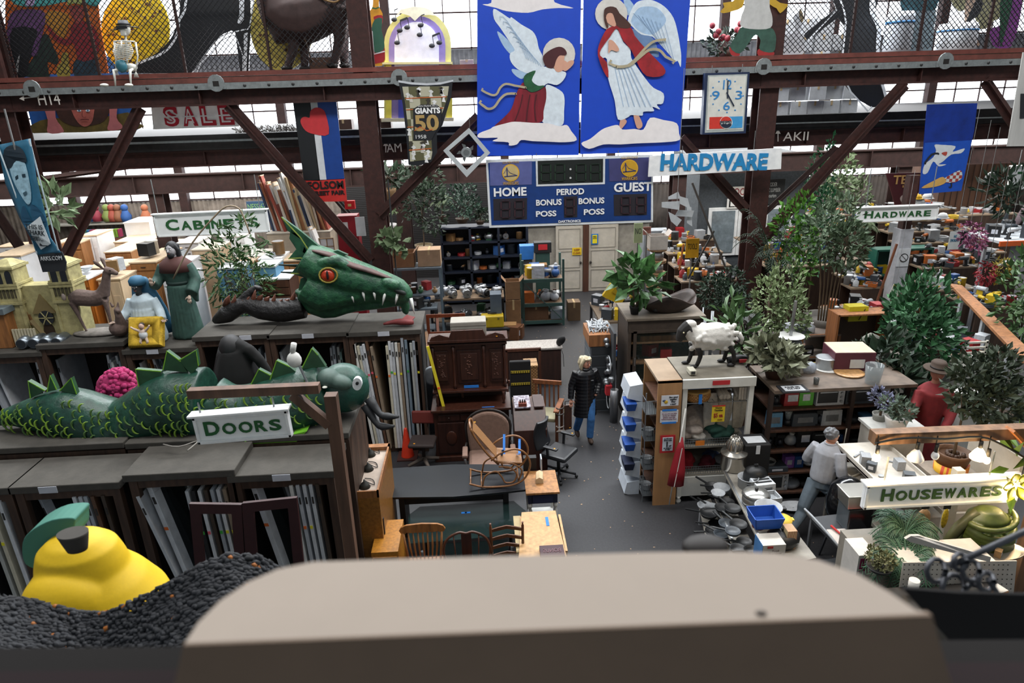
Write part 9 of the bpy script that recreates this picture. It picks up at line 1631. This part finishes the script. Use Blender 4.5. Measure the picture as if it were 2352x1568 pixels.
# man walking away to the right
fx=atZ(1893,1218,0);c0=atY(1888,1120,8.75);T=thing('person','person with grey curly hair in grey sweatshirt striding away to the right','person',(atY(1888,1120,8.2).x-.02,8.2,0),2.15);T.scale=(.96,.96,.96);SWT=MT('8e9096',rough=.9,var=.12,sc=10);PNT=MT('5c6872',rough=.9,var=.15,sc=9)
FK,FA=(-.09,-.3,.55),(-.09,-.3,.12);BK_,BA=(.1,.22,.5),(.1,.56,.2)
m=M();m.tube([(0,0,.9),(0,-.03,1.1),(0,-.07,1.36),(0,-.09,1.5),(0,-.1,1.56)],[.14,.14,.17,.1,.055],14,sub=2,flat=.72)
for s,K,A_ in((-1,FK,FA),(1,BK_,BA)):limb(m,[(s*.09,0,.9),K,A_],[.065,.042,.03])
limb(m,[(-.19,-.07,1.42),(-.27,.0,1.16),(-.2,-.2,1.04)],[.055,.045,.03]);limb(m,[(.19,-.07,1.42),(.28,-.04,1.17),(.2,-.25,1.1)],[.055,.045,.03]);m.put('body','a87860',T,remesh=.014,smooth=2)
m=M();m.tube([(0,.0,1.02),(0,0,.86)],[.165,.17],14,flat=.78)
for s,K,A_ in((-1,FK,FA),(1,BK_,BA)):limb(m,[(s*.09,0,.9),(K[0],K[1],K[2]+.04),(K[0],K[1],K[2]-.05),A_],[.125,.092,.086,.062])
m.put('sweatpants',PNT,T,remesh=.014,smooth=2)
m=M();m.tube([(0,.01,.95),(0,.0,1.0),(0,-.03,1.15),(0,-.07,1.38),(0,-.09,1.5),(0,-.095,1.54)],[.17,.185,.19,.2,.12,.07],16,sub=3,flat=.78);limb(m,[(-.17,-.07,1.44),(-.28,.0,1.17),(-.21,-.19,1.05)],[.09,.078,.052]);limb(m,[(.17,-.07,1.44),(.29,-.04,1.18),(.21,-.24,1.11)],[.09,.078,.052]);m.put('sweatshirt',SWT,T,remesh=.013,smooth=2);M().tube([(.075*math.cos(a_),.07*math.sin(a_)-.092,1.535)for a_ in[i*PI/6 for i in range(13)]],.016,7,cap=False).put('collar',SWT,T)
for s,p_,d_ in((-1,(-.2,-.22,1.03),(.6,-.8,0)),(1,(.2,-.27,1.11),(-.6,-.8,0))):m=M();hand(m,p_,d_,.95,s);m.put('hand','a87860',T)
for A_,d in((FA,0),(BA,.5)):m=M();m.ball((A_[0],A_[1]-.06,A_[2]-.07),(.05,.13,.05),12,8,rot=(d,0,0));m.ball((A_[0],A_[1]+.02,A_[2]-.03),(.045,.06,.06),10,7);m.put('shoe','2a2826',T,remesh=.012,smooth=1)
head(T,(0,-.12,1.64),1.0,'a87860','5e6064',rz=-.35,tilt=.05,style='curly')
# ---------- foreground ----------
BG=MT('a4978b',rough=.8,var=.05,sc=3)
T=thing('padded_headboard','out of focus beige panel with rounded corners in the foreground','panel',atZ(1280,1440,5.62));o=T.location
m=M();topz=5.62
arc=[(425,1476),(455,1430),(505,1380),(570,1336),(640,1306),(720,1290),(900,1284),(1100,1278),(1300,1273),(1500,1268),(1680,1266),(1780,1270),(1880,1286),(1970,1318),(2040,1358),(2105,1402),(2135,1408)]
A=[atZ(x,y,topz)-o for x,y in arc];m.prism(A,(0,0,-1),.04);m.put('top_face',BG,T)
m=M();L0=[A[0]+(A[-1]-A[0])*(i/12)for i in range(13)];yy=L0[0].y
g0=[m.b.verts.new(p)for p in L0];g1=[m.b.verts.new(p+Vector(((i-6)*.013,-.05,-.24)))for i,p in enumerate(L0)]
for i in range(12):m.f([g0[i],g1[i],g1[i+1],g0[i+1]])
m.put('front_face',MT('6a5849',rough=.85,var=.1,sc=4),T,solid=.01)  # same beige panel, shade on its front put into a darker colour
p=atZ(1748,1407,topz+.001)-o;M().ball(p,(.007,.005,.002),8,4).put('stain','4a4038',T)
m=M();m.bar(atY(-400,1590,.75),atY(2900,1550,.75),.09,.06);
tag(m.put('guard_rail',MT('0d0908',rough=1,var=.2)),'dark brown blurred railing beam crossing behind the beige panel','railing')
m=M();m.bar(atY(-400,1625,.68),atY(2900,1585,.68),.06,.05);tag(m.put('guard_rail',MT('16060a',rough=1,var=.2)),'dark maroon blurred lower rail at the bottom edge of the view','railing')
# mezzanine ledge under it
tag(M().box((0,1.6,3.2),(9,1.1,.12)).put('camera_side_ledge','14100e'),'dark ledge below the railing carrying the knotted rug and the pear','ledge')
# textile mass
CT=MT('23262c',rough=.75,var=.5,sc=24,h2='14161b')
T=thing('knotted_rug','heap of charcoal chunky knotted fabric with orange flecks','rug',(0,0,0));random.seed(12)
prof=[(-120,1355),(0,1368),(70,1378),(130,1392),(200,1406),(250,1404),(320,1375),(400,1330),(470,1292),(530,1272),(590,1276),(640,1300),(720,1360),(800,1420)]
def ptop(x):
 for(x0,y0),(x1,y1)in zip(prof,prof[1:]):
  if x0<=x<=x1:return y0+(y1-y0)*(x-x0)/(x1-x0)
 return 1420
m=M();m2=M();base=M();rows=15
def surf(x,v):
 y=ptop(x)+v*165;Yv=2.75-.35*v+.08*math.sin(x/90);return atY(x,y,Yv)
base.grid(lambda u,v:surf(-120+920*u,max(.02,v))+Vector((0,.02,-.06)),40,10);T.location=surf(300,1);o=T.location.copy();bmesh.ops.translate(base.b,vec=-o,verts=base.b.verts);base.put('rug_backing','121317',T,solid=.02)
for r in range(24):
 for i in range(96):
  x=-115+i*9.4+(r%2)*4.7+random.uniform(-2.5,2.5);v=r/23
  c=surf(x,v)-o;t_=(surf(x+7,min(1,v+random.uniform(-.02,.02)))-o-c);t_=t_.normalized()*random.uniform(.018,.034);q_=Vector((random.uniform(-.006,.006),-.012,random.uniform(-.01,.01)))
  mm=m2 if random.random()<.018 and v<.6 else m
  mm.tube([c-t_,c+q_,c+t_],[.003,random.uniform(.011,.019),.003],5,cap=False,sub=1)
m.put('knots',CT,T);m2.put('orange_flecks',MT('9a5a1c',var=.3),T)
# yellow pear
PY=MT('e0b90c',rough=.6,var=.04,sc=60,bump=.05)
T=thing('pear_sculpture','large foam yellow pear with grey stem and teal leaf','sculpture',atY(205,1400,3.3));o=T.location.copy();k=pxm(205,1330,3.3)
m=M();m.lathe([(0.02,-.28),(178*k,-.24),(185*k,-110*k+.12),(172*k,-.02),(135*k,52*k),(104*k,88*k),(98*k,115*k),(88*k,145*k),(62*k,168*k),(30*k,180*k),(1*k,183*k)],40,(0,.05,.05),sy=.85);m.ball((-12*k,-.1,60*k),(98*k,80*k,90*k),24,16)
m.put('pear_body',PY,T,remesh=.012,smooth=8);M().lathe([(21*k,0),(25*k,14*k),(31*k,38*k),(32*k,44*k)],24,atY(178,1262,3.06)-o,sy=.75).put('stem',MT('3f3c38',rough=.85,var=.1),T)
m=M();pts=[(168,1190),(120,1194),(78,1214),(54,1238),(50,1268),(58,1296),(85,1306),(95,1285),(112,1258),(150,1245),(170,1232),(171,1205)]
m.prism([atY(x,y,3.38)-o for x,y in sm(pts,3)],(0,1,0),.16);m.put('leaf',MT('3f7a6c',rough=.7,var=.06),T,bevel=.02)
# metal chain object, right foreground
T=thing('metal_chain_fixture','blurred grey metal chain and bracket hanging at the lower right foreground','chain',atY(2200,1400,1.35));o=T.location.copy()
def q(x,y,d=0):return atY(x,y,1.35+d)-o
GM=MT('4a4c52',rough=.5,metal=.4,var=.4,sc=30)
m=M();m.tube([q(2420,1190),q(2290,1250),q(2180,1300)],.008,7);m.tube([q(2270,1330),(q(2330,1420)),q(2420,1590)],.007,7);m.put('rod',GM,T);m=M()
for a,b,c in((2150,1310,22),(2190,1350,26),(2230,1310,20),(2235,1370,24),(2170,1400,20),(2265,1335,18),(2205,1290,16),(2255,1410,18),(2215,1440,16)):
 kk=pxm(a,b,1.35);m.tube([q(a+c*math.cos(t*PI/5),b+c*1.2*math.sin(t*PI/5),.02*math.sin(t))for t in range(11)],6*kk,6,cap=False)
m.put('chain_links',GM,T)
T=thing('corner_plate','blurred dark bracket corner behind the beige panel on the right','bracket',atY(2280,1480,1.1));o=T.location.copy();M().prism([atY(x,y,1.1)-o for x,y in((2075,1352),(2200,1362),(2352,1366),(2480,1366),(2480,1700),(2260,1700),(2180,1470))],(0,1,0),.008).put('bracket_plate',MT('0a0809',rough=1),T)
T=thing('blurred_ball','blurred dark round knob just above the beige panel edge','knob',atY(1620,1255,1.3));M().ball((0,0,0),(.055,.04,.022),12,8).put('knob_head','1c1614',T);M().bar((0,0,0),(0,.02,-.12),.02).put('knob_stem','1c1614',T)
